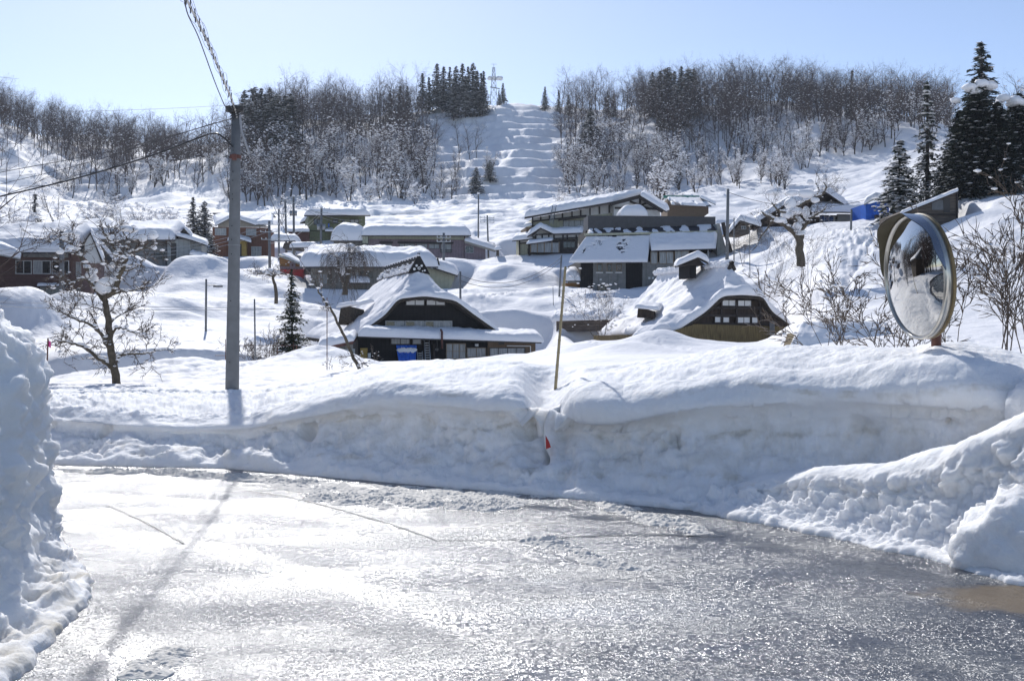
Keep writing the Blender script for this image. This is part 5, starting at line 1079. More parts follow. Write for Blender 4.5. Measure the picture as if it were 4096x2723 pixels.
# ------------------------------------------------------------------ trees
class TM:
    """fast tube collector for branches"""
    def __init__(s): s.v = []; s.f = []; s.m = []; s.n = 0
    def tube(s, pts, rads, n=3, mi=0):
        pts = np.asarray(pts, float); k = len(pts); d = np.gradient(pts, axis=0); d /= (np.linalg.norm(d, axis=1)[:, None] + 1e-9)
        ref = np.array([0.31, .95, .05]); a = np.cross(d, ref); a /= (np.linalg.norm(a, axis=1)[:, None] + 1e-9); b = np.cross(d, a)
        t = np.arange(n) * 2 * math.pi / n
        ring = pts[:, None] + (a[:, None] * np.cos(t)[None, :, None] + b[:, None] * np.sin(t)[None, :, None]) * np.asarray(rads)[:, None, None]
        s.v.append(ring.reshape(-1, 3)); i = np.arange(k - 1)[:, None] * n + np.arange(n)[None]; j = np.arange(k - 1)[:, None] * n + (np.arange(n)[None] + 1) % n
        s.f.append(np.stack([i, j, j + n, i + n], -1).reshape(-1, 4) + s.n); s.m.append(np.full((k - 1) * n, mi)); s.n += k * n
    def quads(s, q, mi):
        """q (m,4,3)"""
        m = len(q); s.v.append(q.reshape(-1, 3)); s.f.append(np.arange(m * 4).reshape(m, 4) + s.n); s.m.append(np.full(m, mi)); s.n += 4 * m
    def blob(s, c, r, mi, rr):
        """low lumpy snow cushion from six points (octahedron as degenerate quads)"""
        r = np.asarray(r, float) if hasattr(r, '__len__') else np.array([r, r, r])
        p = np.array([[1, 0, 0], [0, 1, 0], [-1, 0, 0], [0, -1, 0], [0, 0, 1], [0, 0, -.6], [.7, .7, .5], [-.7, .7, .5], [-.7, -.7, .5], [.7, -.7, .5]]) * r * rr.uniform(.8, 1.2, (10, 1)) + c
        s.v.append(p)
        f = [[0, 6, 4, 9], [1, 7, 4, 6], [2, 8, 4, 7], [3, 9, 4, 8], [0, 5, 1, 6], [1, 5, 2, 7], [2, 5, 3, 8], [3, 5, 0, 9]]
        s.f.append(np.array(f) + s.n); s.m.append(np.full(8, mi)); s.n += 10
    def arrays(s): return np.concatenate(s.v), np.concatenate(s.f), np.concatenate(s.m)
    def build(s, name, mats, parent=None, smooth=False): V, Fa, m = s.arrays(); return mesh_np(name, V, Fa, mats, parent, smooth, m)
def grow(T, p, d, L, r, rr, depth, spec, snow=None, n=None, mi=0):
    """one branch and its children; spec per depth: (segments, wobble, upturn, child count, child length ratio, angle)"""
    seg, wob, upt, nc, ratio, ang = spec[depth]
    pts = [p]; dirs = [d]; q = p.copy(); dd = d / np.linalg.norm(d)
    for i in range(seg):
        dd = dd + rr.normal(0, wob, 3) + np.array([0, 0, upt]); dd /= np.linalg.norm(dd); q = q + dd * L / seg; pts.append(q); dirs.append(dd)
    r1 = r * (.35 if depth < len(spec) - 1 else .3)
    rad = np.linspace(r, r1, seg + 1); T[0 if depth == 0 else 1].tube(pts, rad, n or (5 if depth == 0 else 3), mi)
    if snow is not None and depth >= 1 and rr.random() < snow[0]:
        k = rr.integers(1, len(pts)); s_ = rr.uniform(*snow[1]); T[1].blob(pts[k] + np.array([0, 0, s_ * .3]), (s_, s_, s_ * .6), 1, rr)
    if depth + 1 < len(spec):
        for c in range(nc):
            t = rr.uniform(.16 if depth == 0 else .15, 1.0) if c else 1.0; x = t * seg; i = min(int(x), seg - 1); f = x - i
            b = pts[i] * (1 - f) + pts[i + 1] * f; bd = dirs[min(i + 1, seg)]
            a = rr.normal(0, 1, 3); a -= bd * a.dot(bd); a /= np.linalg.norm(a) + 1e-9; th = ang * rr.uniform(.7, 1.2)
            nd = bd * math.cos(th) + a * math.sin(th)
            grow(T, b, nd, L * ratio * rr.uniform(.6, 1.15) * (1 - .35 * t if depth == 0 else 1), max(r * (1 - t * .6) * .52, .008), rr, depth + 1, spec, snow, None, mi)
def bare_tree(seed, h=11, stems=1, lean=.0, spec=None, snow=(.025, (.10, .22)), r0=.17, name='bare_tree', twigmat='twig'):
    rr = np.random.default_rng(seed); T = [TM(), TM()]
    spec = spec or [(7, .07, .03, 15, .42, .85), (4, .13, .07, 6, .5, .7), (3, .16, .05, 5, .5, .65), (2, .2, .02, 3, .6, .6), (1, .1, 0, 0, 0, 0)]
    for s_ in range(stems):
        a = rr.uniform(0, 6.28); l = lean if stems == 1 else rr.uniform(.18, .4)
        grow(T, np.array([0, 0, -.6]), np.array([math.cos(a) * l, math.sin(a) * l, 1.0]), h * rr.uniform(.82, 1) * .82 + .6, r0 * (1 if stems == 1 else .75), rr, 0, spec, snow)
    tr = T[0].build(name, [M['bark']], smooth=True); cr = T[1].build('crown', [M[twigmat], M['treesnow']], tr); return tr
S_BEECH = [(7, .06, .03, 17, .42, .7), (4, .12, .09, 6, .5, .6), (3, .16, .05, 5, .5, .6), (2, .2, .02, 3, .62, .6), (1, .1, 0, 0, 0, 0)]
S_TALL = [(8, .05, .04, 16, .30, .75), (4, .14, .08, 6, .5, .65), (3, .16, .05, 4, .55, .6), (2, .2, .02, 3, .62, .6), (1, .1, 0, 0, 0, 0)]
S_BUSH = [(5, .14, .02, 9, .5, .7), (3, .16, .05, 5, .5, .65), (3, .18, .03, 4, .5, .6), (1, .2, .02, 0, 0, 0)]
PROTO = [bare_tree(101, 11, 1, .05, S_BEECH), bare_tree(102, 12, 1, .1, S_TALL), bare_tree(103, 10, 2, 0, S_TALL, (.035, (.12, .26))), bare_tree(104, 11, 1, .22, S_BEECH, (.03, (.12, .26))),
         bare_tree(105, 9, 3, 0, S_TALL, (.08, (.12, .28))), bare_tree(106, 13, 1, .04, S_TALL, (.05, (.1, .2)), .15), bare_tree(107, 12, 2, 0, S_BEECH, (.08, (.12, .24)))]
BUSH = [bare_tree(201, 4.2, 4, 0, S_BUSH, (.12, (.12, .28)), .06), bare_tree(202, 3.6, 5, 0, S_BUSH, (.14, (.12, .28)), .05), bare_tree(203, 5.5, 3, 0, S_BUSH, (.1, (.12, .26)), .07)]
def conifer(seed, h=14, rad=2.3, layers=44, per=9, snowk=.34, name='cedar', droop=.35, bare=.12, leaf=.34, needle='needle', thin=1.0, pw=.85, rag=.3):
    rr = np.random.default_rng(seed); T = [TM(), TM()]
    T[0].tube([[0, 0, -.6], [.05, 0, h * .5], [0, .03, h]], [h * .013, h * .009, .02], 6)
    Q = []; SQ = []
    for li in range(layers):
        z = h * (bare + (1 - bare) * li / layers) + rr.uniform(-.1, .1); R_ = rad * ((1 - (z / h - bare) / (1 - bare)) ** pw + .03) * rr.uniform(.75, 1.12)
        nb = max(3, int(per * (.45 + .55 * R_ / rad) * thin))
        for b in range(nb):
            a = rr.uniform(0, 6.283); Lb = R_ * rr.uniform(1 - rag, 1.1); d = np.array([math.cos(a), math.sin(a), 0]); t_ = np.array([-d[1], d[0], 0])
            if thin < 1 or Lb > 2: T[0].tube([np.array([0, 0, z]), d * Lb * .9 + np.array([0, 0, z - droop * Lb * .8])], [.03, .012], 3)
            m = max(2, int(Lb / leaf * 1.5))
            for k in range(m):
                f = (k + rr.uniform(.2, 1)) / m; c = d * Lb * f + np.array([0, 0, z - droop * Lb * f * f + rr.uniform(-.1, .1)]) + t_ * rr.uniform(-.3, .3) * Lb * .5
                s_ = leaf * rr.uniform(.6, 1.3); ax = d * rr.uniform(.4, 1) + t_ * rr.uniform(-.9, .9); ax /= np.linalg.norm(ax); bx = np.cross(ax, [0, 0, 1.0]); dz = np.array([0, 0, -s_ * rr.uniform(.2, .9)])
                Q.append([c - ax * s_ * .6, c + bx * s_ * .42 + dz * .5, c + ax * s_ + dz, c - bx * s_ * .42 + dz * .5])
                e = rr.normal(0, 1, 3); e /= np.linalg.norm(e); g = np.cross(e, [0, 0, 1.0]) + 1e-3
                Q.append([c - e * s_ * .5, c + g * s_ * .3, c + e * s_ * .6 + dz * .6, c - g * s_ * .3])
                if rr.random() < snowk * (.4 + .6 * f):
                    s2 = s_ * rr.uniform(.35, .8); T[1].blob(c + np.array([0, 0, .05]), (s2, s2, s2 * .45), 1, rr)
    T[1].quads(np.array(Q), 0)
    tr = T[0].build(name, [M['bark']], smooth=True); T[1].build('crown', [M[needle], M['treesnow']], tr); return tr
CED = [conifer(301, 15, 2.0, 52, 9, .36), conifer(302, 14, 2.5, 46, 9, .42), conifer(303, 16, 1.8, 54, 8, .28), conifer(304, 13, 2.7, 42, 9, .5, pw=.6)]
def place(proto, first, pos, s, rz, label, cat, group, sz=1.0, tilt=(0, 0)):
    if first and not proto.get('used'): o = proto; ch = [c for c in proto.children]; proto['used'] = 1
    else:
        o = proto.copy(); COL.objects.link(o)
        for k in ('label', 'category', 'group'): 
            if k in o: del o[k]
        for c in proto.children: c2 = c.copy(); COL.objects.link(c2); c2.parent = o
    o.location = pos; o.rotation_euler = (tilt[0], tilt[1], rz); o.scale = (s, s, s * sz); return tag(o, label, cat, group)
rt = random.Random(5)
def inpoly(x, y, poly):
    c = False; n = len(poly); j = n - 1
    for i in range(n):
        xi, yi = poly[i]; xj, yj = poly[j]
        if (yi > y) != (yj > y) and x < (xj - xi) * (y - yi) / (yj - yi) + xi: c = not c
        j = i
    return c
# where trees stand, as ground areas (image column, distance) with how many, kind and size
WOODS = [
 # name, px0, px1, D0, D1, count, protos, hmin, hmax, group label
 ('far left ridge', -260, 720, 362, 425, 260, (0, 5, 1, 3), 1.0, 1.3, 'bare tree with thin snow in the wood along the far left ridge'),
 ('far left slope', -200, 860, 275, 372, 130, (0, 1, 2, 3, 4), .8, 1.2, 'bare snow dusted tree on the far left hillside'),
 ('left dip', 600, 980, 370, 430, 75, (0, 5, 1), .9, 1.2, 'bare tree with thin snow in the dip of the ridge left of the tall pole'),
 ('middle ridge', 960, 1680, 335, 400, 170, (0, 1, 5, 6), 1.0, 1.35, 'bare tree on the ridge between the tall pole and the cedar clump'),
 ('middle slope', 900, 1740, 232, 345, 210, (0, 1, 2, 3, 4, 6), .75, 1.2, 'snow laden bare tree on the wooded slope behind the green house'),
 ('slope edge', 1700, 1960, 235, 335, 14, (2, 3, 4), .55, 1.0, 'snow laden bare tree at the left edge of the terraced snow slope'),
 ('hilltop', 2120, 2640, 368, 410, 60, (0, 1, 6, 2), .9, 1.3, 'bare tree on the hilltop right of the steel pylon'),
 ('right of terraces', 2240, 2720, 236, 345, 110, (1, 2, 3, 4, 6), .7, 1.05, 'snow laden bare tree right of the terraced snow slope'),
 ('right ridge', 2560, 3800, 332, 400, 330, (0, 5, 1, 6), 1.0, 1.35, 'bare tree in the dense wood on the right ridge'),
 ('right slope', 2660, 3780, 262, 340, 190, (0, 1, 2, 5), .85, 1.15, 'bare tree on the open upper slope right of the hill'),
 ('right gully', 2620, 3240, 205, 262, 34, (2, 4, 3), .6, .9, 'snow laden bare tree leaning in the gully above the green ridged shed'),
 ('far right', 3700, 4500, 150, 330, 45, (0, 1, 5), .8, 1.1, 'bare tree behind the big fir trees at the right'),
]
keep = [(1930, 2230, 330, 420), (1760, 2230, 230, 330)]
cand = []
for (nm, p0, p1, d0, d1, cnt, pr, s0, s1, lab) in WOODS:
    k = 0; tries = 0; pts_ = []
    while k < cnt and tries < cnt * 40:
        tries += 1; px = rt.uniform(p0, p1); D = math.sqrt(rt.uniform(d0 * d0, d1 * d1)); D0_ = D; D = hmap(D); x = (px - CX) / F * D
        if nm != 'slope edge' and any(a < px < b and c < D0_ < d for a, b, c, d in keep): continue
        if nm == 'slope edge' and D0_ > 300 and px > 1850: continue
        if any((x - a) ** 2 + (D - b) ** 2 < 3.4 for a, b in pts_): continue
        pts_.append((x, D)); k += 1
        cand.append((D, px, x, rt.choice(pr), rt.uniform(s0 * .78, s1 * 1.05) * (.8 if D0_ > 330 else .96), rt.uniform(0, 6.28), nm, lab))
cand.sort()
N_IND = 296
for i, (D, px, x, pi, s_, rz, nm, lab) in enumerate(cand[:N_IND]):
    place(PROTO[pi], True, (x, D, float(tz(px, D)) - .1), s_, rz, lab, 'tree', 'bare trees ' + nm, 1.0, (rt.uniform(-.1, .1), rt.uniform(-.1, .1)))
# the rest of the wood as one mass, from leaner copies of the same kinds of tree
def lean_tree(seed, h):
    rr = np.random.default_rng(seed); T = TM(); sp = [(6, .07, .03, 16, .44, .85), (3, .15, .07, 7, .5, .65), (2, .2, .04, 6, .55, .65), (1, .2, .02, 0, 0, 0)]
    grow([T, T], np.array([0, 0, -.6]), np.array([rr.uniform(-.1, .1), rr.uniform(-.1, .1), 1.0]), h, .15, rr, 0, sp, (.02, (.12, .24)), 3); return T.arrays()
LEAN = [lean_tree(400 + k, 10.5 + k * .5) for k in range(6)]
Vs, Fs, Ms, off = [], [], [], 0
for i, (D, px, x, pi, s_, rz, nm, lab) in enumerate(cand[N_IND:]):
    V_, F_, m_ = LEAN[i % 6]; c, s2 = math.cos(rz), math.sin(rz)
    P = V_ * s_; P[:, 0] += P[:, 2] * rt.uniform(-.12, .12); P[:, 1] += P[:, 2] * rt.uniform(-.1, .1); P = np.stack([P[:, 0] * c - P[:, 1] * s2, P[:, 0] * s2 + P[:, 1] * c, P[:, 2]], 1) + np.array([x, D, float(tz(px, D)) - .1])
    Vs.append(P); Fs.append(F_ + off); Ms.append(m_); off += len(P)
wd = mesh_np('woods', np.concatenate(Vs), np.concatenate(Fs), [M['twig'], M['treesnow']], None, False, np.concatenate(Ms)); tag(wd, kind='stuff'); wd['label'] = 'dense far wood of bare trees along the ridges'
# undergrowth poking through the snow at the foot of the slopes
rr_ = np.random.default_rng(77)
for i, (px, D, s_, k) in enumerate([(330, 150, 1.3, 0), (120, 142, 1.1, 1), (480, 155, 1.2, 2), (230, 165, 1.4, 2), (560, 165, 1.3, 0), (20, 150, 1.2, 2), (660, 175, 1.1, 1), (400, 185, 1.3, 0),
      (2330, 172, 1.3, 0), (2420, 168, 1.2, 1), (2520, 165, 1.1, 0), (2580, 172, 1.3, 2), (2230, 190, 1.0, 2), (2700, 170, .9, 1), (3340, 135, .8, 1), (1120, 178, 1.0, 2), (1660, 222, 1.1, 0), (1480, 226, 1.0, 1), (1560, 232, 1.2, 2)]):
    side = 'left' if px < 900 else ('middle' if px < 2000 else 'right')
    place(BUSH[k], True, ground(px, D, -.1), s_, rt.uniform(0, 6), {'left': 'snow caked bush above the grey house roofs at the foot of the left hill', 'middle': 'snow caked bush at the foot of the middle slope', 'right': 'snow caked bush above the timber framed house and the sheds'}[side], 'bush', 'snow caked bushes ' + side)
# conifers
def con(px, D, h, k, lab, grp=None, py=None, wide=1.0):
    wide *= 1.75
    D = hmap(D); h = h * .9 if D > 240 else h; pr = CED[k]; hs = {0: 15, 1: 14, 2: 16, 3: 13}[k]; s_ = h / hs
    o = place(pr, True, ground(px, D, -.2), s_, rt.uniform(0, 6), lab, 'conifer', grp); o.scale = (s_ * wide, s_ * wide, s_); return o
for i, (px, D, h) in enumerate([(1690, 378, 14), (1716, 372, 13), (1748, 380, 16), (1775, 372, 16), (1800, 380, 15.5), (1824, 370, 16), (1850, 376, 17), (1872, 368, 15.5), (1892, 374, 17), (1908, 364, 16), (1925, 360, 15), (1862, 358, 14), (1815, 360, 14), (1935, 372, 14)]):
    con(px, D, h, (0, 2, 1)[i % 3], 'tall dark cedar in the clump on the skyline left of the pylon', 'cedar clump on the skyline')
for i, (px, D, h) in enumerate([(978, 325, 17), (1015, 318, 18), (1045, 312, 18), (1080, 320, 16), (1108, 300, 17), (1140, 296, 18), (1165, 304, 16), (1000, 300, 17), (1060, 300, 18), (1125, 290, 15), (1160, 286, 13), (990, 292, 15)]):
    con(px, D, h, (1, 3, 2)[i % 3], 'snowy cedar in the wood right of the tall pole', 'cedars by the tall pole', wide=1.1)
for i, (px, D, h) in enumerate([(2610, 352, 15), (2640, 345, 16), (2668, 350, 17), (2698, 342, 17), (2726, 352, 17), (2755, 345, 16), (2775, 355, 15), (2655, 330, 14), (2712, 328, 14)]):
    con(px, D, h, (1, 0, 3)[i % 3], 'dark snowy cedar in the clump high on the right ridge', 'cedar clump on the right ridge', wide=.85 + .1 * (i % 3))
for i, (px, D, h) in enumerate([(1560, 372, 12), (1600, 368, 13), (1630, 366, 12), (2012, 398, 8), (1996, 392, 6), (2180, 388, 9), (2235, 392, 9), (2275, 385, 8), (2430, 378, 9), (2455, 376, 8)]):
    con(px, D, h, (2, 0)[i % 2], 'small dark cedar showing above the ridge line', 'small cedars on the ridge')
con(2362, 296, 15.5, 1, 'single dense dark cedar right of the terraced slope', wide=1.15)
con(3408, 352, 18, 2, 'narrow cedar spire above the right ridge', wide=.8)
con(3345, 345, 11, 0, 'lower cedar left of the narrow spire on the right ridge')
con(1905, 250, 7.5, 3, 'snow smothered small cedar at the left foot of the terraces'); con(1960, 262, 6, 3, 'half buried little cedar beside the terraces with a snow cushion')
con(140, 150, 6.4, 2, 'dark cedar standing above the roofs at the left edge', wide=1.25)
con(772, 158, 7.2, 0, 'left one of two snowy cedars behind the grey house', wide=1.1); con(818, 160, 6.5, 3, 'right one of two snowy cedars behind the grey house', wide=1.0)
con(846, 122, 4.4, 3, 'small spruce weighed down by snow in front of the red brown house')
con(1290, 250, 5, 2, 'small dark cedar low on the middle slope')
# big conifers at the right edge
big = [conifer(351, 12, 2.7, 76, 20, .07, 'fir_tree', .5, .02, .27, 'needle', pw=.55, rag=.55), conifer(352, 13, 2.2, 70, 11, .12, 'fir_tree', .3, .10, .26, 'needle', .8), conifer(353, 8, 1.9, 44, 11, .55, 'fir_tree', .5, .04, .28, 'needle', pw=.8), conifer(354, 11, 1.5, 50, 7, .45, 'fir_tree', .4, .05, .28, 'needle', .7)]
def bigc(k, px, D, py_top, label, first=True, wide=1.0):
    b = ground(px, D, -.3); top = W(px, py_top, D).z; hh = {0: 12, 1: 13, 2: 8, 3: 11}[k]; s_ = (top - b.z) / hh
    o = place(big[k], first, b, s_, k * 1.3 + px, label, 'conifer', None); o.scale = (s_ * wide, s_ * wide, s_); return o
bigc(0, 3905, 92, 325, 'broad dark fir with a snow cap right of the plank shed', wide=1.6); bigc(0, 4075, 96, 372, 'broad dark fir at the right edge of the picture', wide=1.9); bigc(0, 3838, 95, 440, 'shorter dark fir at the left flank of the broad firs', wide=1.6); bigc(0, 3990, 90, 405, 'dark fir wedged between the two broadest firs', wide=1.7)
bigc(1, 3925, 118, 165, 'tall pointed spruce rising behind the broad dark firs', wide=1.75); bigc(3, 3708, 98, 322, 'thin see through fir with a bent tip left of the broad dark firs', wide=1.3)
bigc(2, 3600, 92, 560, 'snow flecked fir leaning over the blue sheeted shed', wide=1.55); bigc(2, 3790, 100, 610, 'dark lower fir directly behind the plank shed', wide=1.7)
m = MB()
for k, (px, py, s_) in enumerate([(3880, 336, .62), (3925, 322, .7), (3960, 330, .6), (3905, 352, .5), (3820, 388, .42), (4060, 392, .75), (4010, 380, .6), (4085, 400, .5), (3990, 405, .45)]):
    D = 92 if px < 3990 else 95.5; m.blob(W(px, py + 14, D - .2), (s_, s_, s_ * .55), 0, k, 2)
tag(m.build('snow_cushions', M['treesnow'], smooth=True), 'white snow cushions lying on the tops of the broad firs', 'snow cushions', kind='stuff')
# trees out of frame on the left that the road mirror shows
Vs, Fs, Ms, off = [], [], [], 0
for i in range(330):
    px = rt.uniform(-6300, -350); D = rt.uniform(24, 120) if i % 3 else rt.uniform(18, 50); x = (px - CX) / F * D
    if D < 40 and px > -1500: continue
    V_, F_, m_ = LEAN[i % 6]; P = V_ * rt.uniform(.9, 1.4) + np.array([x, D, float(tz(px, D)) - .1]); Vs.append(P); Fs.append(F_ + off); Ms.append(m_); off += len(P)
wd = mesh_np('woods', np.concatenate(Vs), np.concatenate(Fs), [M['twig'], M['treesnow']], None, False, np.concatenate(Ms)); tag(wd, kind='stuff'); wd['label'] = 'bare wood beyond the left edge that the road mirror shows'
for i, (x, y, h) in enumerate([(-34, 4, 12), (-31, 9, 13), (-38, 13, 13), (-30, 15, 12), (-36, -3, 13), (-42, 6, 14), (-45, 18, 14)]):
    o = place(CED[i % 4], True, (x, y, 0), h / 15, i, 'tall cedar beside the road beyond the left edge', 'conifer', 'cedars seen in the mirror')

# ---- individually traced near trees
def traced(name, label, cat, D, limbs, rad_scale=1.0, twig_n=26, twigL=.55, seed=1, blobs=(), depthvar=.9, twspec=None, barkmat='bark_near', group=None, droop=0.0, base=None):
    rr = np.random.default_rng(seed); T = [TM(), TM(), TM()]
    sp = twspec or [(3, .22, .03 - droop, 5, .6, .75), (2, .25, .02 - droop, 4, .6, .7), (2, .25, 0, 0, 0, 0)]
    org = W(*limbs[0][0][0], D)
    for li, (pts, r0, r1, *rest) in enumerate(limbs):
        k = len(pts); dy = rr.uniform(-1, 1) * depthvar * (0 if li == 0 else 1)
        P = np.array([np.array(W(px, py, D + dy * (i / max(1, k - 1)))) - np.array(org) for i, (px, py) in enumerate(pts)])
        t = np.linspace(0, k - 1, (k - 1) * 4 + 1); Pc = prof_interp(P[:, None, :], len(t))[:, 0]
        Pc[1:] += rr.normal(0, .012, (len(Pc) - 1, 3)); rads = np.linspace(r0, r1, len(Pc)) * rad_scale
        T[0].tube(Pc, rads, 7)
        if li and rest != [0]:
            n_t = int(twig_n * (k - 1) / 5) if not rest else rest[0]
            for c in range(n_t):
                i = rr.integers(1, len(Pc)); dd = Pc[i] - Pc[i - 1]; dd /= np.linalg.norm(dd); a = rr.normal(0, 1, 3); a /= np.linalg.norm(a); nd = dd * .5 + a + np.array([0, 0, .25 - droop * 4]); nd /= np.linalg.norm(nd)
                grow([T[1], T[1]], Pc[i], nd, twigL * rr.uniform(.5, 1.3), .0085 * (D / 26) ** .5, rr, 1, [None] + sp, (.05, (.03, .07)), 3)
        for i in range(2, len(Pc), 1):          # snow lying along the limb
            if li and rr.random() < .55: T[2].blob(Pc[i] + np.array([0, 0, rads[i] * .9]), (rads[i] * 1.5 + .02, rads[i] * 1.5 + .02, rads[i] * .9 + .015), 0, rr)
    for (px, py, rx_, rz2) in blobs: T[2].v.append(np.array(ICO[2][0]) * np.array([rx_, rx_ * .8, rz2]) * D / F * rr.uniform(.88, 1.12, (len(ICO[2][0]), 1)) + np.array(W(px, py, D + rr.uniform(-.2, .2))) - np.array(org)); \
        f3 = np.array(ICO[2][1]); T[2].f.append(np.concatenate([f3, f3[:, :1]], 1) + T[2].n); T[2].m.append(np.zeros(len(f3))); T[2].n += len(ICO[2][0])
    tr = T[0].build(name, [M[barkmat]], smooth=True); T[1].build('crown', [M['twig_near'], M['treesnow']], tr)
    if T[2].v: 
        V_, F_, m_ = T[2].arrays(); me = bpy.data.meshes.new('snow_load'); me.from_pydata([tuple(v) for v in V_], [], [list(dict.fromkeys(map(int, f))) for f in F_]); me.materials.append(M['treesnow']); me.polygons.foreach_set('use_smooth', np.ones(len(me.polygons), bool)); o = bpy.data.objects.new('snow_load', me); COL.objects.link(o); o.parent = tr; o['kind'] = 'stuff'
    tr.location = org; return tag(tr, label, cat, group)
c1 = lambda L: [(x / 1.96, 700 + y / 1.96) for x, y in L]
traced('persimmon_tree', 'gnarled bare persimmon tree with snow heaped in its fork left of the tall pole', 'tree', 26, [
 (c1([(925, 1720), (900, 1568), (868, 1340), (850, 1150), (832, 1010), (812, 960)]), .105, .06),
 (c1([(812, 970), (760, 900), (735, 830), (700, 760), (660, 700), (625, 640), (585, 590), (560, 540), (520, 505)]), .075, .015), (c1([(812, 970), (870, 920), (920, 850), (945, 780), (980, 700), (985, 640), (940, 605), (890, 570), (860, 520), (835, 470), (800, 450)]), .075, .012),
 (c1([(985, 640), (1040, 600), (1110, 580), (1180, 575), (1240, 600)]), .035, .008), (c1([(985, 640), (1000, 560), (985, 480), (950, 420)]), .03, .008), (c1([(560, 540), (500, 510), (440, 500), (370, 520)]), .018, .005),
 (c1([(852, 1350), (800, 1260), (740, 1195), (650, 1150), (560, 1118), (490, 1080), (430, 1070)]), .05, .008), (c1([(895, 1520), (770, 1430), (690, 1370), (610, 1330), (530, 1310), (440, 1300), (380, 1330)]), .06, .008),
 (c1([(890, 1500), (940, 1420), (1010, 1395), (1110, 1400), (1200, 1380), (1300, 1370)]), .05, .008), (c1([(868, 1250), (930, 1195), (1010, 1215), (1090, 1240), (1150, 1280)]), .035, .006), (c1([(880, 935), (960, 915), (1050, 905), (1130, 880), (1200, 870)]), .035, .006),
 (c1([(735, 870), (690, 830), (620, 815), (560, 850), (490, 860)]), .03, .006), (c1([(850, 1120), (800, 1060), (740, 1040), (660, 1010), (590, 1000)]), .025, .005), (c1([(855, 1160), (930, 1100), (1000, 1060), (1060, 1010)]), .025, .005),
 (c1([(960, 760), (1040, 740), (1100, 700), (1130, 660)]), .02, .005), (c1([(870, 1380), (820, 1300), (720, 1100), (690, 1070)]), .035, .01)],
 1.0, 12, .40, 31, [(422, 1150, 40, 32), (430, 1128, 34, 20), (240, 1005, 16, 13), (572, 955, 16, 14), (615, 940, 20, 17), (616, 990, 13, 10), (505, 915, 30, 13), (530, 920, 22, 12), (275, 930, 20, 12), (375, 1085, 18, 14), (355, 1100, 16, 14), (435, 950, 9, 17), (450, 1060, 12, 12), (465, 1115, 10, 9), (480, 1060, 14, 10), (285, 990, 13, 9), (310, 935, 12, 10), (255, 950, 12, 8)])
c6 = lambda L: [(2900 + x / 1.972, 700 + y / 1.972) for x, y in L]
traced('knotty_tree', 'short knotty tree with big snow cushions in front of the old gabled house', 'tree', 72, [
 (c6([(600, 720), (600, 660), (585, 590), (592, 540), (585, 500)]), .30, .24),
 (c6([(585, 510), (560, 470), (500, 420), (430, 370), (330, 320), (290, 290)]), .22, .05), (c6([(592, 520), (608, 450), (590, 380), (545, 330), (560, 260), (620, 220), (700, 180), (740, 120), (715, 60)]), .2, .04),
 (c6([(600, 440), (650, 380), (690, 330), (760, 290), (800, 250)]), .14, .04), (c6([(545, 330), (480, 300), (420, 280), (370, 220)]), .12, .04), (c6([(430, 370), (370, 370), (330, 430), (280, 490), (240, 570), (200, 605)]), .07, .02), (c6([(700, 180), (760, 160), (800, 100), (780, 60)]), .09, .03)],
 1.0, 14, 1.1, 41, [(3095, 770, 36, 15), (3168, 772, 28, 13), (3225, 775, 38, 18), (3160, 815, 26, 22), (3180, 845, 34, 16), (3240, 728, 14, 10), (3300, 710, 10, 14), (3224, 850, 16, 26), (3295, 750, 18, 9), (3150, 860, 26, 14), (3120, 880, 30, 12), (3190, 905, 18, 18), (3260, 800, 20, 12), (3098, 745, 8, 8)], 1.2)
# weeping tree in front of the long house
c2 = lambda L: [(900 + x / 1.96, 700 + y / 1.96) for x, y in L]
traced('weeping_tree', 'weeping tree with a white snow hat in front of the long grey house', 'tree', 96, [
 (c2([(940, 940), (942, 900), (935, 850)]), .26, .2), (c2([(935, 860), (905, 790), (885, 720), (890, 670), (860, 630), (820, 610)]), .14, .05), (c2([(940, 860), (965, 790), (985, 700), (980, 640), (970, 600), (975, 570)]), .16, .05), (c2([(980, 640), (1010, 610), (1040, 600), (1065, 620)]), .08, .03)],
 1.0, 60, 1.3, 51, [(1400, 985, 20, 12), (1430, 998, 17, 12), (1370, 1080, 10, 22), (1325, 1012, 10, 7), (1340, 1020, 12, 6)], .6, [(4, .12, -.28, 4, .8, .5), (4, .08, -.35, 3, .9, .4), (3, .05, -.3, 0, 0, 0)])
# umbrella-shaped little tree right of the pole
traced('umbrella_tree', 'little crooked tree under a flat snow hat just right of the tall pole', 'tree', 66, [
 (c2([(400, 1010), (398, 900), (380, 830), (375, 790)]), .12, .07), (c2([(378, 800), (340, 780), (280, 775), (230, 780)]), .06, .02), (c2([(378, 800), (420, 770), (470, 780), (510, 800)]), .06, .02), (c2([(378, 800), (370, 760), (390, 740)]), .05, .02)],
 1.0, 20, .6, 61, [(1035, 1088, 18, 10), (1060, 1092, 16, 9), (1085, 1082, 22, 9), (1110, 1090, 14, 9), (1072, 1104, 12, 9), (1020, 1096, 10, 7)], .6)
# open spruce in front of the black farmhouse
sp_ = conifer(361, 4.6, 1.05, 46, 9, .10, 'spruce_tree', .25, .14, .13, 'needle_light', .8, pw=.75); b = ground(1165, 52, -.2); s_ = (W(1150, 1080, 52).z - b.z) / 4.6
sp_.location = b; sp_.scale = (s_,) * 3; tag(sp_, 'open green spruce standing left of the black thatched farmhouse', 'conifer')
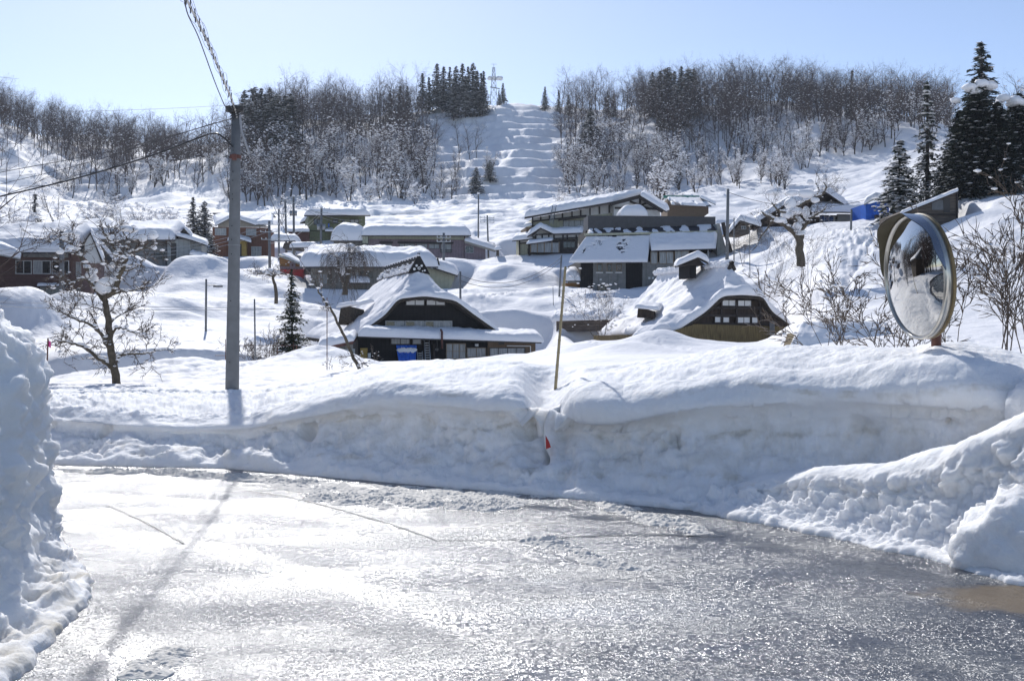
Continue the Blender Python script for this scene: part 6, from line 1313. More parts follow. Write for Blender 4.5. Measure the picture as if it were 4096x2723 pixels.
# near shrubs around the mirror and by the lane
def shrub(seed, px, D, py_top, label, stems=6, spread=.75, dens=1.0, group=None, r0=.005, snow=(.04, (.02, .05))):
    rr = np.random.default_rng(seed); T = [TM(), TM()]; b = ground(px, D, -.15) if D > 26 else Vector(((px - CX) / F * D, D, EYE - (1400 - CY) / F * D - .35)); h = (W(px, py_top, D).z - b.z)
    sp = [(6, .10, .02, int(7 * dens), .55, .6), (4, .14, .03, int(5 * dens), .5, .6), (3, .16, .02, 3, .5, .6), (2, .2, 0, 0, 0, 0)]
    for k in range(stems):
        a = rr.uniform(0, 6.28); l = rr.uniform(.1, spread); grow([T[0], T[1]], np.array([rr.uniform(-.1, .1), rr.uniform(-.1, .1), 0]), np.array([math.cos(a) * l, math.sin(a) * l * .6, 1.0]), h * rr.uniform(.75, 1.05), r0 * h, rr, 0, sp, snow)
    tr = T[0].build('shrub', [M['twig_near']], smooth=True); T[1].build('crown', [M['twig_near'], M['treesnow']], tr); tr.location = b; return tag(tr, label, 'shrub', group)
shrub(501, 3560, 15, 1080, 'bare twiggy shrub just left of the mirror post', 5, 1.0)
shrub(502, 3330, 17, 1120, 'low bare shrub on the bank crest left of the mirror', 5, 1.2)
shrub(503, 3800, 14.5, 1010, 'bare shrub directly behind the mirror on its right', 3, .5)
shrub(504, 3990, 14, 900, 'tall bare shrub with snow tufts near the right edge', 4, .75, snow=(.08, (.02, .06)))
shrub(505, 4120, 15, 940, 'bare shrub cut off by the right edge', 3, .8)
shrub(506, 3700, 20, 1150, 'thin shrub low behind the mirror post', 4, .8)
shrub(507, 1045, 44, 1370, 'round bare bush by the fence left of the spruce', 7, .9, 1.2); shrub(508, 990, 50, 1375, 'thin bare bush behind the fence next to the grey stake', 4, .9)
shrub(509, 2410, 76, 1165, 'snow speckled shrub before the dark retaining wall', 6, .9, 1.0, snow=(.2, (.06, .16))); shrub(510, 2260, 90, 1290, 'tiny shrub on the drift beside the bamboo pole', 3, .7)
shrub(511, 3035, 84, 985, 'dark twiggy bush at the foot of the slope below the knotty tree', 5, 1.0, 1.1); shrub(512, 3240, 74, 940, 'small bare sapling right of the knotty tree', 3, .5); shrub(513, 2975, 96, 900, 'little sapling beside the small gabled shed', 3, .5)
shrub(514, 1500, 50, 1410, 'few bare stems in the drift before the blue tarp', 3, .6, .6); shrub(515, 1320, 33, 1440, 'short twig poking out of the drift', 2, .5, .5)
# leaning vine-like branch before the black farmhouse
traced('leaning_branch', 'long thin leaning branch rising from the drift before the black farmhouse', 'branch', 31, [([(1442, 1486), (1405, 1410), (1370, 1330), (1330, 1250), (1290, 1190), (1268, 1150), (1262, 1120)], .055, .012), ([(1405, 1410), (1440, 1440), (1452, 1470)], .01, .004, 6), ([(1330, 1250), (1300, 1240), (1270, 1250)], .008, .003, 4), ([(1290, 1190), (1284, 1150), (1276, 1130)], .008, .003, 4)], 1.0, 4, .3, 71, [(1286, 1140, 6, 8)], .3)
# ------------------------------------------------------------------ poles, wires, mirror, small things
def pole(px_top, py_top, px_bot, py_bot, D, r, label, mt='polegrey', name='utility_pole', group=None, cat='pole', extra=None, taper=.8):
    b = W(px_bot, py_bot, D); g = float(tz(px_bot, D)) if D > 24 else b.z; b.z = min(b.z, g) - .4; t = W(px_top, py_top, D)
    e_ = empty(name, (b.x, b.y, b.z), 0, label, cat, group); m = MB(); d = t - b; m.tube([(0, 0, 0), d * .5, d], [r, r * (1 + taper) / 2, r * taper], 10); m.build('pole', M[mt], e_, True)
    if extra: extra(e_, d, r)
    return e_, t
def arms(*spec):
    def f(e_, d, r):
        for (dz, L, a) in spec:
            m = MB(); c = d + Vector((0, 0, -dz)); u = Vector((math.cos(a), math.sin(a), 0)) * L / 2; m.beam(c - u + Vector((0, -r, 0)), c + u + Vector((0, -r, 0)), .07, .07); ar = m.build('crossarm', M['steel'], e_)
            for k in (-1, -.4, .4, 1): mm = MB(); mm.tube([c + u * k * .95 + Vector((0, -r, .04)), c + u * k * .95 + Vector((0, -r, .2))], [.05, .03], 6); mm.build('insulator', M['white'], ar)
    return f
def snowcap(e_, d, r, s=.22):
    m = MB(); m.blob(d + Vector((0, 0, s * .4)), (s, s, s * .6), 0, 3, 2); m.build('snow_cap', M['treesnow'], e_, True)
def both(*fs):
    def f(e_, d, r):
        for g in fs: g(e_, d, r)
    return f
def transformer(e_, d, r):
    for sx in (-.32, .3): m = MB(); c = d + Vector((sx, -.1, -2.6)); m.tube([c, c + Vector((0, 0, .65))], .2, 10); m.build('transformer', M['steel'], e_, True)
def lampf(e_, d, r):
    m = MB(); c = d + Vector((0, 0, -.35)); m.tube([c, c + Vector((.5, -.1, .0)), c + Vector((.7, -.12, -.06))], .02, 5); lp = m.build('lamp_arm', M['wire'], e_); m = MB(); m.box(c.x + .45, c.x + .95, c.y - .22, c.y - .05, c.z - .12, c.z - .02); m.build('lamp_head', M['polegrey'], lp)
# the tall pole behind the bank
PD = 21.0
pb, ptop = W(926, 1600, PD), W(945, 424, PD)
big_p = empty('utility_pole', (pb.x, pb.y, -.2), 0, 'tall grey concrete pole standing in the snow bank with cables at its top', 'pole')
d = ptop - Vector((pb.x, pb.y, -.2))
m = MB(); m.tube([(0, 0, 0), d * .25, d * .5, d * .75, d], [.136, .124, .112, .1, .088], 32); m.build('shaft', M['polegrey'], big_p, True)
for k, py in enumerate((606, 640, 690, 725, 780, 800, 906, 960, 1018, 1204, 1448)):
    p = W(944 - (py - 424) * .0165, py, PD); p = p - Vector((pb.x, pb.y, -.2)); f = (p.z) / d.z; r = .136 - .048 * f; mm = MB(); c = Vector((d.x * f - .02, d.y * f, p.z)); mm.tube([c + Vector((0, -r + .005, 0)), c + Vector((0, -r - .012, 0))], .011, 8); mm.build('bolt_hole', M['black'], big_p)
for f_ in (.575,): mm = MB(); c = d * f_; mm.tube([c, c + Vector((0, 0, .012))], .118 - .0, 24); mm.build('joint_band', M['concrete'], big_p)
mm = MB(); c = d * .985; mm.tube([c - Vector((0, 0, .06)), c + Vector((0, 0, .05))], .115, 20); mm.box(c.x - .16, c.x + .17, c.y - .16, c.y - .09, c.z - .05, c.z + .06); mm.build('clamp', M['darkframe'], big_p)
mm = MB(); c = d * .845; mm.tube([c + Vector((0, 0, -.04)), c + Vector((0, 0, .03))], .108, 20); mm.box(c.x - .03, c.x + .05, c.y - .16, c.y - .1, c.z - .08, c.z + .03); mm.build('clamp', M['rust'], big_p)
0 and lump_obj((pb.x + .32, pb.y - .25, .62), (.6, .5, .3), 'snow heaped against the right side of the tall pole foot', 9, sub=4)
def cable(name, pts, r, mt, label, n=6, sag=0, parent=None, smooth_n=10):
    P = np.array([tuple(p) for p in pts], float)
    if len(P) > 2: P = prof_interp(P[:, None, :], (len(P) - 1) * smooth_n + 1)[:, 0]
    elif sag: t = np.linspace(0, 1, 24)[:, None]; P = P[0] * (1 - t) + P[1] * t - np.array([0, 0, sag * 4]) * t * (1 - t)
    m = MB(); m.tube([Vector(p) for p in P], r, n); o = m.build(name, M[mt], parent, True)
    if parent is None: tag(o, label, 'cable')
    return o, P
def path_at(pts, n=200): P = np.array([tuple(p) for p in pts], float); return prof_interp(P[:, None, :], n)[:, 0]
# thick guarded cable from the pole top overhead towards the viewer
top = ptop + Vector((0, -.1, -.05)); Dn = 14.5
main = [W(948, 470, PD - .12), W(935, 420, PD - .4), W(893, 320, 18.6), W(830, 170, 16.4), W(752, 10, Dn), W(690, -125, 13.1), W(560, -420, 10.6)]
main.append(main[-1] + (main[-1] - main[-2]) * 2.2); main.append(Vector((-1.9, -12, 6.0)))
guard = empty('guarded_cable', (0, 0, 0), 0, 'thick pale guarded cable with spiral ties running up from the tall pole', 'cable')
_, GP = cable('cable_guard', main[:7], .016, 'guard', '', 10, parent=guard, smooth_n=30)
cable('cable_core', main[6:], .006, 'guard', '', 8, parent=guard)
for k in range(4, len(GP) - 2, 7):
    p = Vector(GP[k]); dd = (Vector(GP[k + 1]) - Vector(GP[k - 1])).normalized(); mm = MB(); mm.tube([p, p + dd * .02], .022, 10); s_ = dd.cross(Vector((0, 1, 0))).normalized(); mm.beam(p - s_ * .12 + Vector((0, 0, .04)), p + s_ * .13 + Vector((0, 0, -.02)), .014, .014); mm.build('cable_tie', M['wire'], guard)
for ph, off_, w_, nm in ((0, .10, .045, 'r'), (2.2, .13, .06, 'r'), (4, -.13, .03, 'l')):
    Q = []; n = len(GP)
    for i in range(n):
        p = Vector(GP[i]); dd = (Vector(GP[min(i + 1, n - 1)]) - Vector(GP[max(i - 1, 0)])).normalized(); s_ = dd.cross(Vector((0, 1, 0))).normalized(); f = min(1, i / 25)
        Q.append(p + s_ * (off_ + w_ * math.sin(i * .33 + ph)) * f + Vector((0, .04 * math.cos(i * .4 + ph), 0)))
    mm = MB(); mm.tube(Q, .003, 5); mm.build('side_wire', M['wire'], guard, True)
lw = [W(1010, 0, Dn) * 0 + W(738, 0, Dn), W(752, 60, 15), W(790, 140, 16), W(822, 225, 17), W(838, 270, 17.5), W(860, 330, 18.2), W(880, 380, 19), W(893, 410, 19.8), W(912, 450, 20.6)]
cable('side_cable', lw, .009, 'wire', 'thin wavy wire hanging left of the thick guarded cable', 6)
# wires to the left; towards a pole out of frame
endL = [W(0, 690, 25.5), W(0, 737, 25.5), W(0, 786, 25.5)]
def ext(a, b, f=.9): return b + (b - a) * f
a = W(930, 478, PD - .1)
w1 = [a, W(900, 482, 20.9), W(700, 540, 21.8), W(400, 615, 23.3), endL[0], W(-300, 750, 27.5)]
cable('wire', w1, .0085, 'wire', 'uppermost of the dark wires running left from the tall pole'); 
w2 = [W(930, 500, PD - .1), W(906, 505, 20.9), W(880, 512, 21), W(862, 494, 21), W(840, 498, 21.1), W(600, 575, 22.2), W(300, 665, 24), endL[1], W(-300, 810, 27.5)]
cable('wire', w2, .007, 'wire', 'middle wire running left from the tall pole with a pale hooked end')
w3 = [W(931, 588, PD - .12), W(905, 560, 20.8), W(875, 538, 20.8), W(850, 535, 20.9), W(800, 550, 21.2), W(600, 625, 22.2), W(300, 715, 24), endL[2], W(-300, 850, 27.5)]
_, P3_ = cable('thick_cable', w3, .018, 'black', 'thick black cable curving out of the tall pole and running left'); mm = MB()
mm.tube([Vector(p) + Vector((0, 0, .035 + .03 * math.sin(i * .9))) for i, p in enumerate(P3_[30:])], .006, 4)
o = mm.build('lashing_wire', M['wire'], None); tag(o, 'thin lashing wire lying along the thick black cable', 'cable')
# conduit on the right side and the service wire that drops to the village
cable('conduit', [W(958, 440, PD - .1), W(966, 520, PD - .15), W(978, 560, PD - .15), W(998, 618, PD - .1)], .022, 'wirelight', '', 8, parent=None); bpy.data.objects['conduit']['label'] = 'pale conduit bending away from the upper right side of the tall pole'
cable('hook_wire', [W(966, 610, PD - .15), W(985, 622, PD - .2), W(1000, 616, PD - .15)], .008, 'wirelight', 'small pale hook at the end of the conduit on the tall pole')
cable('service_wire', [W(1000, 618, PD), W(1040, 700, 23.0), W(1125, 890, 27), W(1200, 1040, 29.5), W(1262, 1125, 31)], .008, 'wire', 'single wire dropping from the tall pole to the leaning branch')
# wires low across the left half
cable('wire', [W(-200, 1198, 40), W(400, 1222, 44), W(900, 1232, 47), W(1300, 1240, 52)], .010, 'wirelight', 'upper of two pale wires crossing the snowfield behind the persimmon tree')
cable('wire', [W(-200, 1214, 38), W(300, 1236, 42), W(900, 1240, 46), W(1100, 1234, 50)], .012, 'wirelight', 'lower of two pale wires crossing the snowfield behind the persimmon tree')
# village poles
VP = [
 (247, 926, 247, 1200, 88, .22, 'thick grey pole in front of the maroon house', None), (825, 1116, 823, 1342, 62, .07, 'slim pole with a small street lamp between the persimmon tree and the tall pole', lampf),
 (1018, 1196, 1022, 1456, 40, .035, 'thin grey stake by the fence right of the tall pole', None), (1077, 884, 1080, 1180, 118, .17, 'pole at the right corner of the red brown house', arms((.4, 2.2, .2), (1.2, 1.8, .2), (2.0, 1.6, .2))),
 (1115, 836, 1116, 1020, 128, .13, 'slim pole with a snow tipped lamp left of the brown shed', both(snowcap, arms((.6, 1.6, .1)))), (1141, 798, 1146, 950, 152, .16, 'pole with drooping wires behind the low brown shed', both(snowcap, arms((.2, 2.4, .3)))),
 (1174, 786, 1177, 975, 148, .18, 'pole carrying transformers left of the green house', both(snowcap, arms((.1, 3.0, .3), (.9, 1.6, .3)), transformer)), (1286, 832, 1282, 996, 132, .16, 'pole with transformers in front of the green house', both(snowcap, arms((.1, 2.2, .5), (.6, 1.6, .5)), transformer)),
 (1775, 932, 1774, 1056, 112, .15, 'short pole in front of the pink house', arms((.5, 1.4, .2), (.9, 1.4, .2))), (1914, 776, 1913, 955, 150, .12, 'tall thin pole with spread arms on the open snow right of the pink house', both(snowcap, arms((.25, 2.0, 0)))),
 (1949, 862, 1955, 965, 140, .12, 'shorter pole with an aerial right of the pink house', arms((.3, 1.8, .1), (.6, 1.8, .1), (.9, 1.8, .1))), (1841, 1086, 1843, 1182, 86, .1, 'low pole behind the right side of the black farmhouse roof', None),
 (2912, 756, 2908, 1008, 100, .16, 'tall pole right of the black slate roof', None), (2936, 872, 2936, 998, 94, .06, 'thin pole beside the small gabled shed', None), (3406, 838, 3402, 962, 90, .10, 'slim pole in front of the old gabled house', None), (2998, 908, 3000, 1000, 90, .035, 'very thin stake on the slope below the small gabled shed', None),
 (2246, 1020, 2236, 1102, 98, .09, 'short pole with wires left of the black slate roof house', None), (2212, 1148, 2214, 1180, 95, .03, 'thin marker stake on the drift left of the orange annex', None)]
tops = {}
for k, (a, b_, c, d_, D, r, lab, ex) in enumerate(VP):
    e_, t = pole(a, b_, c, d_, D, r, lab, extra=ex, name='utility_pole' if r > .05 else 'stake', cat='pole' if r > .05 else 'stake'); tops[k] = t
def vw(a, b, sag, r=.03, mt='wire', lab='wire', n=1, gap=.35):
    for i in range(n):
        o_ = Vector((0, 0, -gap * i)); cable('wire', [a + o_, b + o_], r, mt, lab, 4, sag)
for (i, px, py, D, sag, lab, mt, n) in [(3, 560, 1000, 108, .6, 'pale wires from the red brown house corner pole towards the grey house', 'wirelight', 3), (6, 1450, 880, 150, 1.0, 'wires drooping from the transformer pole behind the green house', 'wirelight', 2), (7, 1077, 960, 118, .8, 'pale wires between the two poles beside the red brown house', 'wirelight', 2),
        (5, 1174, 800, 148, .3, 'short wire joining the two poles above the low brown shed', 'wirelight', 1), (11, 2246, 1030, 98, 1.3, 'dark sagging wires over the drifts behind the black farmhouse', 'wire', 2), (12, 3460, 800, 104, 1.0, 'thin wire from the pole right of the slate roof to the blue sheeted shed', 'wire', 1), (9, 1174, 830, 148, 1.8, 'long thin wire above the open snow fields', 'wire', 1), (0, -300, 1010, 80, .6, 'pale wires from the pole of the maroon house to the left edge', 'wirelight', 2)]:
    for q in range(n): cable('wire', [tops[i] - Vector((0, 0, .3 + .4 * q)), W(px, py + 14 * q, D)], .022, mt, lab + ('' if n == 1 else (', upper one' if q == 0 else ', lower one' if q == 1 else ', lowest one')), 4, sag)
cable('wire', [W(-1500, 330, 700), W(1600, 545 - 180, 520)], .1, 'wirelight', 'distant power line against the sky at the left', 4, 14)
# bamboo marker and red post in the bank notch
m = MB(); a, b_ = W(2221, 1560, 13.6), W(2262, 1066, 13.6); pts_ = [a.lerp(b_, i / 20) for i in range(21)]
m.tube([p for p in pts_], [.0195 - .0045 * i / 20 for i in range(21)], 10); bmb = m.build('bamboo_pole', M['bamboo'], None, True); tag(bmb, 'tall bamboo marker pole stuck in the snow bank above the notch', 'marker pole')
for i in range(2, 20, 2):
    m = MB(); p = a.lerp(b_, i / 20); dd = (b_ - a).normalized(); m.tube([p, p + dd * .012], .0225 - .0045 * i / 20, 10); m.build('joint', M['bamboo'], bmb)
m = MB(); m.add([W(2182, 1740, 11.95), W(2196, 1765, 11.95), W(2204, 1788, 11.95), W(2184, 1796, 11.95), W(2182, 1740, 12.02), W(2196, 1765, 12.02), W(2204, 1788, 12.02), W(2184, 1796, 12.02)], [(0, 3, 2, 1), (4, 5, 6, 7), (0, 1, 5, 4), (1, 2, 6, 5), (2, 3, 7, 6), (3, 0, 4, 7)])
tag(m.build('red_marker', M['red']), 'torn red plastic marker inside the notch of the snow bank', 'marker')
# flagged stake at the left
m = MB(); a, b_ = W(184, 1580, 24), W(192, 1352, 24); m.tube([a, b_], .017, 6); st = m.build('marker_stake', M['rust']); tag(st, 'thin stake with a pink ribbon near the left snow wall', 'stake')
m = MB(); c = W(195, 1362, 24); m.add([c, c + Vector((.05, -.02, -.02)), c + Vector((.04, .01, -.16)), c + Vector((-.02, .02, -.13)), c + Vector((0, .01, 0)), c + Vector((.05, -.01, -.02)), c + Vector((.04, .02, -.16)), c + Vector((-.02, .03, -.13))], [(0, 1, 2, 3), (7, 6, 5, 4), (0, 4, 5, 1), (1, 5, 6, 2), (2, 6, 7, 3), (3, 7, 4, 0)]); m.build('ribbon', M['pinkflag'], st)
for k, (px, D, pt, lab) in enumerate([(1308, 33, 1190, 'thin rusty rod standing in the drift before the entrance shed'), (1174, 48, 1370, 'short rusty rod beside the spruce trunk'), (2342, 90, 1158, 'tiny pink marker rod on the drift behind the stone wall')]):
    b_ = ground(px, D, -.2); t = W(px, pt, D); m = MB(); m.tube([b_, t], .014, 5); tag(m.build('rod', M['rust']), lab, 'rod')
# pipe fence with the red box
fz = empty('pipe_fence', (0, 0, 0), 0, 'low pipe fence running behind the tall pole to the entrance shed', 'fence')
def rail(p0, p1, D0, D1, r=.014): m = MB(); m.tube([W(*p0, D0), W(*p1, D1)], r, 5); m.build('rail', M['rust'], fz)
rail((860, 1421), (968, 1423), 46, 46); rail((860, 1444), (895, 1444), 46, 46); rail((955, 1382), (1320, 1382), 46, 50); rail((955, 1446), (1300, 1446), 46, 50, .02); rail((1078, 1458), (1300, 1460), 46, 50); rail((1010, 1411), (1190, 1410), 46, 48, .01); rail((1078, 1430), (1205, 1428), 46, 48, .01)
for px, t_, bo in ((902, 1356, 1424), (1079, 1388, 1462), (1110, 1388, 1462), (1186, 1382, 1464), (1211, 1442, 1476), (1017, 1444, 1456), (1054, 1444, 1458), (1108, 1390, 1464)):
    m = MB(); m.tube([W(px, t_, 46.5), W(px, bo + 14, 46.5)], .016, 5); m.build('fence_post', M['rust'], fz)
rb = empty('red_box', tuple(W(1130, 1458, 46)), 0, 'red post box on a red stand behind the pipe fence', 'box')
m = MB(); m.box(-.2, .2, -.13, .13, .18, .40); m.box(-.17, .17, -.11, .11, .0, .18); m.build('box_body', M['red'], rb); m = MB(); m.tube([(0, 0, -.6), (0, 0, 0)], .04, 8); m.build('stand', M['red'], rb)
m = MB(); [m.blob((x_, 0, .43), (.11, .12, .05), 0, int(x_ * 50) + 9, 2) for x_ in (-.1, .02, .11)]; m.build('snow_cap', M['treesnow'], rb, True)
# steel pylon on the ridge
PYD = hmap(405); b_ = ground(1975, PYD, -1); t = W(1972, 256, PYD); hgt = t.z - b_.z
py_ = empty('power_pylon', tuple(b_), 0, 'pale lattice pylon with snow caked cross arms on the hilltop', 'pylon'); m = MB(); w0, w1_ = 1.35, .28
cor = lambda z, sx, sy: Vector((sx * (w0 + (w1_ - w0) * z), sy * (w0 + (w1_ - w0) * z), z * hgt))
for sx in (-1, 1):
    for sy in (-1, 1): m.beam(cor(0, sx, sy), cor(.92, sx, sy), .14, .14)
lv = [0, .2, .38, .53, .66, .77, .86, .92]
for z0, z1 in zip(lv, lv[1:]):
    for (ax, ay, bx, by) in ((-1, -1, 1, -1), (1, -1, 1, 1), (1, 1, -1, 1), (-1, 1, -1, -1)): m.beam(cor(z0, ax, ay), cor(z1, bx, by), .08, .08); m.beam(cor(z0, bx, by), cor(z1, ax, ay), .08, .08); m.beam(cor(z1, ax, ay), cor(z1, bx, by), .08, .08)
m.beam(Vector((0, 0, hgt * .9)), Vector((0, 0, hgt)), .12, .12); m.beam((-.9, 0, hgt * .99), (1, 0, hgt * .99), .08, .08); m.build('lattice', M['steel'], py_)
for f_, L_ in ((.66, 2.6), (.48, 2.0)):
    m = MB(); m.beam((-1.7 if f_ > .6 else -1.2, 0, hgt * f_ + .6), (L_, 0, hgt * f_), .3, .3); m.build('cross_arm', M['steel'], py_)
m = MB(); [m.blob((x_, 0, hgt * .70), (.9, .7, .7), 0, int(x_ * 9) + 40, 2) for x_ in (-1.2, .2, 1.4, 2.2)]; m.build('caked_snow', M['treesnow'], py_, True)
# ------------------------------------------------------------------ convex road mirror
MD = 11.0
mc = W(3662, 1108, MD); rad = .5 * 503 / F * MD
nrm_az = R(-58)                # facing left and back towards the viewer
mir = empty('road_mirror', (W(3745, 1400, MD + .25).x, MD + .25, EYE - (1400 - CY) / F * MD - .6), 0, 'large round convex road mirror with a curled visor on a rusty post', 'mirror')
base = Vector(mir.location)
Nn = Vector((-math.sin(R(83)), -math.cos(R(83)), -.10)).normalized(); Tt = Vector((0, 0, 1)).cross(Nn).normalized(); Uu = Nn.cross(Tt).normalized()
def mp(u, v, w_): return mc - base + Tt * u + Uu * v + Nn * w_
m = MB(); Rs = rad * 2.3; rings, sg = 14, 64; vs = []; fs = []
for i in range(rings + 1):
    rr2 = rad * .955 * i / rings; h_ = math.sqrt(Rs * Rs - rr2 * rr2) - math.sqrt(Rs * Rs - (rad * .955) ** 2)
    for j in range(sg): a_ = 2 * math.pi * j / sg; vs.append(mp(rr2 * math.cos(a_), rr2 * math.sin(a_), h_ + .012 + .0022 * math.sin(rr2 * 17 + 2 * math.cos(a_ * 2)) * (rr2 / rad)))
fs = [(i * sg + j, i * sg + (j + 1) % sg, (i + 1) * sg + (j + 1) % sg, (i + 1) * sg + j) for i in range(rings) for j in range(sg)]
m.add(vs, fs); mm_ = bpy.data.materials.new('mirror_glass'); nt_, B_ = nodes_of(mm_); B_.inputs['Metallic'].default_value = 1; B_.inputs['Roughness'].default_value = .03; B_.inputs['Base Color'].default_value = (.56, .55, .53, 1)
gl = m.build('mirror_glass', mm_, mir, True)
def ringpart(name, prof, mt):
    k = len(prof); vs = [mp(p[0] * math.cos(2 * math.pi * j / sg), p[0] * math.sin(2 * math.pi * j / sg), p[1]) for p in prof for j in range(sg)]
    fs = [(i * sg + j, i * sg + (j + 1) % sg, ((i + 1) % k) * sg + (j + 1) % sg, ((i + 1) % k) * sg + j) for i in range(k) for j in range(sg)]
    q = MB(); q.add(vs, fs); return q.build(name, M[mt], mir, True)
M['rimmetal'] = mat('rim_metal', (.55, .52, .46), .28, .15, 5, metal=.9); M['rimyellow'] = mat('rim_orange', (.2, .14, .06), .5, .3, 8); M['visor'] = mat('visor_steel', (.30, .31, .34), .25, .15, 5, metal=.9); M['visor_in'] = mat('visor_inside', (.10, .085, .05), .5, .2, 6, metal=.3)
ringpart('rim', [(rad * .945, .01), (rad * .965, .035), (rad * .99, .03), (rad * 1.0, .0), (rad * .995, -.05), (rad * .95, -.05)], 'rimmetal')
ringpart('back_rim', [(rad * .99, -.05), (rad * 1.005, -.06), (rad * 1.0, -.085), (rad * .96, -.09), (rad * .93, -.06)], 'rimyellow')
m = MB(); n_ = 40
vs = [mp(rad * .95 * math.cos(2 * math.pi * j / n_), rad * .95 * math.sin(2 * math.pi * j / n_), -.06) for j in range(n_)] + [mp(rad * .3 * math.cos(2 * math.pi * j / n_), rad * .3 * math.sin(2 * math.pi * j / n_), -.16) for j in range(n_)]
m.add(vs, [(j, n_ + j, n_ + (j + 1) % n_, (j + 1) % n_) for j in range(n_)] + [list(range(n_, 2 * n_))]); m.build('backing', M['rimyellow'], mir, True)
# visor: curved sheet over the upper rim, wavy front lip
m = MB(); na, nw = 72, 12; a0, a1 = R(3), R(176); V0 = []; V1 = []
for i in range(na):
    a_ = a0 + (a1 - a0) * i / (na - 1); t = i / (na - 1); dep = .125 * min(1, .32 + math.sin(math.pi * t) ** .8) + .035 * math.sin(t * 19 + 1); dep *= min(1, 1.5 * min(t, 1 - t) * 4 + .28)
    for j in range(nw):
        w_ = dep * j / (nw - 1); rr2 = rad * (1.0 + .03 * j / (nw - 1))
        V0.append(mp(rr2 * math.cos(a_), rr2 * math.sin(a_), w_ + .01)); V1.append(mp((rr2 - .006) * math.cos(a_), (rr2 - .006) * math.sin(a_), w_ + .01))
f0 = [(i * nw + j, i * nw + j + 1, (i + 1) * nw + j + 1, (i + 1) * nw + j) for i in range(na - 1) for j in range(nw - 1)]
m.add(V0, f0, 0); m.add(V1, [f[::-1] for f in f0], 1); m.build('visor', [M['visor'], M['visor_in']], mir, True)
m = MB(); m.tube([(0, 0, -.2), (0, 0, 1.0), tuple(mp(0, 0, -.2).lerp(Vector((0, 0, 1.2)), .5)), tuple(mp(0, -.1, -.22))], .05, 14); m.build('post', M['rust'], mir, True)
m = MB(); m.beam(mp(0, -.15, -.2), mp(0, .15, -.2), .08, .05); m.build('bracket', M['rimmetal'], mir)
# things the mirror shows beyond the left edge: a dark house and a green guard net
H = House('dark_house', 'dark wooden house beyond the left edge that shows in the road mirror', 'house', -9000, 12, -7600, 20, 1340); H.e.location = (-26, 24, .8); H.e.rotation_euler = (0, 0, R(35)); 
m = MB(); m.box(0, 8, 0, 6, -.5, 4.5); m.build('wall', M['brown_board'], H.e); m = MB(); m.prism([(-.8, 4.4), (8.8, 4.4), (8.2, 4.8), (4, 8), (-.2, 4.8)], -.6, 6.6); m.build('roof', M['roofmetal'], H.e)
pillow('roof_snow', [((-1, -.8, 4.6), (-1, 6.8, 4.6)), ((4, -.8, 7.95), (4, 6.8, 7.95)), ((9, -.8, 4.6), (9, 6.8, 4.6))], .6, M['snow_roof'], H.e)
H.e['label'] = 'dark wooden house beyond the left edge that shows in the road mirror'
# ------------------------------------------------------------------ slush on the road
def slush(name, pts, wd, hgt, label, seed, n_al=260, n_ac=46, mt='slush', clump=1.0):
    P = path_at(pts, n_al); d = np.gradient(P[:, :2], axis=0); d /= np.linalg.norm(d, axis=1)[:, None] + 1e-9; nr = np.stack([-d[:, 1], d[:, 0]], 1)
    t = np.linspace(-1, 1, n_ac); s = np.linspace(0, 1, n_al); wv = wd * (.55 + .45 * np.sin(np.pi * s) ** .5)
    X = P[:, 0][:, None] + nr[:, 0][:, None] * t[None] * wv[:, None]; Y = P[:, 1][:, None] + nr[:, 1][:, None] * t[None] * wv[:, None]
    q = np.stack([X.ravel(), Y.ravel(), np.full(X.size, seed * 3.3)], 1)
    n1 = fbm(q * 3.5, 3).reshape(X.shape); n2 = np.abs(fbm(q * 16, 3)).reshape(X.shape); n3 = fbm(q * 34, 2).reshape(X.shape)
    env = (1 - t[None] ** 2) * np.minimum(1, np.minimum(s, 1 - s)[:, None] * 8)
    Zs = hgt * (env * 1.2 + 1.5 * n1 - .75 + 1.3 * n2 * env * clump + .3 * n3)
    Zs = np.where(env < .02, -.02, Zs * 1.0)
    rz = .012 * fbm(np.stack([X.ravel() / 3, Y.ravel() / 3, X.ravel() * 0], 1), 3).reshape(X.shape)
    o = mesh_np(name, np.stack([X, Y, Zs + rz], -1).reshape(-1, 3), grid_faces(n_al, n_ac), M[mt]); tag(o, kind='stuff'); o['label'] = label; return o
slush('slush', [G(2380, 1985), G(2500, 2035), G(2650, 2085), G(2800, 2140)], .24, .024, 'ridge of dirty slush near the far edge of the wet road', 1)
slush('slush', [G(2090, 2150), G(2230, 2180), G(2400, 2240), G(2560, 2290)], .2, .02, 'ridge of dirty slush in the middle of the wet road', 2)
slush('slush', [G(1200, 1975), G(1500, 2000), G(1800, 2015), G(2080, 2030)], .5, .024, 'long band of slush along the far lane', 3, 420, 80)
slush('slush', [G(1000, 1930), G(1400, 1960), G(1900, 1985), G(2200, 2000)], .55, .016, 'thin smear of slush below the far snow bank', 4, 420, 80)
slush('slush', [G(560, 2720), G(620, 2660), G(700, 2610), G(760, 2640)], .16, .014, 'small crust of slush at the bottom left of the road', 5)
slush('slush', [G(240, 1885), G(600, 1895), G(920, 1912), G(1400, 1945)], .26, .03, 'snowy verge at the foot of the far bank on the left', 6, 420, 50)
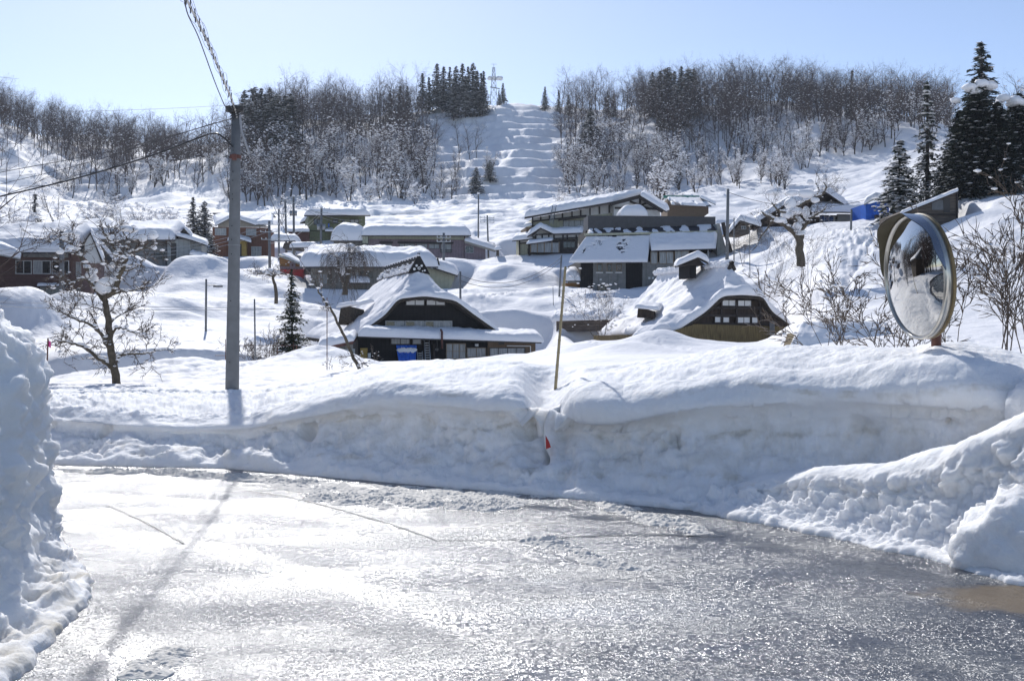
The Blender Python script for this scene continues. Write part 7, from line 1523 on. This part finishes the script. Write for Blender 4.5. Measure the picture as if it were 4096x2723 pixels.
for pts_, lab in (([G(930, 1952), G(1150, 1985), G(1420, 2052), G(1600, 2105), G(1745, 2160)], 'long curved seam across the wet road'), ([G(1745, 2160), G(2100, 2158), G(2500, 2142), G(2900, 2145)], 'straight seam running to the right heap'), ([G(430, 2020), G(560, 2075), G(735, 2172)], 'short seam at the left of the road')):
    P = path_at(pts_, 160); P[:, 1] += .012 * fbm(np.stack([P[:, 0] * 9, P[:, 1] * 0, P[:, 1] * 0], 1), 3); d = np.gradient(P[:, :2], axis=0); d /= np.linalg.norm(d, axis=1)[:, None]; nr = np.stack([-d[:, 1], d[:, 0]], 1)
    wv = .011 + .008 * fbm(np.stack([P[:, 0] * 5, P[:, 1] * 0, P[:, 1] * 0], 1), 2)
    rz = .012 * fbm(np.stack([P[:, 0] / 3, P[:, 1] / 3, P[:, 0] * 0], 1), 3) + .006
    Vg = np.concatenate([np.c_[P[:, 0] + nr[:, 0] * k * wv, P[:, 1] + nr[:, 1] * k * wv, rz] for k in (-1, 1)]); ii = np.arange(159)
    o = mesh_np('road_seam', Vg, np.stack([ii, ii + 1, ii + 161, ii + 160], 1), M['black'], None, False); tag(o, kind='structure'); o['label'] = lab
# ------------------------------------------------------------------ thin winter haze
hz = bpy.data.meshes.new('haze'); bm = bmesh.new(); bmesh.ops.create_cube(bm, size=1); bm.to_mesh(hz); bm.free()
ho = bpy.data.objects.new('haze', hz); COL.objects.link(ho); zt_ = float(Z.max()) + 30
ho.scale = (2400, 2300, zt_ + 2.5); ho.location = (0, 450, (zt_ - 2.5) / 2); ho['kind'] = 'stuff'
hm = bpy.data.materials.new('haze'); hm.use_nodes = True; hn = hm.node_tree; hn.nodes.remove(hn.nodes['Principled BSDF']); pv = hn.nodes.new('ShaderNodeVolumePrincipled')
pv.inputs['Color'].default_value = (.75, .84, 1, 1); pv.inputs['Density'].default_value = .00016; pv.inputs['Anisotropy'].default_value = .3; hn.links.new(pv.outputs[0], hn.nodes['Material Output'].inputs['Volume']); hz.materials.append(hm)
